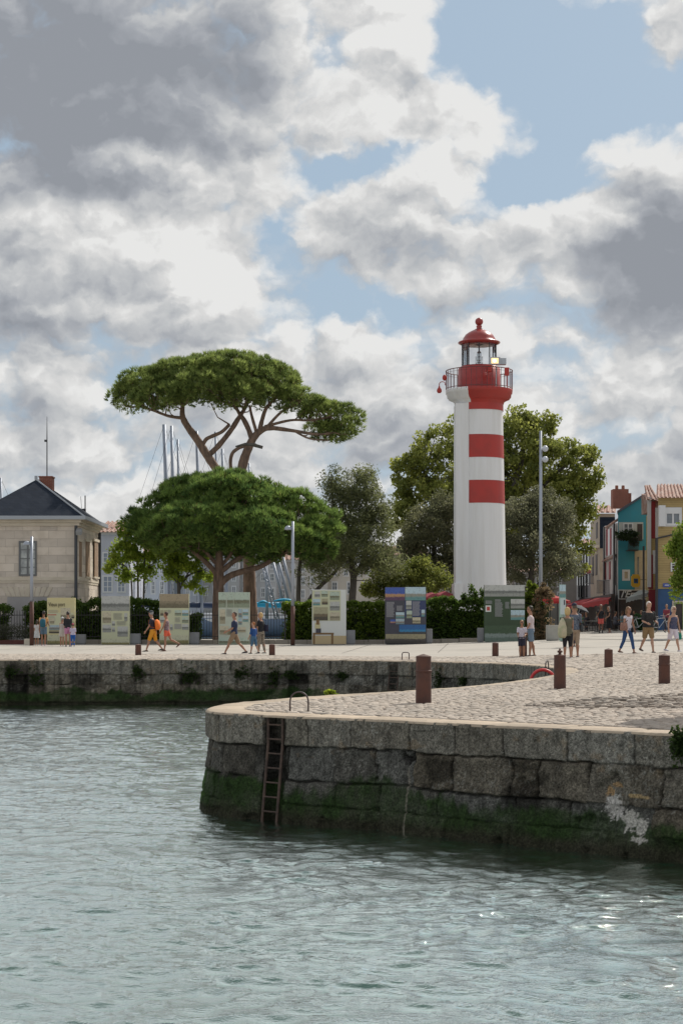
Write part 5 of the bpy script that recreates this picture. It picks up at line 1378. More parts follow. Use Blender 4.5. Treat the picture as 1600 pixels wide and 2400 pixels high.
V, Fq, c_ = leaves(C_, None, np.full(260, .2), 9, r_, .10, .04, (.05, .06, .035), (.16, .16, .12)); tag(npobj('planter_herbs', V, Fq, m_leaf, None, c_), 'grey-green herbs growing in the red slatted planter', 'plants', kind='stuff')

# ================================================================== information boards
def picmat(name, sky, mid, low, s=2.0):
    """a printed photograph: three tones in soft horizontal layers"""
    if name in MATS: return MATS[name]
    m = bpy.data.materials.new(name); m.use_nodes = True; t = NT(m.node_tree); b = t.n['Principled BSDF']
    tc = t.node('ShaderNodeTexCoord'); sp = t.node('ShaderNodeSeparateXYZ', ins={0: tc.outputs['Generated']})
    n = t.noise(tc.outputs['Generated'], 5 * s, 5, .7); n2 = t.noise(tc.outputs['Object'], 9, 4, .7)
    z = t.math('ADD', sp.outputs[2], t.math('MULTIPLY', t.math('SUBTRACT', n, .5), .5))
    c = t.mix(t.sstep(z, .44, .56), mid, sky); c = t.mix(t.sstep(z, .34, .22), c, low)
    c = t.mix(t.sstep(n2, .5, .65, 0, .45), c, t.mix(1, c, (.4, .4, .4), 'MULTIPLY'))
    t.put(b, 'Base Color', c); t.put(b, 'Roughness', .45); MATS[name] = m; return m
P_SEP = picmat('sepia_print', (.50, .46, .34), (.20, .18, .12), (.33, .30, .21)); P_GREY = picmat('grey_print', (.45, .46, .44), (.16, .17, .16), (.28, .29, .27))
P_SEA = picmat('harbour_print', (.35, .45, .50), (.24, .20, .16), (.16, .22, .24)); P_PAINT = picmat('painting_print', (.36, .34, .22), (.16, .13, .08), (.08, .07, .05))
P_NIGHT = picmat('night_print', (.05, .10, .36), (.42, .24, .12), (.10, .05, .10)); P_AIR = picmat('aerial_print', (.42, .55, .62), (.26, .26, .22), (.12, .26, .26)); P_ARENA = picmat('brown_print', (.33, .27, .18), (.24, .20, .13), (.15, .13, .08), 1)
P_OPAL = picmat('old_view_print', (.42, .50, .42), (.16, .16, .10), (.24, .28, .20)); P_GRASS = picmat('grass_print', (.50, .50, .36), (.22, .20, .08), (.14, .13, .06), 3); P_BLUE = picmat('blue_dusk_print', (.02, .11, .30), (.03, .20, .40), (.05, .05, .05))
P_QUAY = picmat('quay_print', (.30, .27, .17), (.07, .06, .055), (.045, .04, .035), 1.5); P_SPRAY = picmat('spray_print', (.05, .09, .045), (.22, .27, .25), (.12, .17, .14), 2)
M_CREAM = mat('cream_panel_print', (.50, .52, .36), .5, var=.3, vscale=.9, col2=(.56, .52, .28)); M_PALEG = mat('pale_green_print', (.46, .50, .42), .5, var=.2); M_WHITEP = mat('white_panel_print', (.62, .64, .62), .5)
M_CHAR = mat('charcoal_print', (.055, .055, .075), .5, var=.2); M_GREEN = mat('dark_green_print', (.035, .065, .03), .5, var=.2); M_TXT = mat('printed_text_grey', (.30, .30, .27), .6); M_TXTW = mat('printed_text_white', (.40, .40, .42), .6); M_REDP = mat('red_print', (.42, .05, .04), .5)
M_YEL = mat('yellow_print', (.56, .50, .27), .5, var=.5, vscale=.9, col2=(.55, .55, .38)); M_BROWNP = mat('brown_bench_print', (.20, .12, .05), .6)
def board(label, x0, y0, x1, y1, Y, face, items, depth=.30):
    """exhibition panel: items = (kind, x0, y0, x1, y1, material); kinds pic, lines, panel"""
    t_ = thing('information_board', label, 'information board')
    fc = Fac(x0, Y, x1, Y); gb = G(fc.a.x, Y)
    b = MB(); fc.rz(b, fc.a, fc.b, gb + .03, zat(y0, Y), 0, depth); b.rz = 0; b.build('panel', face, t_, bevel=.006)
    b = MB(); fc.rz(b, fc.a + fc.d * .06, fc.b - fc.d * .06, gb - .01, gb + .028, -.05, depth - .1); b.build('base', m_dark, t_)
    lay = 0
    for it in items:
        k, xa, ya, xb, yb, m = it; lay += 1; o = .004 + .0018 * lay
        if k == 'lines':
            b = MB(); y = ya
            while y < yb:
                fc.rect(b, xa, y, xa + (xb - xa) * random.uniform(.82, 1.0), y + .75, o, .006); y += 2.0
            b.build('text_lines', m, t_)
        else:
            b = MB(); fc.rect(b, xa, ya, xb, yb, o, .012 + o); b.build('picture' if k == 'pic' else 'print_area', m, t_)
    return t_, fc
bY = 88.8
t_, fc = board('yellow information board headed Vieux port, leftmost board', 111, 1401, 176, 1517, bY, M_YEL,
      [('panel', 114, 1436, 172, 1482, M_CREAM), ('lines', 114, 1430, 140, 1438, M_TXT), ('panel', 112, 1440, 133, 1442, M_REDP), ('lines', 114, 1444, 131, 1462, M_TXT), ('pic', 143, 1425, 166, 1458, P_SEP), ('pic', 118, 1450, 128, 1462, P_SEP), ('pic', 116, 1465, 140, 1476, P_SEA), ('pic', 116, 1477, 140, 1484, P_QUAY), ('pic', 168, 1441, 175, 1449, P_QUAY), ('pic', 168, 1457, 175, 1468, P_PAINT), ('pic', 112, 1488, 175, 1516, P_GRASS)])
q = at(114, 1421, bY - .03); text('Vieux port', q, .30, mat('heading_brown', (.10, .08, .05), .6), t_, 0, .006, 0, sx=.66)
board('pale information board with dark ship photo header, second from left', 238, 1397, 304, 1516, bY, M_CREAM,
      [('pic', 238.3, 1397, 303.7, 1432, P_GREY), ('pic', 241, 1435, 261, 1460, P_SEP), ('pic', 241, 1464, 261, 1482, P_GREY), ('pic', 263, 1456, 270, 1467, P_GREY), ('pic', 263, 1470, 270, 1481, P_GREY), ('pic', 276, 1468, 300, 1492, P_GREY), ('pic', 292, 1437, 299, 1455, P_GREY), ('lines', 266, 1437, 288, 1452, M_TXT), ('lines', 274, 1456, 298, 1465, M_TXT), ('pic', 239, 1497, 303, 1515, P_GRASS)])
board('pale information board with brown aerial header, third from left', 374, 1392, 443, 1514, bY, M_CREAM,
      [('pic', 374.3, 1392, 442.7, 1425, P_ARENA), ('pic', 376, 1430, 383, 1443, P_PAINT), ('pic', 384.5, 1430, 392, 1443, P_PAINT), ('pic', 376, 1446, 385, 1459, P_GREY), ('pic', 410, 1430, 425, 1443, P_OPAL), ('pic', 427, 1430, 442, 1443, P_AIR), ('pic', 427, 1446, 442, 1460, P_OPAL), ('pic', 427, 1463, 442, 1476, P_GREY), ('pic', 399, 1463, 405, 1477, P_GREY), ('lines', 393, 1430, 402, 1438, M_TXT), ('panel', 409, 1462, 425, 1474, M_TXT), ('lines', 410, 1447, 424, 1458, M_TXT), ('pic', 375, 1488, 442, 1513, P_GRASS)])
board('pale green information board with old harbour views, fourth from left', 512, 1388, 585, 1512, bY, M_PALEG,
      [('pic', 512.3, 1388, 530, 1424, P_OPAL), ('pic', 532, 1388, 547, 1424, P_OPAL), ('pic', 548, 1388, 584.6, 1424, P_OPAL), ('pic', 515, 1428, 528, 1462, P_SEP), ('pic', 559, 1427, 567, 1447, P_SEA), ('pic', 569, 1428, 582, 1441, P_AIR), ('pic', 569, 1444, 582, 1457, P_AIR), ('pic', 559, 1449, 567, 1464, P_SEA), ('pic', 556, 1470, 576, 1482, P_SEP), ('pic', 515, 1467, 536, 1487, P_SEP), ('lines', 531, 1428, 545, 1446, M_TXT), ('pic', 513, 1494, 584, 1511, P_OPAL)])
board('white information board with a gallery of framed paintings and printed bench', 731, 1382, 811, 1510, bY, M_WHITEP,
      [('panel', 732, 1384, 798, 1455, M_CREAM), ('pic', 737, 1386, 750, 1400, P_GREY), ('pic', 753, 1385, 768, 1399, P_OPAL), ('pic', 773, 1387, 795, 1406, P_OPAL), ('pic', 733, 1404, 750, 1419, P_AIR), ('pic', 754, 1403, 768, 1417, P_PAINT), ('pic', 773, 1410, 796, 1431, P_GREY), ('pic', 735, 1423, 768, 1454, P_PAINT), ('pic', 773, 1435, 796, 1454, P_SEP), ('panel', 732, 1490, 811, 1509.5, mat('floor_print', (.48, .38, .22), .6)), ('panel', 733, 1483, 782, 1487, M_BROWNP), ('panel', 733.5, 1487, 738, 1509, M_BROWNP), ('panel', 776, 1487, 781, 1509, M_BROWNP), ('panel', 738, 1460, 750, 1473, M_YEL), ('panel', 740, 1473, 752, 1483, M_CHAR), ('panel', 741, 1452, 748, 1464, M_BROWNP)])
board('dark information board with night harbour views and blue dusk print', 902, 1376, 998, 1509, bY, M_CHAR,
      [('pic', 902.3, 1377, 948, 1407, P_NIGHT), ('pic', 949, 1376, 997, 1407, P_AIR), ('panel', 948, 1408, 997.5, 1446, mat('navy_print', (.03, .045, .12), .5)), ('lines', 905, 1411, 924, 1446, M_TXTW), ('lines', 929, 1420, 944, 1432, M_TXTW), ('pic', 927, 1435, 947, 1448, P_AIR), ('pic', 927, 1450, 947, 1463, P_SEA), ('pic', 951, 1408, 964, 1428, P_GREY), ('pic', 952, 1431, 965, 1449, P_OPAL), ('lines', 966, 1410, 985, 1444, M_TXTW), ('pic', 966, 1447, 985, 1461, P_SEP), ('pic', 987, 1429, 995, 1445, P_AIR), ('pic', 914, 1452, 926, 1462, P_NIGHT), ('pic', 935, 1464, 997, 1487, P_BLUE), ('pic', 903, 1486, 997, 1508, P_QUAY)])
board('dark green information board with grey seascape header and spray print', 1134, 1371, 1229, 1506, bY, M_GREEN,
      [('pic', 1134.3, 1371, 1228.6, 1398, P_GREY), ('pic', 1196, 1404, 1228.5, 1426, P_GREY), ('pic', 1196, 1430, 1228.5, 1453, P_AIR), ('panel', 1137, 1419, 1150, 1434, M_WHITEP), ('panel', 1140, 1422, 1147, 1431, M_REDP), ('lines', 1159, 1405, 1174, 1411, M_TXTW), ('lines', 1159, 1412, 1178, 1446, M_TXTW), ('lines', 1183, 1411, 1193, 1427, M_TXTW), ('lines', 1137, 1408, 1154, 1416, M_TXTW), ('pic', 1135, 1466, 1228, 1504, P_SPRAY)])
t_, fc = board('slim glass-green information totem beside the street entrance', 1310, 1370, 1325, 1498, 84, mat('totem_green', (.30, .42, .36), .3),
      [('pic', 1310.5, 1371, 1324.5, 1400, P_AIR), ('panel', 1312, 1402, 1324.5, 1440, mat('totem_white', (.48, .55, .56), .4)), ('panel', 1320, 1406, 1323, 1418, M_CHAR), ('panel', 1311, 1447, 1316, 1466, M_GREEN), ('lines', 1317, 1442, 1324, 1490, M_TXT)], depth=.15)
# grey ballast blocks beside each board
m_ballast = mat('grey_ballast', (.23, .235, .25), .8, var=.3, vscale=2)
m_ballastp = mat('pale_ballast', (.38, .37, .34), .85, var=.3, vscale=2)
for (x0, y0, x1, y1, m_, Yb, lab) in ((176.5, 1487, 199, 1514, m_ballast, 89, 'grey block to the right of the yellow Vieux port board'), (304.5, 1485, 328, 1513, m_ballast, 89, 'grey block to the right of the ship photo board'), (443.5, 1482, 466, 1511, m_ballast, 89, 'grey block to the right of the brown-headed board'),
                                    (585.5, 1480, 596, 1511, m_ballast, 89, 'narrow grey block behind the walking boy'), (811.5, 1477, 832, 1509, m_ballast, 89, 'grey block to the right of the white picture board'), (998.5, 1474, 1013, 1507, m_ballast, 89, 'grey block to the right of the night-view board'),
                                    (1119, 1472, 1133.5, 1506, m_ballast, 89, 'grey block to the left of the dark green board'), (1281, 1465, 1310, 1500, m_ballastp, 86, 'large pale concrete block between the dry shrub and the totem')):
    b = MB(); fcb = Fac(x0, Yb, x1, Yb); g = G(fcb.a.x, Yb); fcb.rz(b, fcb.a, fcb.b, g + .07, zat(y0, Yb), 0, .55); fcb.rz(b, fcb.a + fcb.d * .03, fcb.b - fcb.d * .03, g - .01, g + .07, -.03, .5)
    tag(b.build('ballast_block', m_, bevel=.012), lab, 'concrete block', 'ballast blocks beside the information boards')

# ================================================================== lamp posts
m_lampg = mat('lamp_grey', (.33, .36, .42), .4, metal=.4)
def lamp(px, ytop, Y, label, side=-1):
    g = G(U(px) * Y, Y); t_ = thing('lamp_post', label, 'lamp post', (U(px) * Y, Y, g)); z1 = zat(ytop, Y) - g; zm = zat(1410 if px < 400 else 1421, Y) - g
    MB().tube([(0, 0, 0), (0, 0, zm)], [.11, .105], 12).build('base_pole', m_rust, t_, True)
    MB().tube([(0, 0, zm), (0, 0, z1 * .6), (0, 0, z1)], [.085, .078, .07], 12).build('upper_pole', m_lampg, t_, True)
    h = MB(); h.tube([(0, 0, z1 - .35), (side * .12, 0, z1 - .33)], .03, 6); h.lathe([(.0, .17), (.10, .14), (.17, .06), (.19, -.04), (.18, -.05), (.0, -.02)], 16, (side * .24, -.02, z1 - .38)); h.build('lamp_head', m_lampg, t_, True)
    return t_
lamp(75, 1258, 86.5, 'grey lamp post with rusty lower half in front of the stone pavilion')
lamp(686, 1222, 86.5, 'grey lamp post with rusty lower half left of the white picture board')
Y = 93; g = G(U(1266) * Y, Y); tl = thing('spotlight_mast', 'very tall slim grey mast with two round spotlights right of the lighthouse', 'lamp post', (U(1266) * Y, Y, g)); z1 = zat(1010, Y) - g
MB().tube([(0, 0, 0), (0, 0, z1 * .5), (0, 0, z1)], [.11, .09, .07], 12).build('pole', m_lampg, tl, True)
for py in (1052, 1077):
    h = MB(); zz = zat(py, Y) - g; h.tube([(0, -.02, zz), (.16, -.05, zz)], .03, 6); h.ball((.23, -.12, zz), (.17, .16, .17), 14, 10); h.build('spotlight', mat('spot_white', (.5, .53, .58), .3), tl, True)

# ================================================================== bollards
BOL = [(992, 1647, 29.0, .265, .82, True, 'tallest rusty bollard with a raised collar, nearest on the jetty', 'cone'), (1311, 1615, 34, .24, .695, False, 'rusty bollard with a small knob on top near the orange-red ring', 'knob'),
       (1425, 1554, 46, .23, .50, False, 'short rusty bollard between the hooded couple and the woman in jeans', 'cone'), (1555.5, 1585, 35, .235, .60, True, 'rusty collared bollard nearest the right edge of the picture', 'cone'),
       (1160, 1542, 62, .235, .50, False, 'short rusty bollard left of the boy in the white T-shirt', 'cone'), (1225.5, 1545, 60.5, .26, .70, False, 'rusty bollard the boy in the white T-shirt leans on', 'cone'),
       (637.5, 1537, 67, .24, .43, False, 'short rusty bollard right of the blonde woman in black', 'cone'), (324.5, 1537, 67, .24, .43, False, 'short rusty bollard left of the man in orange shorts', 'cone')]
for (px, py, Y, dia, h, collar, lab, top) in BOL:
    x = U(px) * Y; g = G(x, Y); r = dia / 2; b = MB()
    prof = [(r * 1.02, -.05), (r * 1.01, .01), (r, h * .3), (r * .985, h * .62)]
    if collar: prof += [(r * .985, h * .66), (r * 1.07, h * .665), (r * 1.08, h * .69), (r * 1.0, h * .70), (r * .97, h * .71)]
    prof += [(r * .97, h * .955), (r * .965, h * .955)] + [(r * .985, h * .96), (r * .985, h * .985), (r * .96, h * .99)]
    if top == 'cone': prof += [(r * .9, h * .993), (r * .25, h + .022), (.0, h + .03)]
    else: prof += [(r * .6, h), (.03, h + .01), (.03, h + .04), (.055, h + .05), (.05, h + .08), (.02, h + .09), (.02, h + .12), (0, h + .125)]
    b.lathe(prof, 48)
    tag(b.build('bollard', m_rust, None, False, loc=(x, Y, g)), lab, 'bollard', 'rusty iron bollards on the quay')

# ================================================================== ladders, hoops, lifebuoy
m_lad = mat('rusty_ladder', (.05, .032, .026), .8, var=.7, vscale=9, col2=(.12, .075, .055))
def ladder(s, label, depth_in, w=.15):
    c = cpos(np.array([s]))[0]; n = outn(np.array([s]))[0]; tng = Vector((-n[1], n[0], 0)); nn = Vector((n[0], n[1], 0))
    p0 = Vector((c[0], c[1], G(c[0], c[1]))) ; t_ = thing('quay_ladder', label, 'ladder')
    ang = lambda h: nn * (-.02 + max(0, h - .42) * .115)
    for sg_ in (-1, 1):
        b = MB(); P_ = [p0 + tng * (sg_ * w) + ang(h) + Vector((0, 0, -h)) for h in (.02, .42, 1.0, 1.75)]; b.tube(P_, .022, 6); b.build('side_rail', m_lad, t_)
    for k in range(8):
        h = .14 + k * .215; a = p0 + ang(h) + Vector((0, 0, -h)); MB().tube([a - tng * w, a + tng * w], .014, 6).build('rung', m_lad, t_)
def hoop(p, d, w, h, label, m, r=.02, sq=False):
    """inverted-U grab rail standing on the edge"""
    d = Vector(d).normalized(); P_ = []
    for i in range(17):
        a = math.pi * i / 16; ex = .5 if sq else 1
        cx = math.copysign(abs(math.cos(a)) ** ex, math.cos(a)); P_.append(Vector(p) + d * (w / 2 * cx) + Vector((0, 0, h - w * .5 + w * .5 * (math.sin(a) ** ex))))
    P_ = [Vector(p) + d * (w / 2)] + P_ + [Vector(p) - d * (w / 2)]
    tag(MB().tube(P_, r, 8).build('grab_rail', m, None, True), label, 'grab rail')
sl = s_of(643, hi=S_NOSE); ladder(sl, 'rusty iron ladder down the near wall of the jetty', .1)
ladder(s_of(922, lo=S_FAR), 'dark ladder set in the far quay wall', .1, .2)
m_hoop = mat('dark_grab_rail', (.06, .04, .04), .5)
hoop(onground(701, 26.3), (1, -.25, 0), .29, .32, 'arched grab rail above the near ladder', m_hoop, .013)
hoop(onground(950, 59.5), (1, .2, 0), .25, .27, 'small square grab rail on the far quay edge', m_hoop, .018, True)
p = onground(1281, 42.3); hoop(p, (.35, 1, 0), .34, .36, 'dark grab rail beside the red ring', m_hoop, .016)
b = MB(); c = Vector((4.95, 42.0, G(5.2, 42) - .17)); n = 40
b.tube([c + Vector((.30 * math.cos(2 * math.pi * k / n), .03 * math.sin(2 * math.pi * k / n), .30 * math.sin(2 * math.pi * k / n))) for k in range(n + 1)], .04, 8, cap=False)
tag(b.build('life_ring', mat('life_ring_red', (.50, .03, .03), .4), None, True), 'red life ring hung at the inner corner of the basin', 'life ring')

# ================================================================== weeds on the walls
def weed(label, px, py, Y, rx, rz, seed, n=60, out=.16, c1=(.06, .10, .02), c0=(.018, .035, .01), nrm=(0, -1)):
    r = np.random.default_rng(seed); c = at(px, py, Y); C = np.column_stack([c.x + r.normal(0, rx, n) + nrm[0] * out * .5, c.y + nrm[1] * out * r.uniform(.2, 1, n), c.z + r.normal(0, rz, n)])
    V, Fc, col = leaves(C, None, np.full(n, .07), 9, r, .07, .035, c0, c1); tag(npobj('wall_weed', V, Fc, m_leaf, None, col), label, 'plant', 'weeds growing out of the quay walls')
for i, (px, py, rx, rz, lab) in enumerate(((28, 1573, .12, .08, 'small bright weed at the top left of the far wall'), (85, 1590, .13, .18, 'dark drooping weed left of centre on the far wall, left part'), (322, 1575, .10, .10, 'round green weed below the short bollard on the far wall'),
        (445, 1585, .16, .16, 'large hanging weed on the far wall above the jetty tip'), (565, 1578, .15, .10, 'tuft of weed on the far wall above the arched grab rail'), (640, 1588, .09, .16, 'dark hanging weed left of the black opening in the far wall'), (680, 1582, .12, .08, 'flat weed beside the black opening in the far wall'),
        (803, 1582, .12, .07, 'small weed between the opening and the far ladder'), (1030, 1590, .10, .14, 'hanging weed right of the tall collared bollard'), (1087, 1597, .08, .10, 'weed low on the far wall near the inner corner'))):
    yy = float(cpos(np.array([s_of(px, lo=S_FAR)]))[0][1]); weed(lab, px, py, yy, rx, rz, 50 + i)
yy = float(cpos(np.array([s_of(1596, hi=S_NOSE)]))[0][1]); weed('dark ivy clump hanging on the near wall at the right edge', 1601, 1745, yy, .07, .09, 70, 80, nrm=(-.6, -.8))
weed('bright yellow-green weed on the back edge of the jetty', 775, 1626, 32.5, .05, .03, 71, 40, c0=(.12, .18, .02), c1=(.35, .42, .04), out=.05)

# ================================================================== boats in the marina
m_hull = mat('white_hull', (.60, .62, .65), .3); m_hullb = mat('navy_hull', (.10, .15, .24), .3); m_mast = mat('mast_alloy', (.30, .335, .40), .5, metal=.3, var=.2); m_tarp = mat('turquoise_cover', (.01, .30, .50), .6); m_navyt = mat('navy_cover', (.02, .04, .09), .7)
def boat(px, Y, ytop, label, hull, cover, lean=0.0, L=9, mr=.11, rz=.2, spreaders=2):
    x = U(px) * Y; t_ = thing('sailing_boat', label, 'sailing boat', (x, Y, .14), rz)
    b = MB(); st = []
    for i in range(11):
        u = i / 10; w = 1.45 * (math.sin(math.pi * min(1, .18 + u * .82)) ** .7) * (1 if u < 1 else .05); xx = (u - .5) * L; st.append([(xx, -w, 1.15 + .25 * u), (xx, -w * .85, .35), (xx, -w * .25, -.2), (xx, w * .25, -.2), (xx, w * .85, .35), (xx, w, 1.15 + .25 * u)])
    V = [p for r_ in st for p in r_]; Fq = [(i * 6 + k, i * 6 + k + 1, i * 6 + 7 + k, i * 6 + 6 + k) for i in range(10) for k in range(5)] + [(i * 6 + 5, i * 6, i * 6 + 6, i * 6 + 11) for i in range(10)] + [(0, 1, 2, 3, 4, 5)]
    b.add(V, Fq); b.build('hull', hull, t_, True)
    b = MB(); b.prism([(-1.6, -.8, 1.25), (2.2, -.6, 1.35), (2.2, .6, 1.35), (-1.6, .8, 1.25)], [(-1.4, -.6, 1.75), (1.6, -.45, 1.7), (1.6, .45, 1.7), (-1.4, .6, 1.75)]); b.build('cabin', m_hull, t_, bevel=.05)
    h = zat(ytop, Y) - .14; top = Vector((lean, 0, h)); b = MB(); b.tube([(.4, 0, 1.2), Vector((.4, 0, 1.2)).lerp(top, .5), top], [mr * 1.15, mr * 1.1, mr * .95], 8); b.build('mast', m_mast, t_, True)
    b = MB(); b.tube([(.3, 0, 2.3), (-3.6, 0, 2.4)], [.16, .12], 8, flat=1.3); b.build('boom_cover', cover, t_, True)
    b = MB()
    for a in ((-L / 2, 0, 1.2), (L / 2, 0, 1.4), (.2, -1.3, 1.2), (.2, 1.3, 1.2)): b.tube([a, top], .012, 3, cap=False)
    for k in range(spreaders):
        q = Vector((.4, 0, 1.2)).lerp(top, .4 + .28 * k); b.tube([q + Vector((0, -.8, .05)), q, q + Vector((0, .8, .05))], .025, 4)
    b.build('rigging', m_dark, t_)
for a in ((388, 128, 995, 'sailing boat whose thick mast is leftmost behind the tall pine', m_hull, m_navyt, -.1, 10, .15), (402, 126, 998, 'sailing boat with the second mast from the left', m_hullb, m_navyt, 0, 9, .12), (414, 133, 1030, 'sailing boat with a shorter mast, third from the left', m_hull, m_tarp, .1, 9, .10),
          (461, 126, 1010, 'sailing boat with mast seen left of the fork of the pine', m_hull, m_navyt, 0, 9, .12), (505, 133, 1012, 'sailing boat with mast between the two pine trunks', m_hullb, m_navyt, 0, 10, .10), (521, 129, 1052, 'sailing boat with lower mast between the two pine trunks', m_hull, m_navyt, 0, 9, .11),
          (584, 130, 1086, 'sailing boat with mast just right of the tall pine trunk', m_hull, m_navyt, 0, 8, .09), (650, 126, 1300, 'blue-covered boat behind the railings left of the grey lamp post', m_hullb, m_tarp, 0, 9, .10), (2, 128, 1120, 'sailing boat mast rising at the far left edge', m_hull, m_navyt, 0, 9, .09)):
    boat(a[0], a[1], a[2], a[3], a[4], a[5], a[6], a[7], a[8], rz=random.uniform(-.3, .3))
def spar(x0, y0, x1, y1, Y, r, label, truss=False):
    a, c = at(x0, y0, Y), at(x1, y1, Y); c.z = max(c.z, .2); b = MB()
    if truss:
        o = Vector((.22, 0, .05)); b.tube([a, c], r, 6); b.tube([a + o, c + o], r, 6); n = 16
        for i in range(n): b.tube([a.lerp(c, i / n) + (o if i % 2 else Vector()), a.lerp(c, (i + 1) / n) + (Vector() if i % 2 else o)], r * .5, 4)
    else: b.tube([a, c], r, 8)
    tag(b.build('leaning_mast', m_mast, None, True), label, 'mast')
spar(607, 1300, 646, 1452, 118, .055, 'latticed leaning mast right of the thick pine trunk', True)
spar(638, 1312, 668, 1420, 119, .10, 'leaning bare mast, leftmost of the three parallel ones'); spar(648, 1300, 682, 1425, 120, .10, 'leaning bare mast, middle of the three parallel ones'); spar(662, 1300, 690, 1410, 121, .09, 'leaning bare mast, rightmost of the three parallel ones')
spar(624, 1300, 626, 1450, 122, .11, 'upright bare mast beside the latticed one')
b = MB()
for (x0, x1, py) in ((606, 627, 1413), (641, 690, 1409)):
    a, c = at(x0, py, 116), at(x1, py, 116); m_ = a.lerp(c, .5) + Vector((0, 0, .12)); b.tube([a, a.lerp(c, .25) + Vector((0, 0, .06)), a.lerp(c, .5) + Vector((0, 0, .09)), a.lerp(c, .75) + Vector((0, 0, .07)), c], [.05, .09, .10, .09, .05], 8, ax=(0, 0, 1), flat=5)
tag(b.build('boat_cover', m_tarp, None, True), 'bright turquoise boat covers stretched behind the iron railings', 'boat cover')
b = MB(); b.tube([at(552, 1047, 101), at(575, 1041, 101), at(600, 1043, 101)], [.05, .09, .10], 7); b.prism([tuple(at(592, 1038, 101)), tuple(at(616, 1045, 101)), tuple(at(614, 1051, 101)), tuple(at(590, 1045, 101))], [(x, y + .35, z) for x, y, z in [tuple(at(592, 1038, 101)), tuple(at(616, 1045, 101)), tuple(at(614, 1051, 101)), tuple(at(590, 1045, 101))]])
tag(b.build('tree_board', m_barkg), 'grey board fixed across the bare trunk of the tall pine', 'board')

# ================================================================== parasols, cafe furniture, bicycles
m_para = mat('maroon_canvas', (.28, .03, .045), .8, trans=.2)
def parasol(px, py, Y, R_, label, m=None):
    x = U(px) * Y; g = G(x, Y); t_ = thing('parasol', label, 'parasol', (x, Y, g)); zt = zat(py, Y) - g; b = MB(); V = [(0, 0, zt)]
    for k in range(8): a = 2 * math.pi * k / 8; V.append((R_ * math.cos(a), R_ * math.sin(a), zt - R_ * .33))
    for k in range(8): a = 2 * math.pi * k / 8; V.append((R_ * 1.01 * math.cos(a), R_ * 1.01 * math.sin(a), zt - R_ * .33 - .18))
    b.add(V, [(0, 1 + k, 1 + (k + 1) % 8) for k in range(8)] + [(1 + k, 9 + k, 9 + (k + 1) % 8, 1 + (k + 1) % 8) for k in range(8)]); b.build('canopy', m or m_para, t_)
    MB().tube([(0, 0, 0), (0, 0, zt + .06)], .03, 6).build('pole', m_dark, t_)
parasol(1010, 1388, 99, 1.1, 'maroon parasol above the hedge, left one of the pair'); parasol(1040, 1385, 100, 1.2, 'maroon parasol above the hedge, touching the lighthouse')
parasol(1288, 1392, 104, .8, 'red parasol behind the dry shrub', m_awr); parasol(1305, 1398, 118, .9, 'red parasol behind the glass-green totem', m_awr)
m_ch = mat('dark_rattan', (.04, .035, .035), .7)
def cafe_chair():
    t_ = thing('cafe_chair', 'x', 'chair', group='dark chairs on the cafe terrace')
    MB().box((0, 0, .45), (.42, .42, .05)).build('seat', m_ch, t_, bevel=.01)
    b = MB(); b.tube([(-.2, .2, .45), (-.2, .25, .85), (.2, .25, .85), (.2, .2, .45)], .018, 6); b.box((0, .235, .68), (.38, .03, .28)); b.build('backrest', m_ch, t_)
    for sx in (-1, 1):
        for sy in (-1, 1): MB().tube([(.19 * sx, .19 * sy, .45), (.2 * sx, .21 * sy, 0)], .015, 5).build('leg', m_ch, t_)
    return t_
def cafe_table():
    t_ = thing('cafe_table', 'x', 'table', group='small tables on the cafe terrace')
    MB().lathe([(0, .74), (.34, .74), (.34, .71), (0, .71)], 18).build('table_top', mat('table_top', (.25, .24, .23), .4), t_)
    MB().lathe([(.03, .71), (.03, .05), (.2, .03), (.22, 0), (0, 0)], 10).build('pedestal', m_ch, t_); return t_
ch0 = tb0 = None; k = 0
for (px, Y) in ((1352, 128), (1364, 122), (1376, 118), (1388, 121), (1398, 115), (1440, 118), (1455, 121), (1470, 117), (1488, 119), (1500, 116)):
    x = U(px) * Y; g = G(x, Y)
    o = cafe_table() if tb0 is None else copy_tree(tb0); tb0 = tb0 or o; o.location = (x, Y, g); o['label'] = 'small round cafe table on the shaded terrace under the awnings'
    for (dx, dy, a) in ((-.6, .1, 90), (.6, -.1, -90)):
        o = cafe_chair() if ch0 is None else copy_tree(ch0); ch0 = ch0 or o; o.location = (x + dx, Y + dy, g); o.rotation_euler = (0, 0, R(a + random.uniform(-25, 25))); o['label'] = 'dark cafe chair at one of the small terrace tables'
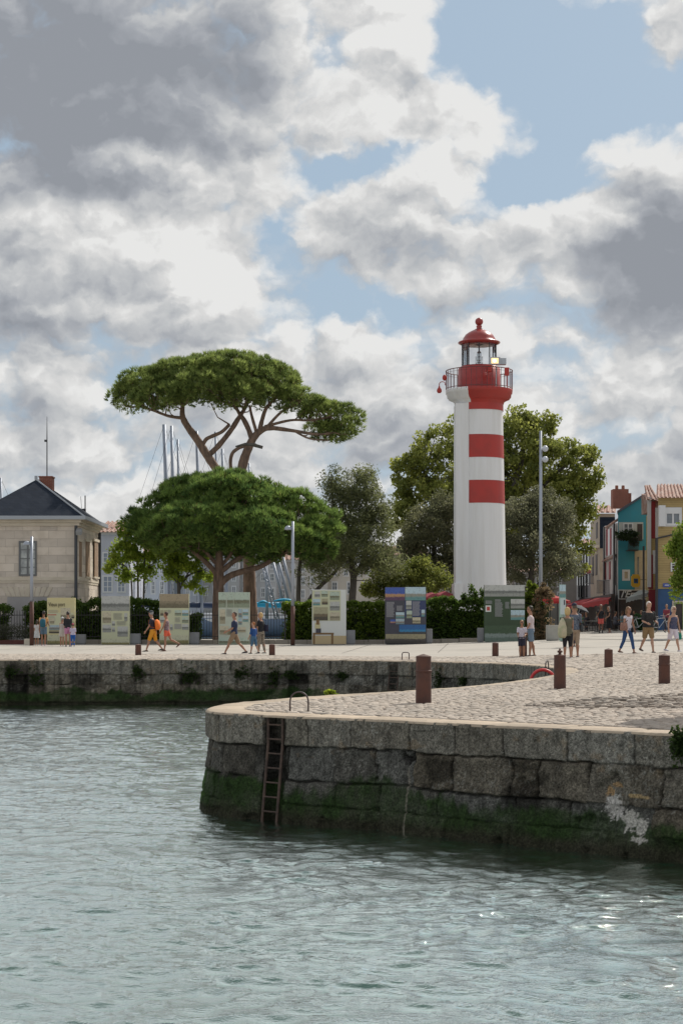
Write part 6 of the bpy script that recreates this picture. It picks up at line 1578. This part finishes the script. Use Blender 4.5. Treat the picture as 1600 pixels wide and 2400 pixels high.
def bicycle(px, Y, label, rz):
    x = U(px) * Y; t_ = thing('bicycle', label, 'bicycle', (x, Y, G(x, Y)), rz)
    for sx in (-.52, .52):
        w = MB(); w.tube([(sx + .34 * math.cos(a), 0, .34 + .34 * math.sin(a)) for a in np.linspace(0, 2 * math.pi, 25)], .02, 6, cap=False)
        for k in range(10): a = math.pi * k / 10; w.tube([(sx + .33 * math.cos(a), 0, .34 + .33 * math.sin(a)), (sx - .33 * math.cos(a), 0, .34 - .33 * math.sin(a))], .004, 3)
        w.build('wheel', m_dark, t_)
    b = MB(); J = dict(r=(-.52, 0, .34), f=(.52, 0, .34), bb=(-.08, 0, .30), s=(-.25, 0, .85), h=(.34, 0, .88), h2=(.36, 0, .78))
    for a, c in (('r', 'bb'), ('bb', 's'), ('s', 'h'), ('bb', 'h2'), ('r', 's'), ('f', 'h')): b.tube([J[a], J[c]], .018, 6)
    b.build('frame', m_steel, t_)
    b = MB(); b.tube([(.34, 0, .88), (.32, 0, 1.0), (.25, -.28, 1.02)], .014, 6); b.tube([(.32, 0, 1.0), (.25, .28, 1.02)], .014, 6); b.build('handlebar', m_steel, t_)
    MB().box((-.27, 0, .93), (.26, .14, .06)).build('saddle', m_dark, t_, bevel=.02)
bicycle(1546, 100, 'bicycle parked behind the man in the black T-shirt', .5); bicycle(1498, 106, 'bicycle parked behind the woman in jeans', -.3)
hedge('potted green plants on the terrace behind the woman in jeans', 1490, 1530, 1452, 108, 41, .5, (.03, .07, .03), (.08, .16, .06), 10, name='terrace_plants', pbot=1476)
r_ = np.random.default_rng(9); c = at(1465, 1256, Y3 - .8); C_ = np.column_stack([c.x + r_.normal(0, .35, 160), c.y + r_.normal(0, .15, 160), c.z + r_.normal(0, .17, 160)]); C2 = np.column_stack([at(1480, 0, Y3).x + r_.normal(0, .15, 120), np.full(120, Y3 - .8), r_.uniform(zat(1280, Y3), zat(1246, Y3), 120)])
V, Fq, c_ = leaves(np.concatenate([C_, C2]), None, np.full(280, .14), 12, r_, .12, .07, (.015, .03, .012), (.05, .08, .03)); tag(npobj('balcony_plant', V, Fq, m_leaf, None, c_), 'dark bushy plants spilling over the teal house balcony', 'plant')

# unseen parasol added outside the right edge to cast shade on the paving
xq, yq = 6.5, 25.0; t_ = thing('parasol', 'unseen canvas parasol added beyond the right edge to shade the paving', 'parasol', (xq, yq, G(xq, yq)))
MB().lathe([(1.35, 2.25), (1.36, 2.45), (.7, 2.75), (.05, 2.95), (0, 2.95)], 8).build('canopy', m_para, t_)
MB().tube([(0, 0, 0), (0, 0, 2.95)], .03, 8).build('pole', m_dark, t_)
# ================================================================== people
SKIN = {'l': (.46, .27, .19), 'm': (.36, .19, .125), 't': (.30, .15, .09), 'd': (.20, .10, .065)}
def cmat(col, col2=None, sc=22, name=None):
    nm = 'cloth_%02d_%02d_%02d' % tuple(int(c * 99) for c in col) + ('_print' if col2 else '')
    return mat(nm, col, .85, var=.55 if col2 else .22, vscale=sc if col2 else 6, col2=col2, bump=.004, bscale=14)
def blob(mb, name, m, parent, vox=.013, ss_=True):
    o = mb.build(name, m, parent, True)
    md = o.modifiers.new('remesh', 'REMESH'); md.mode = 'VOXEL'; md.voxel_size = vox; md.use_smooth_shade = True
    sm = o.modifiers.new('smooth', 'SMOOTH'); sm.factor = .5; sm.iterations = 2
    return o
def person(label, px, Y, h=1.75, yaw=180, legs=((.35, .1), (-.35, .35)), arms=((-.35, .08, .3), (.35, .08, .3)), lean=.04, hyaw=0, hpitch=0, skin='m', fem=False,
           top=None, bottom=None, hair=((.06, .035, .02), 'short'), hat=None, shoes=(.05, .05, .05), extra=None, build=1.0, glasses=False, sit=0, socks=None, x=None):
    """local frame: x forward, y to the person's left; leg = (swing, knee bend), arm = (swing, spread, elbow)"""
    X = U(px) * Y if x is None else x; g = G(X, Y); k = h / 1.775
    t_ = thing('person', label, 'person', (X, Y, g), R(yaw)); t_.scale = (k, k, k)
    sk = mat('skin_' + skin, SKIN[skin], .55, var=.15, vscale=5, spec=.35)
    TH, SH = .43, .42; B = build; hw = .095 if fem else .09; sw = .158 if fem else .178
    drops = [TH * math.cos(a) + SH * math.cos(a - b) for a, b in legs]
    pz = sit if sit else max(drops) + .08
    hip = Vector((0, 0, pz)); sp = lambda z, f=0, l=0: hip + Vector((math.sin(lean) * z + math.cos(lean) * f, l, math.cos(lean) * z - math.sin(lean) * f))
    prof = [(-.10, .10, .085), (-.05, .158, .112), (.02, .170 if fem else .163, .118), (.10, .150, .108), (.20, .125 if fem else .138, .098), (.30, .145, .112), (.40, .16 if fem else .178, .112), (.455, .145 if fem else .165, .10), (.49, .125 if fem else .142, .085), (.525, .088, .07), (.56, .060, .060), (.64, .056, .060)]
    body = MB()
    body.tube([sp(z) for z, a, b in prof], [(a * B, b * B) for z, a, b in prof], 16, ax=(0, 1, 0))
    feet = []; LEG = []
    for sgn, (a, b) in zip((1, -1), legs):
        p0 = hip + Vector((0, sgn * hw, -.02)); kn = p0 + Vector((math.sin(a), 0, -math.cos(a))) * TH; an = kn + Vector((math.sin(a - b), 0, -math.cos(a - b))) * SH
        mid = p0.lerp(kn, .45); cf = kn.lerp(an, .3) + Vector((-.018, 0, 0))
        body.tube([p0 + Vector((0, 0, .05)), mid, kn, cf, kn.lerp(an, .7), an, an - Vector((0, 0, .03))], [.088 * B, .075 * B, .050, .056, .040, .033, .034], 12)
        lift = an.z - .08; q = -min(.9, lift * 2.6) if a < 0 else .12 * (lift > .02); fd = Vector((math.cos(q), 0, math.sin(q)))
        feet.append((an, fd)); LEG.append((p0, kn, an))
        body.tube([an + fd * -.05 + Vector((0, 0, -.045)), an + fd * .05 + Vector((0, 0, -.045)), an + fd * .16 + Vector((0, 0, -.058))], [(.036, .032), (.042, .032), (.034, .018)], 8, ax=(0, 1, 0))
    ARM = []
    for sgn, (sw_, ab, el) in zip((1, -1), arms):
        s0 = sp(.475, 0, sgn * sw * (.5 + .5 * B)); f = Vector((math.cos(lean), 0, -math.sin(lean)))
        d1 = Vector((math.sin(sw_) * math.cos(ab), sgn * math.sin(ab), -math.cos(sw_) * math.cos(ab))); e = s0 + d1 * .285
        inn_ = -.25 * sgn if el > .9 else -.02 * sgn
        d2 = Vector((math.sin(sw_ + el), sgn * math.sin(ab) * .3 + inn_, -math.cos(sw_ + el))).normalized(); w = e + d2 * .25
        body.tube([s0 - d1 * .02 - Vector((0, sgn * .03, 0)), s0.lerp(e, .3), s0.lerp(e, .7), e, e.lerp(w, .3), e.lerp(w, .75), w, w + d2 * .03], [.052 * B, .048 * B, .042 * B, .036, .038, .029, .024, .026], 10)
        hx_ = Vector((0, 1, 0)).cross(d2).normalized()
        body.tube([w, w + d2 * .04, w + d2 * .085], [(.020, .026), (.018, .040), (.014, .036)], 8, ax=(0, 1, 0))
        for i, (o_, ln) in enumerate(((-.028, .065), (-.009, .076), (.010, .072), (.028, .056))):
            b0 = w + d2 * .08 + hx_ * o_; cur = Vector((0, -sgn * .012 * (1 + i * .2), 0)); body.tube([b0, b0 + d2 * ln * .5 + cur * .5, b0 + d2 * ln + cur * 2], [.0095, .0085, .0065], 6)
        tb_ = w + d2 * .02 - hx_ * .025; body.tube([tb_, tb_ + d2 * .03 - hx_ * .025, tb_ + d2 * .062 - hx_ * .03], [.012, .011, .008], 6)
        ARM.append((s0, e, w, d2))
    # head
    hc = sp(.745, .015); M = Matrix.Rotation(R(hyaw), 3, 'Z') @ Matrix.Rotation(hpitch, 3, 'Y')
    H = lambda x, y, z: hc + M @ Vector((x, y, z))
    body.tube([H(-.005, 0, -.115), H(.025, 0, -.10), H(.022, 0, -.07), H(.008, 0, -.02), H(0, 0, .035), H(-.006, 0, .08), H(-.008, 0, .112), H(-.008, 0, .125)], [(.035, .04), (.045, .062), (.062, .080), (.076, .096), (.080, .102), (.070, .090), (.038, .05), (.01, .012)], 14, ax=(0, 1, 0))
    body.tube([H(.09, 0, .01), H(.107, 0, -.02), H(.10, 0, -.032)], [.010, .016, .012], 6)
    for s_ in (-1, 1): body.tube([H(0, s_ * .072, .02), H(-.008, s_ * .086, -.005), H(0, s_ * .074, -.03)], [.010, .016, .008], 6)
    blob(body, 'body', sk, t_, .0115)
    fc_ = MB()
    for s_ in (-1, 1): fc_.ball(H(.083, s_ * .030, .012), (.010, .013, .008), 8, 6)
    fc_.build('eyes', m_dark, t_, True)
    fc_ = MB(); fc_.tube([H(.088, -.024, -.057), H(.094, 0, -.058), H(.088, .024, -.057)], .006, 6); fc_.build('mouth', mat('lips', (.28, .09, .08), .5), t_, True)
    if glasses:
        b = MB(); b.tube([H(.02, -.08, .015), H(.085, -.06, .014), H(.098, -.03, .010), H(.10, 0, .014), H(.098, .03, .010), H(.085, .06, .014), H(.02, .08, .015)], [(.004, .004), (.008, .008), (.018, .006), (.006, .005), (.018, .006), (.008, .008), (.004, .004)], 8, ax=(0, 0, 1)); b.build('sunglasses', m_dark, t_, True)
    if hair:
        hcol, hs = hair; b = MB()
        b.tube([H(-.035, 0, -.05), H(-.03, 0, -.01), H(-.022, 0, .04), H(-.016, 0, .09), H(-.012, 0, .122), H(-.012, 0, .138)], [(.068, .062), (.082, .078), (.085, .094), (.076, .092), (.048, .06), (.012, .016)], 14, ax=(0, 1, 0))
        if hs == 'long': b.tube([H(-.05, 0, .03), H(-.062, 0, -.06), H(-.07, 0, -.15), H(-.06, 0, -.22)], [(.080, .05), (.085, .052), (.075, .04), (.04, .02)], 12, ax=(0, 1, 0))
        if hs == 'bob': b.tube([H(-.035, 0, .05), H(-.04, 0, -.04), H(-.04, 0, -.10)], [(.095, .08), (.10, .08), (.075, .055)], 12, ax=(0, 1, 0))
        if hs == 'bun': b.ball(H(-.10, 0, .05), .045, 10, 8)
        if hs == 'tail': b.tube([H(-.09, 0, .05), H(-.13, 0, .0), H(-.12, 0, -.12)], [.03, .032, .012], 8)
        hr = mat('hair_%02d_%02d' % (int(hcol[0] * 99), int(hcol[1] * 99)), hcol, .6, var=.4, vscale=30, bump=.004, bscale=60, stretch=(1, 1, .2))
        blob(b, 'hair', hr, t_, .010)
    if hat:
        hcol, kind = hat; b = MB()
        if kind == 'cap':
            b.tube([H(-.012, 0, .045), H(-.012, 0, .09), H(-.01, 0, .13), H(-.01, 0, .15)], [(.090, .102), (.086, .100), (.056, .066), (.012, .015)], 16, ax=(0, 1, 0)); b.box(H(.115, 0, .052), (.10, .14, .012), rz=R(hyaw))
        elif kind == 'hood':
            b.tube([H(-.02, 0, -.14), H(-.03, 0, -.08), H(-.025, 0, 0), H(-.015, 0, .08), H(-.012, 0, .13), H(-.01, 0, .155)], [(.075, .07), (.098, .092), (.102, .108), (.092, .10), (.056, .064), (.012, .014)], 16, ax=(0, 1, 0))
        elif kind == 'sun':
            b.lathe([(.03, .15), (.08, .135), (.098, .06), (.10, .045), (.17, .02), (.172, .012), (.095, .03)], 20, H(-.01, 0, 0))
        b.build('hat', cmat(hcol), t_, True)
    # clothing
    if top:
        tc_, kind, slv = top[:3]; m_ = cmat(tc_, top[3] if len(top) > 3 else None); e_ = .013 if kind != 'loose' else .028
        lo = -.02 if kind != 'long' else -.13
        b = MB(); pr = [(z, a, c) for z, a, c in [(lo, .168, .120)] + prof if (z > lo + .01 and z <= (.52 if slv > 0 else .485)) or z == lo]
        if slv == 0: pr = pr[:-1] + [(.46, .125, .09)]
        b.tube([sp(z) for z, a, c in pr], [(a * B + e_, c * B + e_) for z, a, c in pr], 16, ax=(0, 1, 0))
        if slv > 0:
            for (s0, e, w, d2), sgn in zip(ARM, (1, -1)):
                L_ = slv; ee = s0.lerp(e, min(1, L_ / .55)); P_ = [s0 - Vector((0, sgn * .05, -.005)), s0, s0.lerp(ee, .5), ee]; rr = [.062 * B, .066 * B, .060 * B, .058 * B]
                if L_ > .55: P_.append(e.lerp(w, (L_ - .55) / .45)); rr.append(.045)
                b.tube(P_, rr, 10)
        else:
            for sgn in (1, -1): b.tube([sp(.44, .07, sgn * .085), sp(.50, .03, sgn * .09), sp(.50, -.03, sgn * .09), sp(.44, -.07, sgn * .085)], .017, 6)
        blob(b, 'shirt' if kind != 'jacket' else 'jacket', m_, t_, .0125)
    if bottom:
        bc, kind, ln = bottom[:3]; m_ = cmat(bc, bottom[3] if len(bottom) > 3 else None); b = MB()
        if kind in ('shorts', 'trousers'):
            b.tube([sp(z) for z in (-.11, -.06, .02, .11)], [(.12 * B, .10), (.172 * B, .13), (.18 * B, .132), (.158 * B, .118)], 16, ax=(0, 1, 0))
            for p0, kn, an in LEG:
                if ln <= 1: b.tube([p0 + Vector((0, 0, .03)), p0.lerp(kn, ln * .5), p0.lerp(kn, ln)], [.098 * B, .092 * B, (.086 if ln < .9 else .074) * B], 12)
                else: b.tube([p0 + Vector((0, 0, .03)), p0.lerp(kn, .5), kn, kn.lerp(an, (ln - 1) * .5), kn.lerp(an, ln - 1)], [.098 * B, .085 * B, .066, .060, .056], 12)
        else:
            kz = (LEG[0][1] + LEG[1][1]) / 2; sp_x = abs(LEG[0][1].x - LEG[1][1].x) * .5
            e_ = sp(.12); lo_ = Vector((kz.x, 0, hip.z - .44 * ln)); b.tube([e_, sp(.02), sp(-.08), sp(0).lerp(lo_, .6), lo_], [(.15, .115), (.185, .14), (.19, .15), (.20, .16 + sp_x * .5), (.215, .17 + sp_x)], 18, ax=(0, 1, 0))
        blob(b, {'shorts': 'shorts', 'trousers': 'trousers', 'skirt': 'skirt'}[kind], m_, t_, .0125)
    if shoes:
        for an, fd in feet:
            b = MB(); dn = Vector((0, 0, -1)); b.tube([an + fd * -.07 + dn * .045, an + fd * -.03 + dn * .042, an + fd * .05 + dn * .045, an + fd * .13 + dn * .055, an + fd * .185 + dn * .062], [(.030, .030), (.044, .040), (.050, .038), (.046, .026), (.022, .014)], 10, ax=(0, 1, 0)); b.build('shoe', cmat(shoes), t_, True)
    if socks:
        for p0, kn, an in LEG:
            b = MB(); b.tube([an, an.lerp(kn, .3)], [.040, .048], 10); b.build('sock', cmat(socks), t_, True)
    if extra: extra(t_, dict(sp=sp, arm=ARM, leg=LEG, H=H, hip=hip))
    return t_
def held(name, label, cat, t_, build_fn):
    """something carried: a thing of its own placed where the person is"""
    o = thing(name, label, cat, tuple(t_.location), t_.rotation_euler.z); o.scale = t_.scale; build_fn(o); return o
def backpack(col, label, col2=None, w=.30, hgt=.46):
    def f(t_, J):
        def g(o):
            sp = J['sp']; b = MB(); b.tube([sp(.03, -.20), sp(.08, -.22), sp(.22, -.235), sp(.38, -.22), sp(.44, -.19), sp(.46, -.17)], [(w * .32, .06), (w * .48, .105), (w * .5, .12), (w * .48, .10), (w * .36, .06), (w * .1, .02)], 14, ax=(0, 1, 0)); b.build('pack', cmat(col, col2, 9), o, True)
            for s_ in (-1, 1): MB().tube([sp(.42, -.13, s_ * .09), sp(.51, -.03, s_ * .105), sp(.47, .10, s_ * .11), sp(.30, .135, s_ * .12), sp(.18, .06, s_ * .155), sp(.12, -.12, s_ * .12)], .014, 6).build('strap', cmat(tuple(c * .5 for c in col)), o, True)
        held('backpack', label, 'backpack', t_, g)
    return f
def bag(col, label, side, z=-.05, w=.30, hgt=.26, f=.02, strap=True, col2=None, sc=9, name='shoulder_bag', out=.23):
    def fn(t_, J):
        def g(o):
            sp = J['sp']; b = MB(); c = sp(z, f, side * out)
            b.tube([c + Vector((0, 0, -hgt / 2)), c + Vector((0, 0, -hgt * .3)), c, c + Vector((0, 0, hgt * .35)), c + Vector((0, 0, hgt / 2))], [(.02, w * .42), (.055, w * .52), (.06, w * .5), (.04, w * .45), (.015, w * .4)], 12, ax=(0, 1, 0)); b.build('pouch', cmat(col, col2, sc), o, True)
            if strap: MB().tube([c + Vector((0, 0, hgt * .45)), sp(.35, .10, side * .13), sp(.50, .0, -side * .10 if strap == 2 else side * .11), sp(.35, -.12, side * .08), c + Vector((-.05, 0, hgt * .45))], .010, 6).build('strap', cmat(tuple(x * .5 for x in col)), o, True)
        held(name, label, 'bag', t_, g)
    return fn
def many(*fs):
    def f(t_, J):
        for q in fs: q(t_, J)
    return f
STAND = ((.03, .03), (-.03, .03)); DOWN = ((.02, .10, .12), (.02, .10, .12))
# --- walkers and readers in front of the left boards
person('child in white with a patterned pouch standing behind the left lamp post', 87, 86.2, 1.28, 80, STAND, DOWN, skin='t', fem=True, top=(( .50, .50, .50), 'tee', .3), bottom=((.60, .62, .62), 'skirt', .9, (.1, .1, .12)), hair=((.04, .03, .02), 'long'), shoes=(.5, .5, .5))
person('person in orange vest and denim shorts with blue backpack, reading the Vieux port board', 103, 85.5, 1.72, 88, ((.05, .05), (-.08, .05)), ((.1, .15, .3), (.3, .12, .9)), skin='t', top=((.62, .27, .05), 'tee', .28, (.55, .50, .42)), bottom=((.10, .16, .22), 'shorts', .72), hair=((.03, .02, .02), 'short'), shoes=(.55, .45, .5),
       extra=backpack((.02, .11, .16), 'small dark blue backpack worn over an orange vest at the Vieux port board', None, .30))
person('girl in a white summer dress standing at the right side of the Vieux port board', 146, 84.5, 1.42, 70, STAND, ((.3, .12, .5), (.1, .1, .2)), skin='m', fem=True, top=((.50, .46, .42), 'tank', 0, (.2, .2, .22)), bottom=((.52, .48, .42), 'skirt', .75, (.25, .22, .2)), hair=((.30, .27, .24), 'tail'), hat=((.55, .56, .58), 'cap'), shoes=(.4, .4, .4))
person('woman in a black jacket and pink shorts looking at the Vieux port board', 160, 84, 1.70, 110, ((.03, .02), (-.06, .05)), ((.2, .05, 1.2), (.2, .05, 1.2)), skin='m', fem=True, top=((.015, .017, .022), 'jacket', .95), bottom=((.50, .22, .36), 'shorts', .62), hair=((.03, .02, .015), 'bun'), shoes=(.1, .1, .15))
person('small child in pink hat and long blue skirt beside the woman in the black jacket', 171.5, 83.6, 1.12, 100, STAND, DOWN, skin='m', fem=True, top=((.50, .45, .58), 'tee', .5), bottom=((.01, .09, .36), 'trousers', 1.9), hair=((.1, .06, .04), 'short'), hat=((.46, .07, .13), 'cap'), shoes=(.45, .45, .5), build=1.15)
person('man in orange shorts and dark cap with a big orange backpack, walking left', 359, 74.5, 1.80, 172, ((.38, .12), (-.25, .45)), ((.25, .1, .35), (-.35, .12, .2)), lean=.1, hyaw=-25, skin='m', top=((.02, .02, .035), 'tee', .4, (.03, .03, .05)), bottom=((.66, .28, .02), 'shorts', .98), hair=((.3, .3, .3), 'short'), hat=((.05, .06, .07), 'cap'), shoes=(.07, .06, .05),
       extra=backpack((.74, .17, .02), 'large bright orange backpack on the man in orange shorts', None, .46, .54))
person('woman in coral shorts and a patterned strappy top, walking left with the orange backpacker', 391, 75, 1.70, 168, ((.10, .02), (-.42, .75)), ((.25, .1, .3), (-.2, .12, .2)), skin='m', fem=True, top=((.16, .08, .10), 'tank', 0, (.35, .33, .33)), bottom=((.72, .13, .07), 'shorts', .52), hair=((.05, .02, .015), 'short'), shoes=(.15, .08, .06))
person('bearded man in a navy polo shirt and khaki shorts striding left', 549, 69.5, 1.78, 180, ((.50, .10), (-.45, .30)), ((.25, .05, .85), (.45, .08, .55)), lean=-.03, hyaw=15, skin='m', top=((.02, .03, .075), 'tee', .45), bottom=((.26, .18, .115), 'shorts', .98), hair=((.07, .05, .04), 'short'), shoes=(.03, .03, .04), build=1.1,
       extra=bag((.25, .23, .15), 'small khaki waist pouch held by the man in the navy polo', -1, .02, .20, .16, .18, False, out=.10, name='waist_pouch'))
person('red-haired boy in a blue shirt and jeans shorts walking beside the blonde woman', 595, 70.5, 1.30, 140, ((.2, .05), (-.2, .3)), ((.2, .08, .3), (-.1, .08, .2)), hyaw=35, hpitch=.15, skin='l', top=((.015, .07, .24), 'tee', .6), bottom=((.06, .14, .24), 'shorts', 1.15), hair=((.35, .12, .03), 'short'), shoes=(.04, .04, .05))
person('blonde woman in a black T-shirt and patterned trousers carrying a dark bag', 612, 71, 1.68, 150, ((.12, .05), (-.10, .12)), ((.25, .08, .4), (-.15, .25, .35)), hyaw=20, skin='m', fem=True, top=((.010, .010, .014), 'long', .42), bottom=((.15, .12, .09), 'trousers', 1.85, (.45, .40, .33)), hair=((.55, .37, .16), 'bob'), shoes=(.35, .33, .30),
       extra=bag((.02, .02, .045), 'dark navy shoulder bag on the blonde woman in black', -1, .18, .32, .30, -.10, True, out=.20))
# --- on the paving near the inner corner
person('man in a white T-shirt and grey-blue shorts standing beside a bollard', 1243, 60.6, 1.77, 175, ((.06, .03), (-.10, .10)), ((.20, .06, .35), (.05, .05, .25)), lean=.02, skin='m', top=((.58, .50, .52), 'tee', .42), bottom=((.15, .22, .30), 'shorts', .88), hair=((.035, .025, .02), 'short'), shoes=(.05, .035, .03), glasses=True)
person('boy in a white printed T-shirt and sunglasses leaning back on a bollard', 1222, 59.7, 1.30, 265, ((.30, .12), (.20, .10)), ((.25, .05, 1.0), (.3, .05, .9)), lean=-.10, skin='t', top=((.60, .56, .60), 'tee', .42, (.12, .10, .25)), bottom=((.02, .02, .04), 'shorts', .85), hair=((.28, .17, .08), 'short'), shoes=(.06, .04, .03), glasses=True)
def tote(t_, J):
    def g(o):
        b = MB(); c = J['sp'](.10, -.12, .22); b.tube([c + Vector((0, 0, -.30)), c + Vector((0, 0, -.2)), c + Vector((0, 0, .05)), c + Vector((0, 0, .28)), c + Vector((0, 0, .40))], [(.05, .10), (.12, .16), (.13, .16), (.08, .10), (.02, .03)], 14, ax=(1, 0, 0)); b.build('pouch', cmat((.50, .44, .32), (.22, .30, .16), 5), o, True)
    held('tote_bag', 'long cream cloth bag on the shoulder of the woman in the yellow hood', 'bag', t_, g)
person('woman with a yellow head covering, olive tunic and black leggings seen from behind', 1329, 56.0, 1.66, 98, ((.04, .02), (-.05, .06)), ((.05, .10, .15), (.15, .12, .2)), skin='m', fem=True, top=((.13, .125, .085), 'long', .05), bottom=((.010, .010, .012), 'trousers', 1.25), hair=None, hat=((.52, .38, .18), 'hood'), shoes=(.42, .42, .42), build=1.12, extra=tote)
person('man in a navy cap and tan trousers behind the woman in the yellow hood', 1345, 57.2, 1.80, 100, ((.05, .03), (-.06, .05)), ((.3, .08, 1.1), (.05, .10, .3)), hyaw=25, skin='m', top=((.05, .07, .11), 'tee', .5, (.25, .28, .33)), bottom=((.34, .26, .19), 'trousers', 1.25), hair=((.1, .08, .06), 'short'), hat=((.015, .02, .045), 'cap'), shoes=(.04, .04, .05), build=1.08,
       extra=bag((.05, .055, .06), 'dark grey shoulder bag on the man in the navy cap', -1, .05, .24, .26, -.05, True))
# --- group walking towards the camera on the right
person('woman in a white sleeveless top and blue jeans with a brown shoulder bag', 1470, 60.5, 1.66, 305, ((.33, .10), (-.30, .25)), ((-.05, .42, .25), (.10, .30, .5)), hyaw=22, skin='m', fem=True, top=((.66, .62, .68), 'tank', .12), bottom=((.025, .07, .19), 'trousers', 1.75), hair=((.20, .11, .055), 'long'), shoes=(.13, .07, .05), glasses=True,
       extra=many(bag((.30, .16, .12), 'patterned brown shoulder bag of the woman in the white top', -1, .12, .40, .30, .05, 2, (.12, .06, .05), out=.26), bag((.01, .01, .012), 'small black camera case on the hip of the woman in jeans', 1, .0, .18, .18, .10, False, out=.10, name='camera_case')))
person('white-haired man in a black T-shirt and khaki shorts holding a phone', 1518, 60.3, 1.80, 290, ((.24, .05), (-.26, .45)), ((.15, .15, 1.15), (.1, .22, 1.15)), skin='l', hpitch=.1, top=((.010, .010, .012), 'loose', .50, (.05, .05, .05)), bottom=((.26, .17, .085), 'shorts', .90), hair=((.62, .56, .52), 'short'), shoes=(.06, .04, .03), build=1.12)
person('older woman in a floral navy strappy top and white shorts with a green bag', 1576, 60.8, 1.62, 302, ((.30, .05), (-.26, .30)), ((.1, .22, .15), (-.1, .25, .2)), skin='l', fem=True, top=((.03, .05, .11), 'tank', 0, (.20, .15, .20)), bottom=((.66, .60, .68), 'shorts', .95), hair=((.55, .45, .36), 'bob'), shoes=(.50, .50, .58), glasses=True, build=1.12,
       extra=bag((.01, .24, .17), 'small turquoise-green carrier bag of the older woman', 1, -.28, .22, .30, .05, False, out=.30, name='carrier_bag'))
# --- further back on the terrace
person('man in dark T-shirt and coral shorts with hands raised to his face', 1407, 108, 1.78, 270, STAND, ((.5, .12, 1.7), (.5, .12, 1.7)), skin='d', top=((.015, .02, .03), 'tee', .45), bottom=((.60, .12, .10), 'shorts', .75), hair=((.5, .45, .4), 'short'), shoes=(.03, .03, .04), socks=(.04, .04, .05), build=1.08)
person('woman in a black dress with light hair beside the man in coral shorts', 1426, 109, 1.66, 200, ((.05, .02), (-.12, .1)), ((.3, .1, .7), (.1, .1, .3)), skin='m', fem=True, top=((.010, .010, .014), 'long', .1), bottom=((.010, .010, .014), 'skirt', 1.4), hair=((.42, .33, .28), 'long'), shoes=(.30, .15, .14))
person('dark-haired woman in a red top standing at the blue shopfront', 1561, 104, 1.66, 250, STAND, ((.4, .1, 1.1), (.2, .1, .4)), skin='m', fem=True, top=((.20, .03, .05), 'tee', .4), bottom=((.03, .03, .05), 'trousers', 1.8), hair=((.05, .03, .02), 'long'), shoes=(.05, .05, .05))
person('man in a blue shirt with a dark umbrella behind the navy-capped man', 1349, 74, 1.70, 120, STAND, ((.6, .1, 1.6), (.1, .1, .3)), skin='m', top=((.05, .13, .25), 'tee', .5), bottom=((.03, .03, .05), 'trousers', 1.8), hair=((.35, .27, .14), 'short'), shoes=(.05, .05, .05))
uy = 73.5; ux = U(1358) * uy; um = thing('umbrella', 'dark open umbrella tilted over the man in the blue shirt', 'umbrella', (ux, uy, G(ux, uy) + 1.62)); um.rotation_euler = (0, R(22), 0)
b = MB(); V = [(0, 0, .16)] + [(.42 * math.cos(2 * math.pi * k / 8), .42 * math.sin(2 * math.pi * k / 8), 0) for k in range(8)] + [(.25 * math.cos(2 * math.pi * k / 8), .25 * math.sin(2 * math.pi * k / 8), .115) for k in range(8)]
b.add(V, [(0, 9 + k, 9 + (k + 1) % 8) for k in range(8)] + [(9 + k, 1 + k, 1 + (k + 1) % 8, 9 + (k + 1) % 8) for k in range(8)]); b.build('canopy', mat('umbrella_black', (.03, .035, .045), .8), um, True)
MB().tube([(0, 0, .18), (0, 0, -.5)], .009, 6).build('shaft', m_steel, um)
for i, (px, Y, yw, tc_, bc, hr, lab) in enumerate(((1456, 118.5, 20, (.22, .32, .34), (.05, .05, .07), (.1, .06, .04), 'seated cafe guest in a pale blue shirt'), (1374, 119, -160, (.03, .03, .04), (.04, .04, .06), (.2, .15, .1), 'seated cafe guest in black near the back of the terrace'), (1487, 117.5, 180, (.26, .05, .06), (.05, .05, .07), (.08, .05, .03), 'seated cafe guest in dark red beside the bicycles'), (1398, 121, 0, (.30, .28, .26), (.04, .05, .07), (.3, .22, .12), 'seated cafe guest in beige behind the man in coral shorts'), (1440, 116.5, 10, (.10, .10, .12), (.05, .05, .07), (.06, .04, .03), 'seated cafe guest in charcoal left of the pale blue one'), (1503, 115.5, 200, (.35, .33, .30), (.04, .05, .07), (.45, .35, .22), 'fair-haired seated guest in cream beside the terrace plants'), (1362, 120, 30, (.12, .20, .12), (.04, .05, .07), (.06, .04, .03), 'seated cafe guest in dark green at the left end of the terrace'))):
    x = U(px) * Y; p_ = person(lab, px, Y, 1.7, yw, ((1.45, 1.45), (1.50, 1.45)), ((.6, .08, 1.0), (.5, .08, 1.1)), skin='m', top=(tc_, 'tee', .5), bottom=(bc, 'trousers', 1.85), hair=(hr, 'short'), sit=.54)
# a pigeon-free extra: nobody else is near enough to read
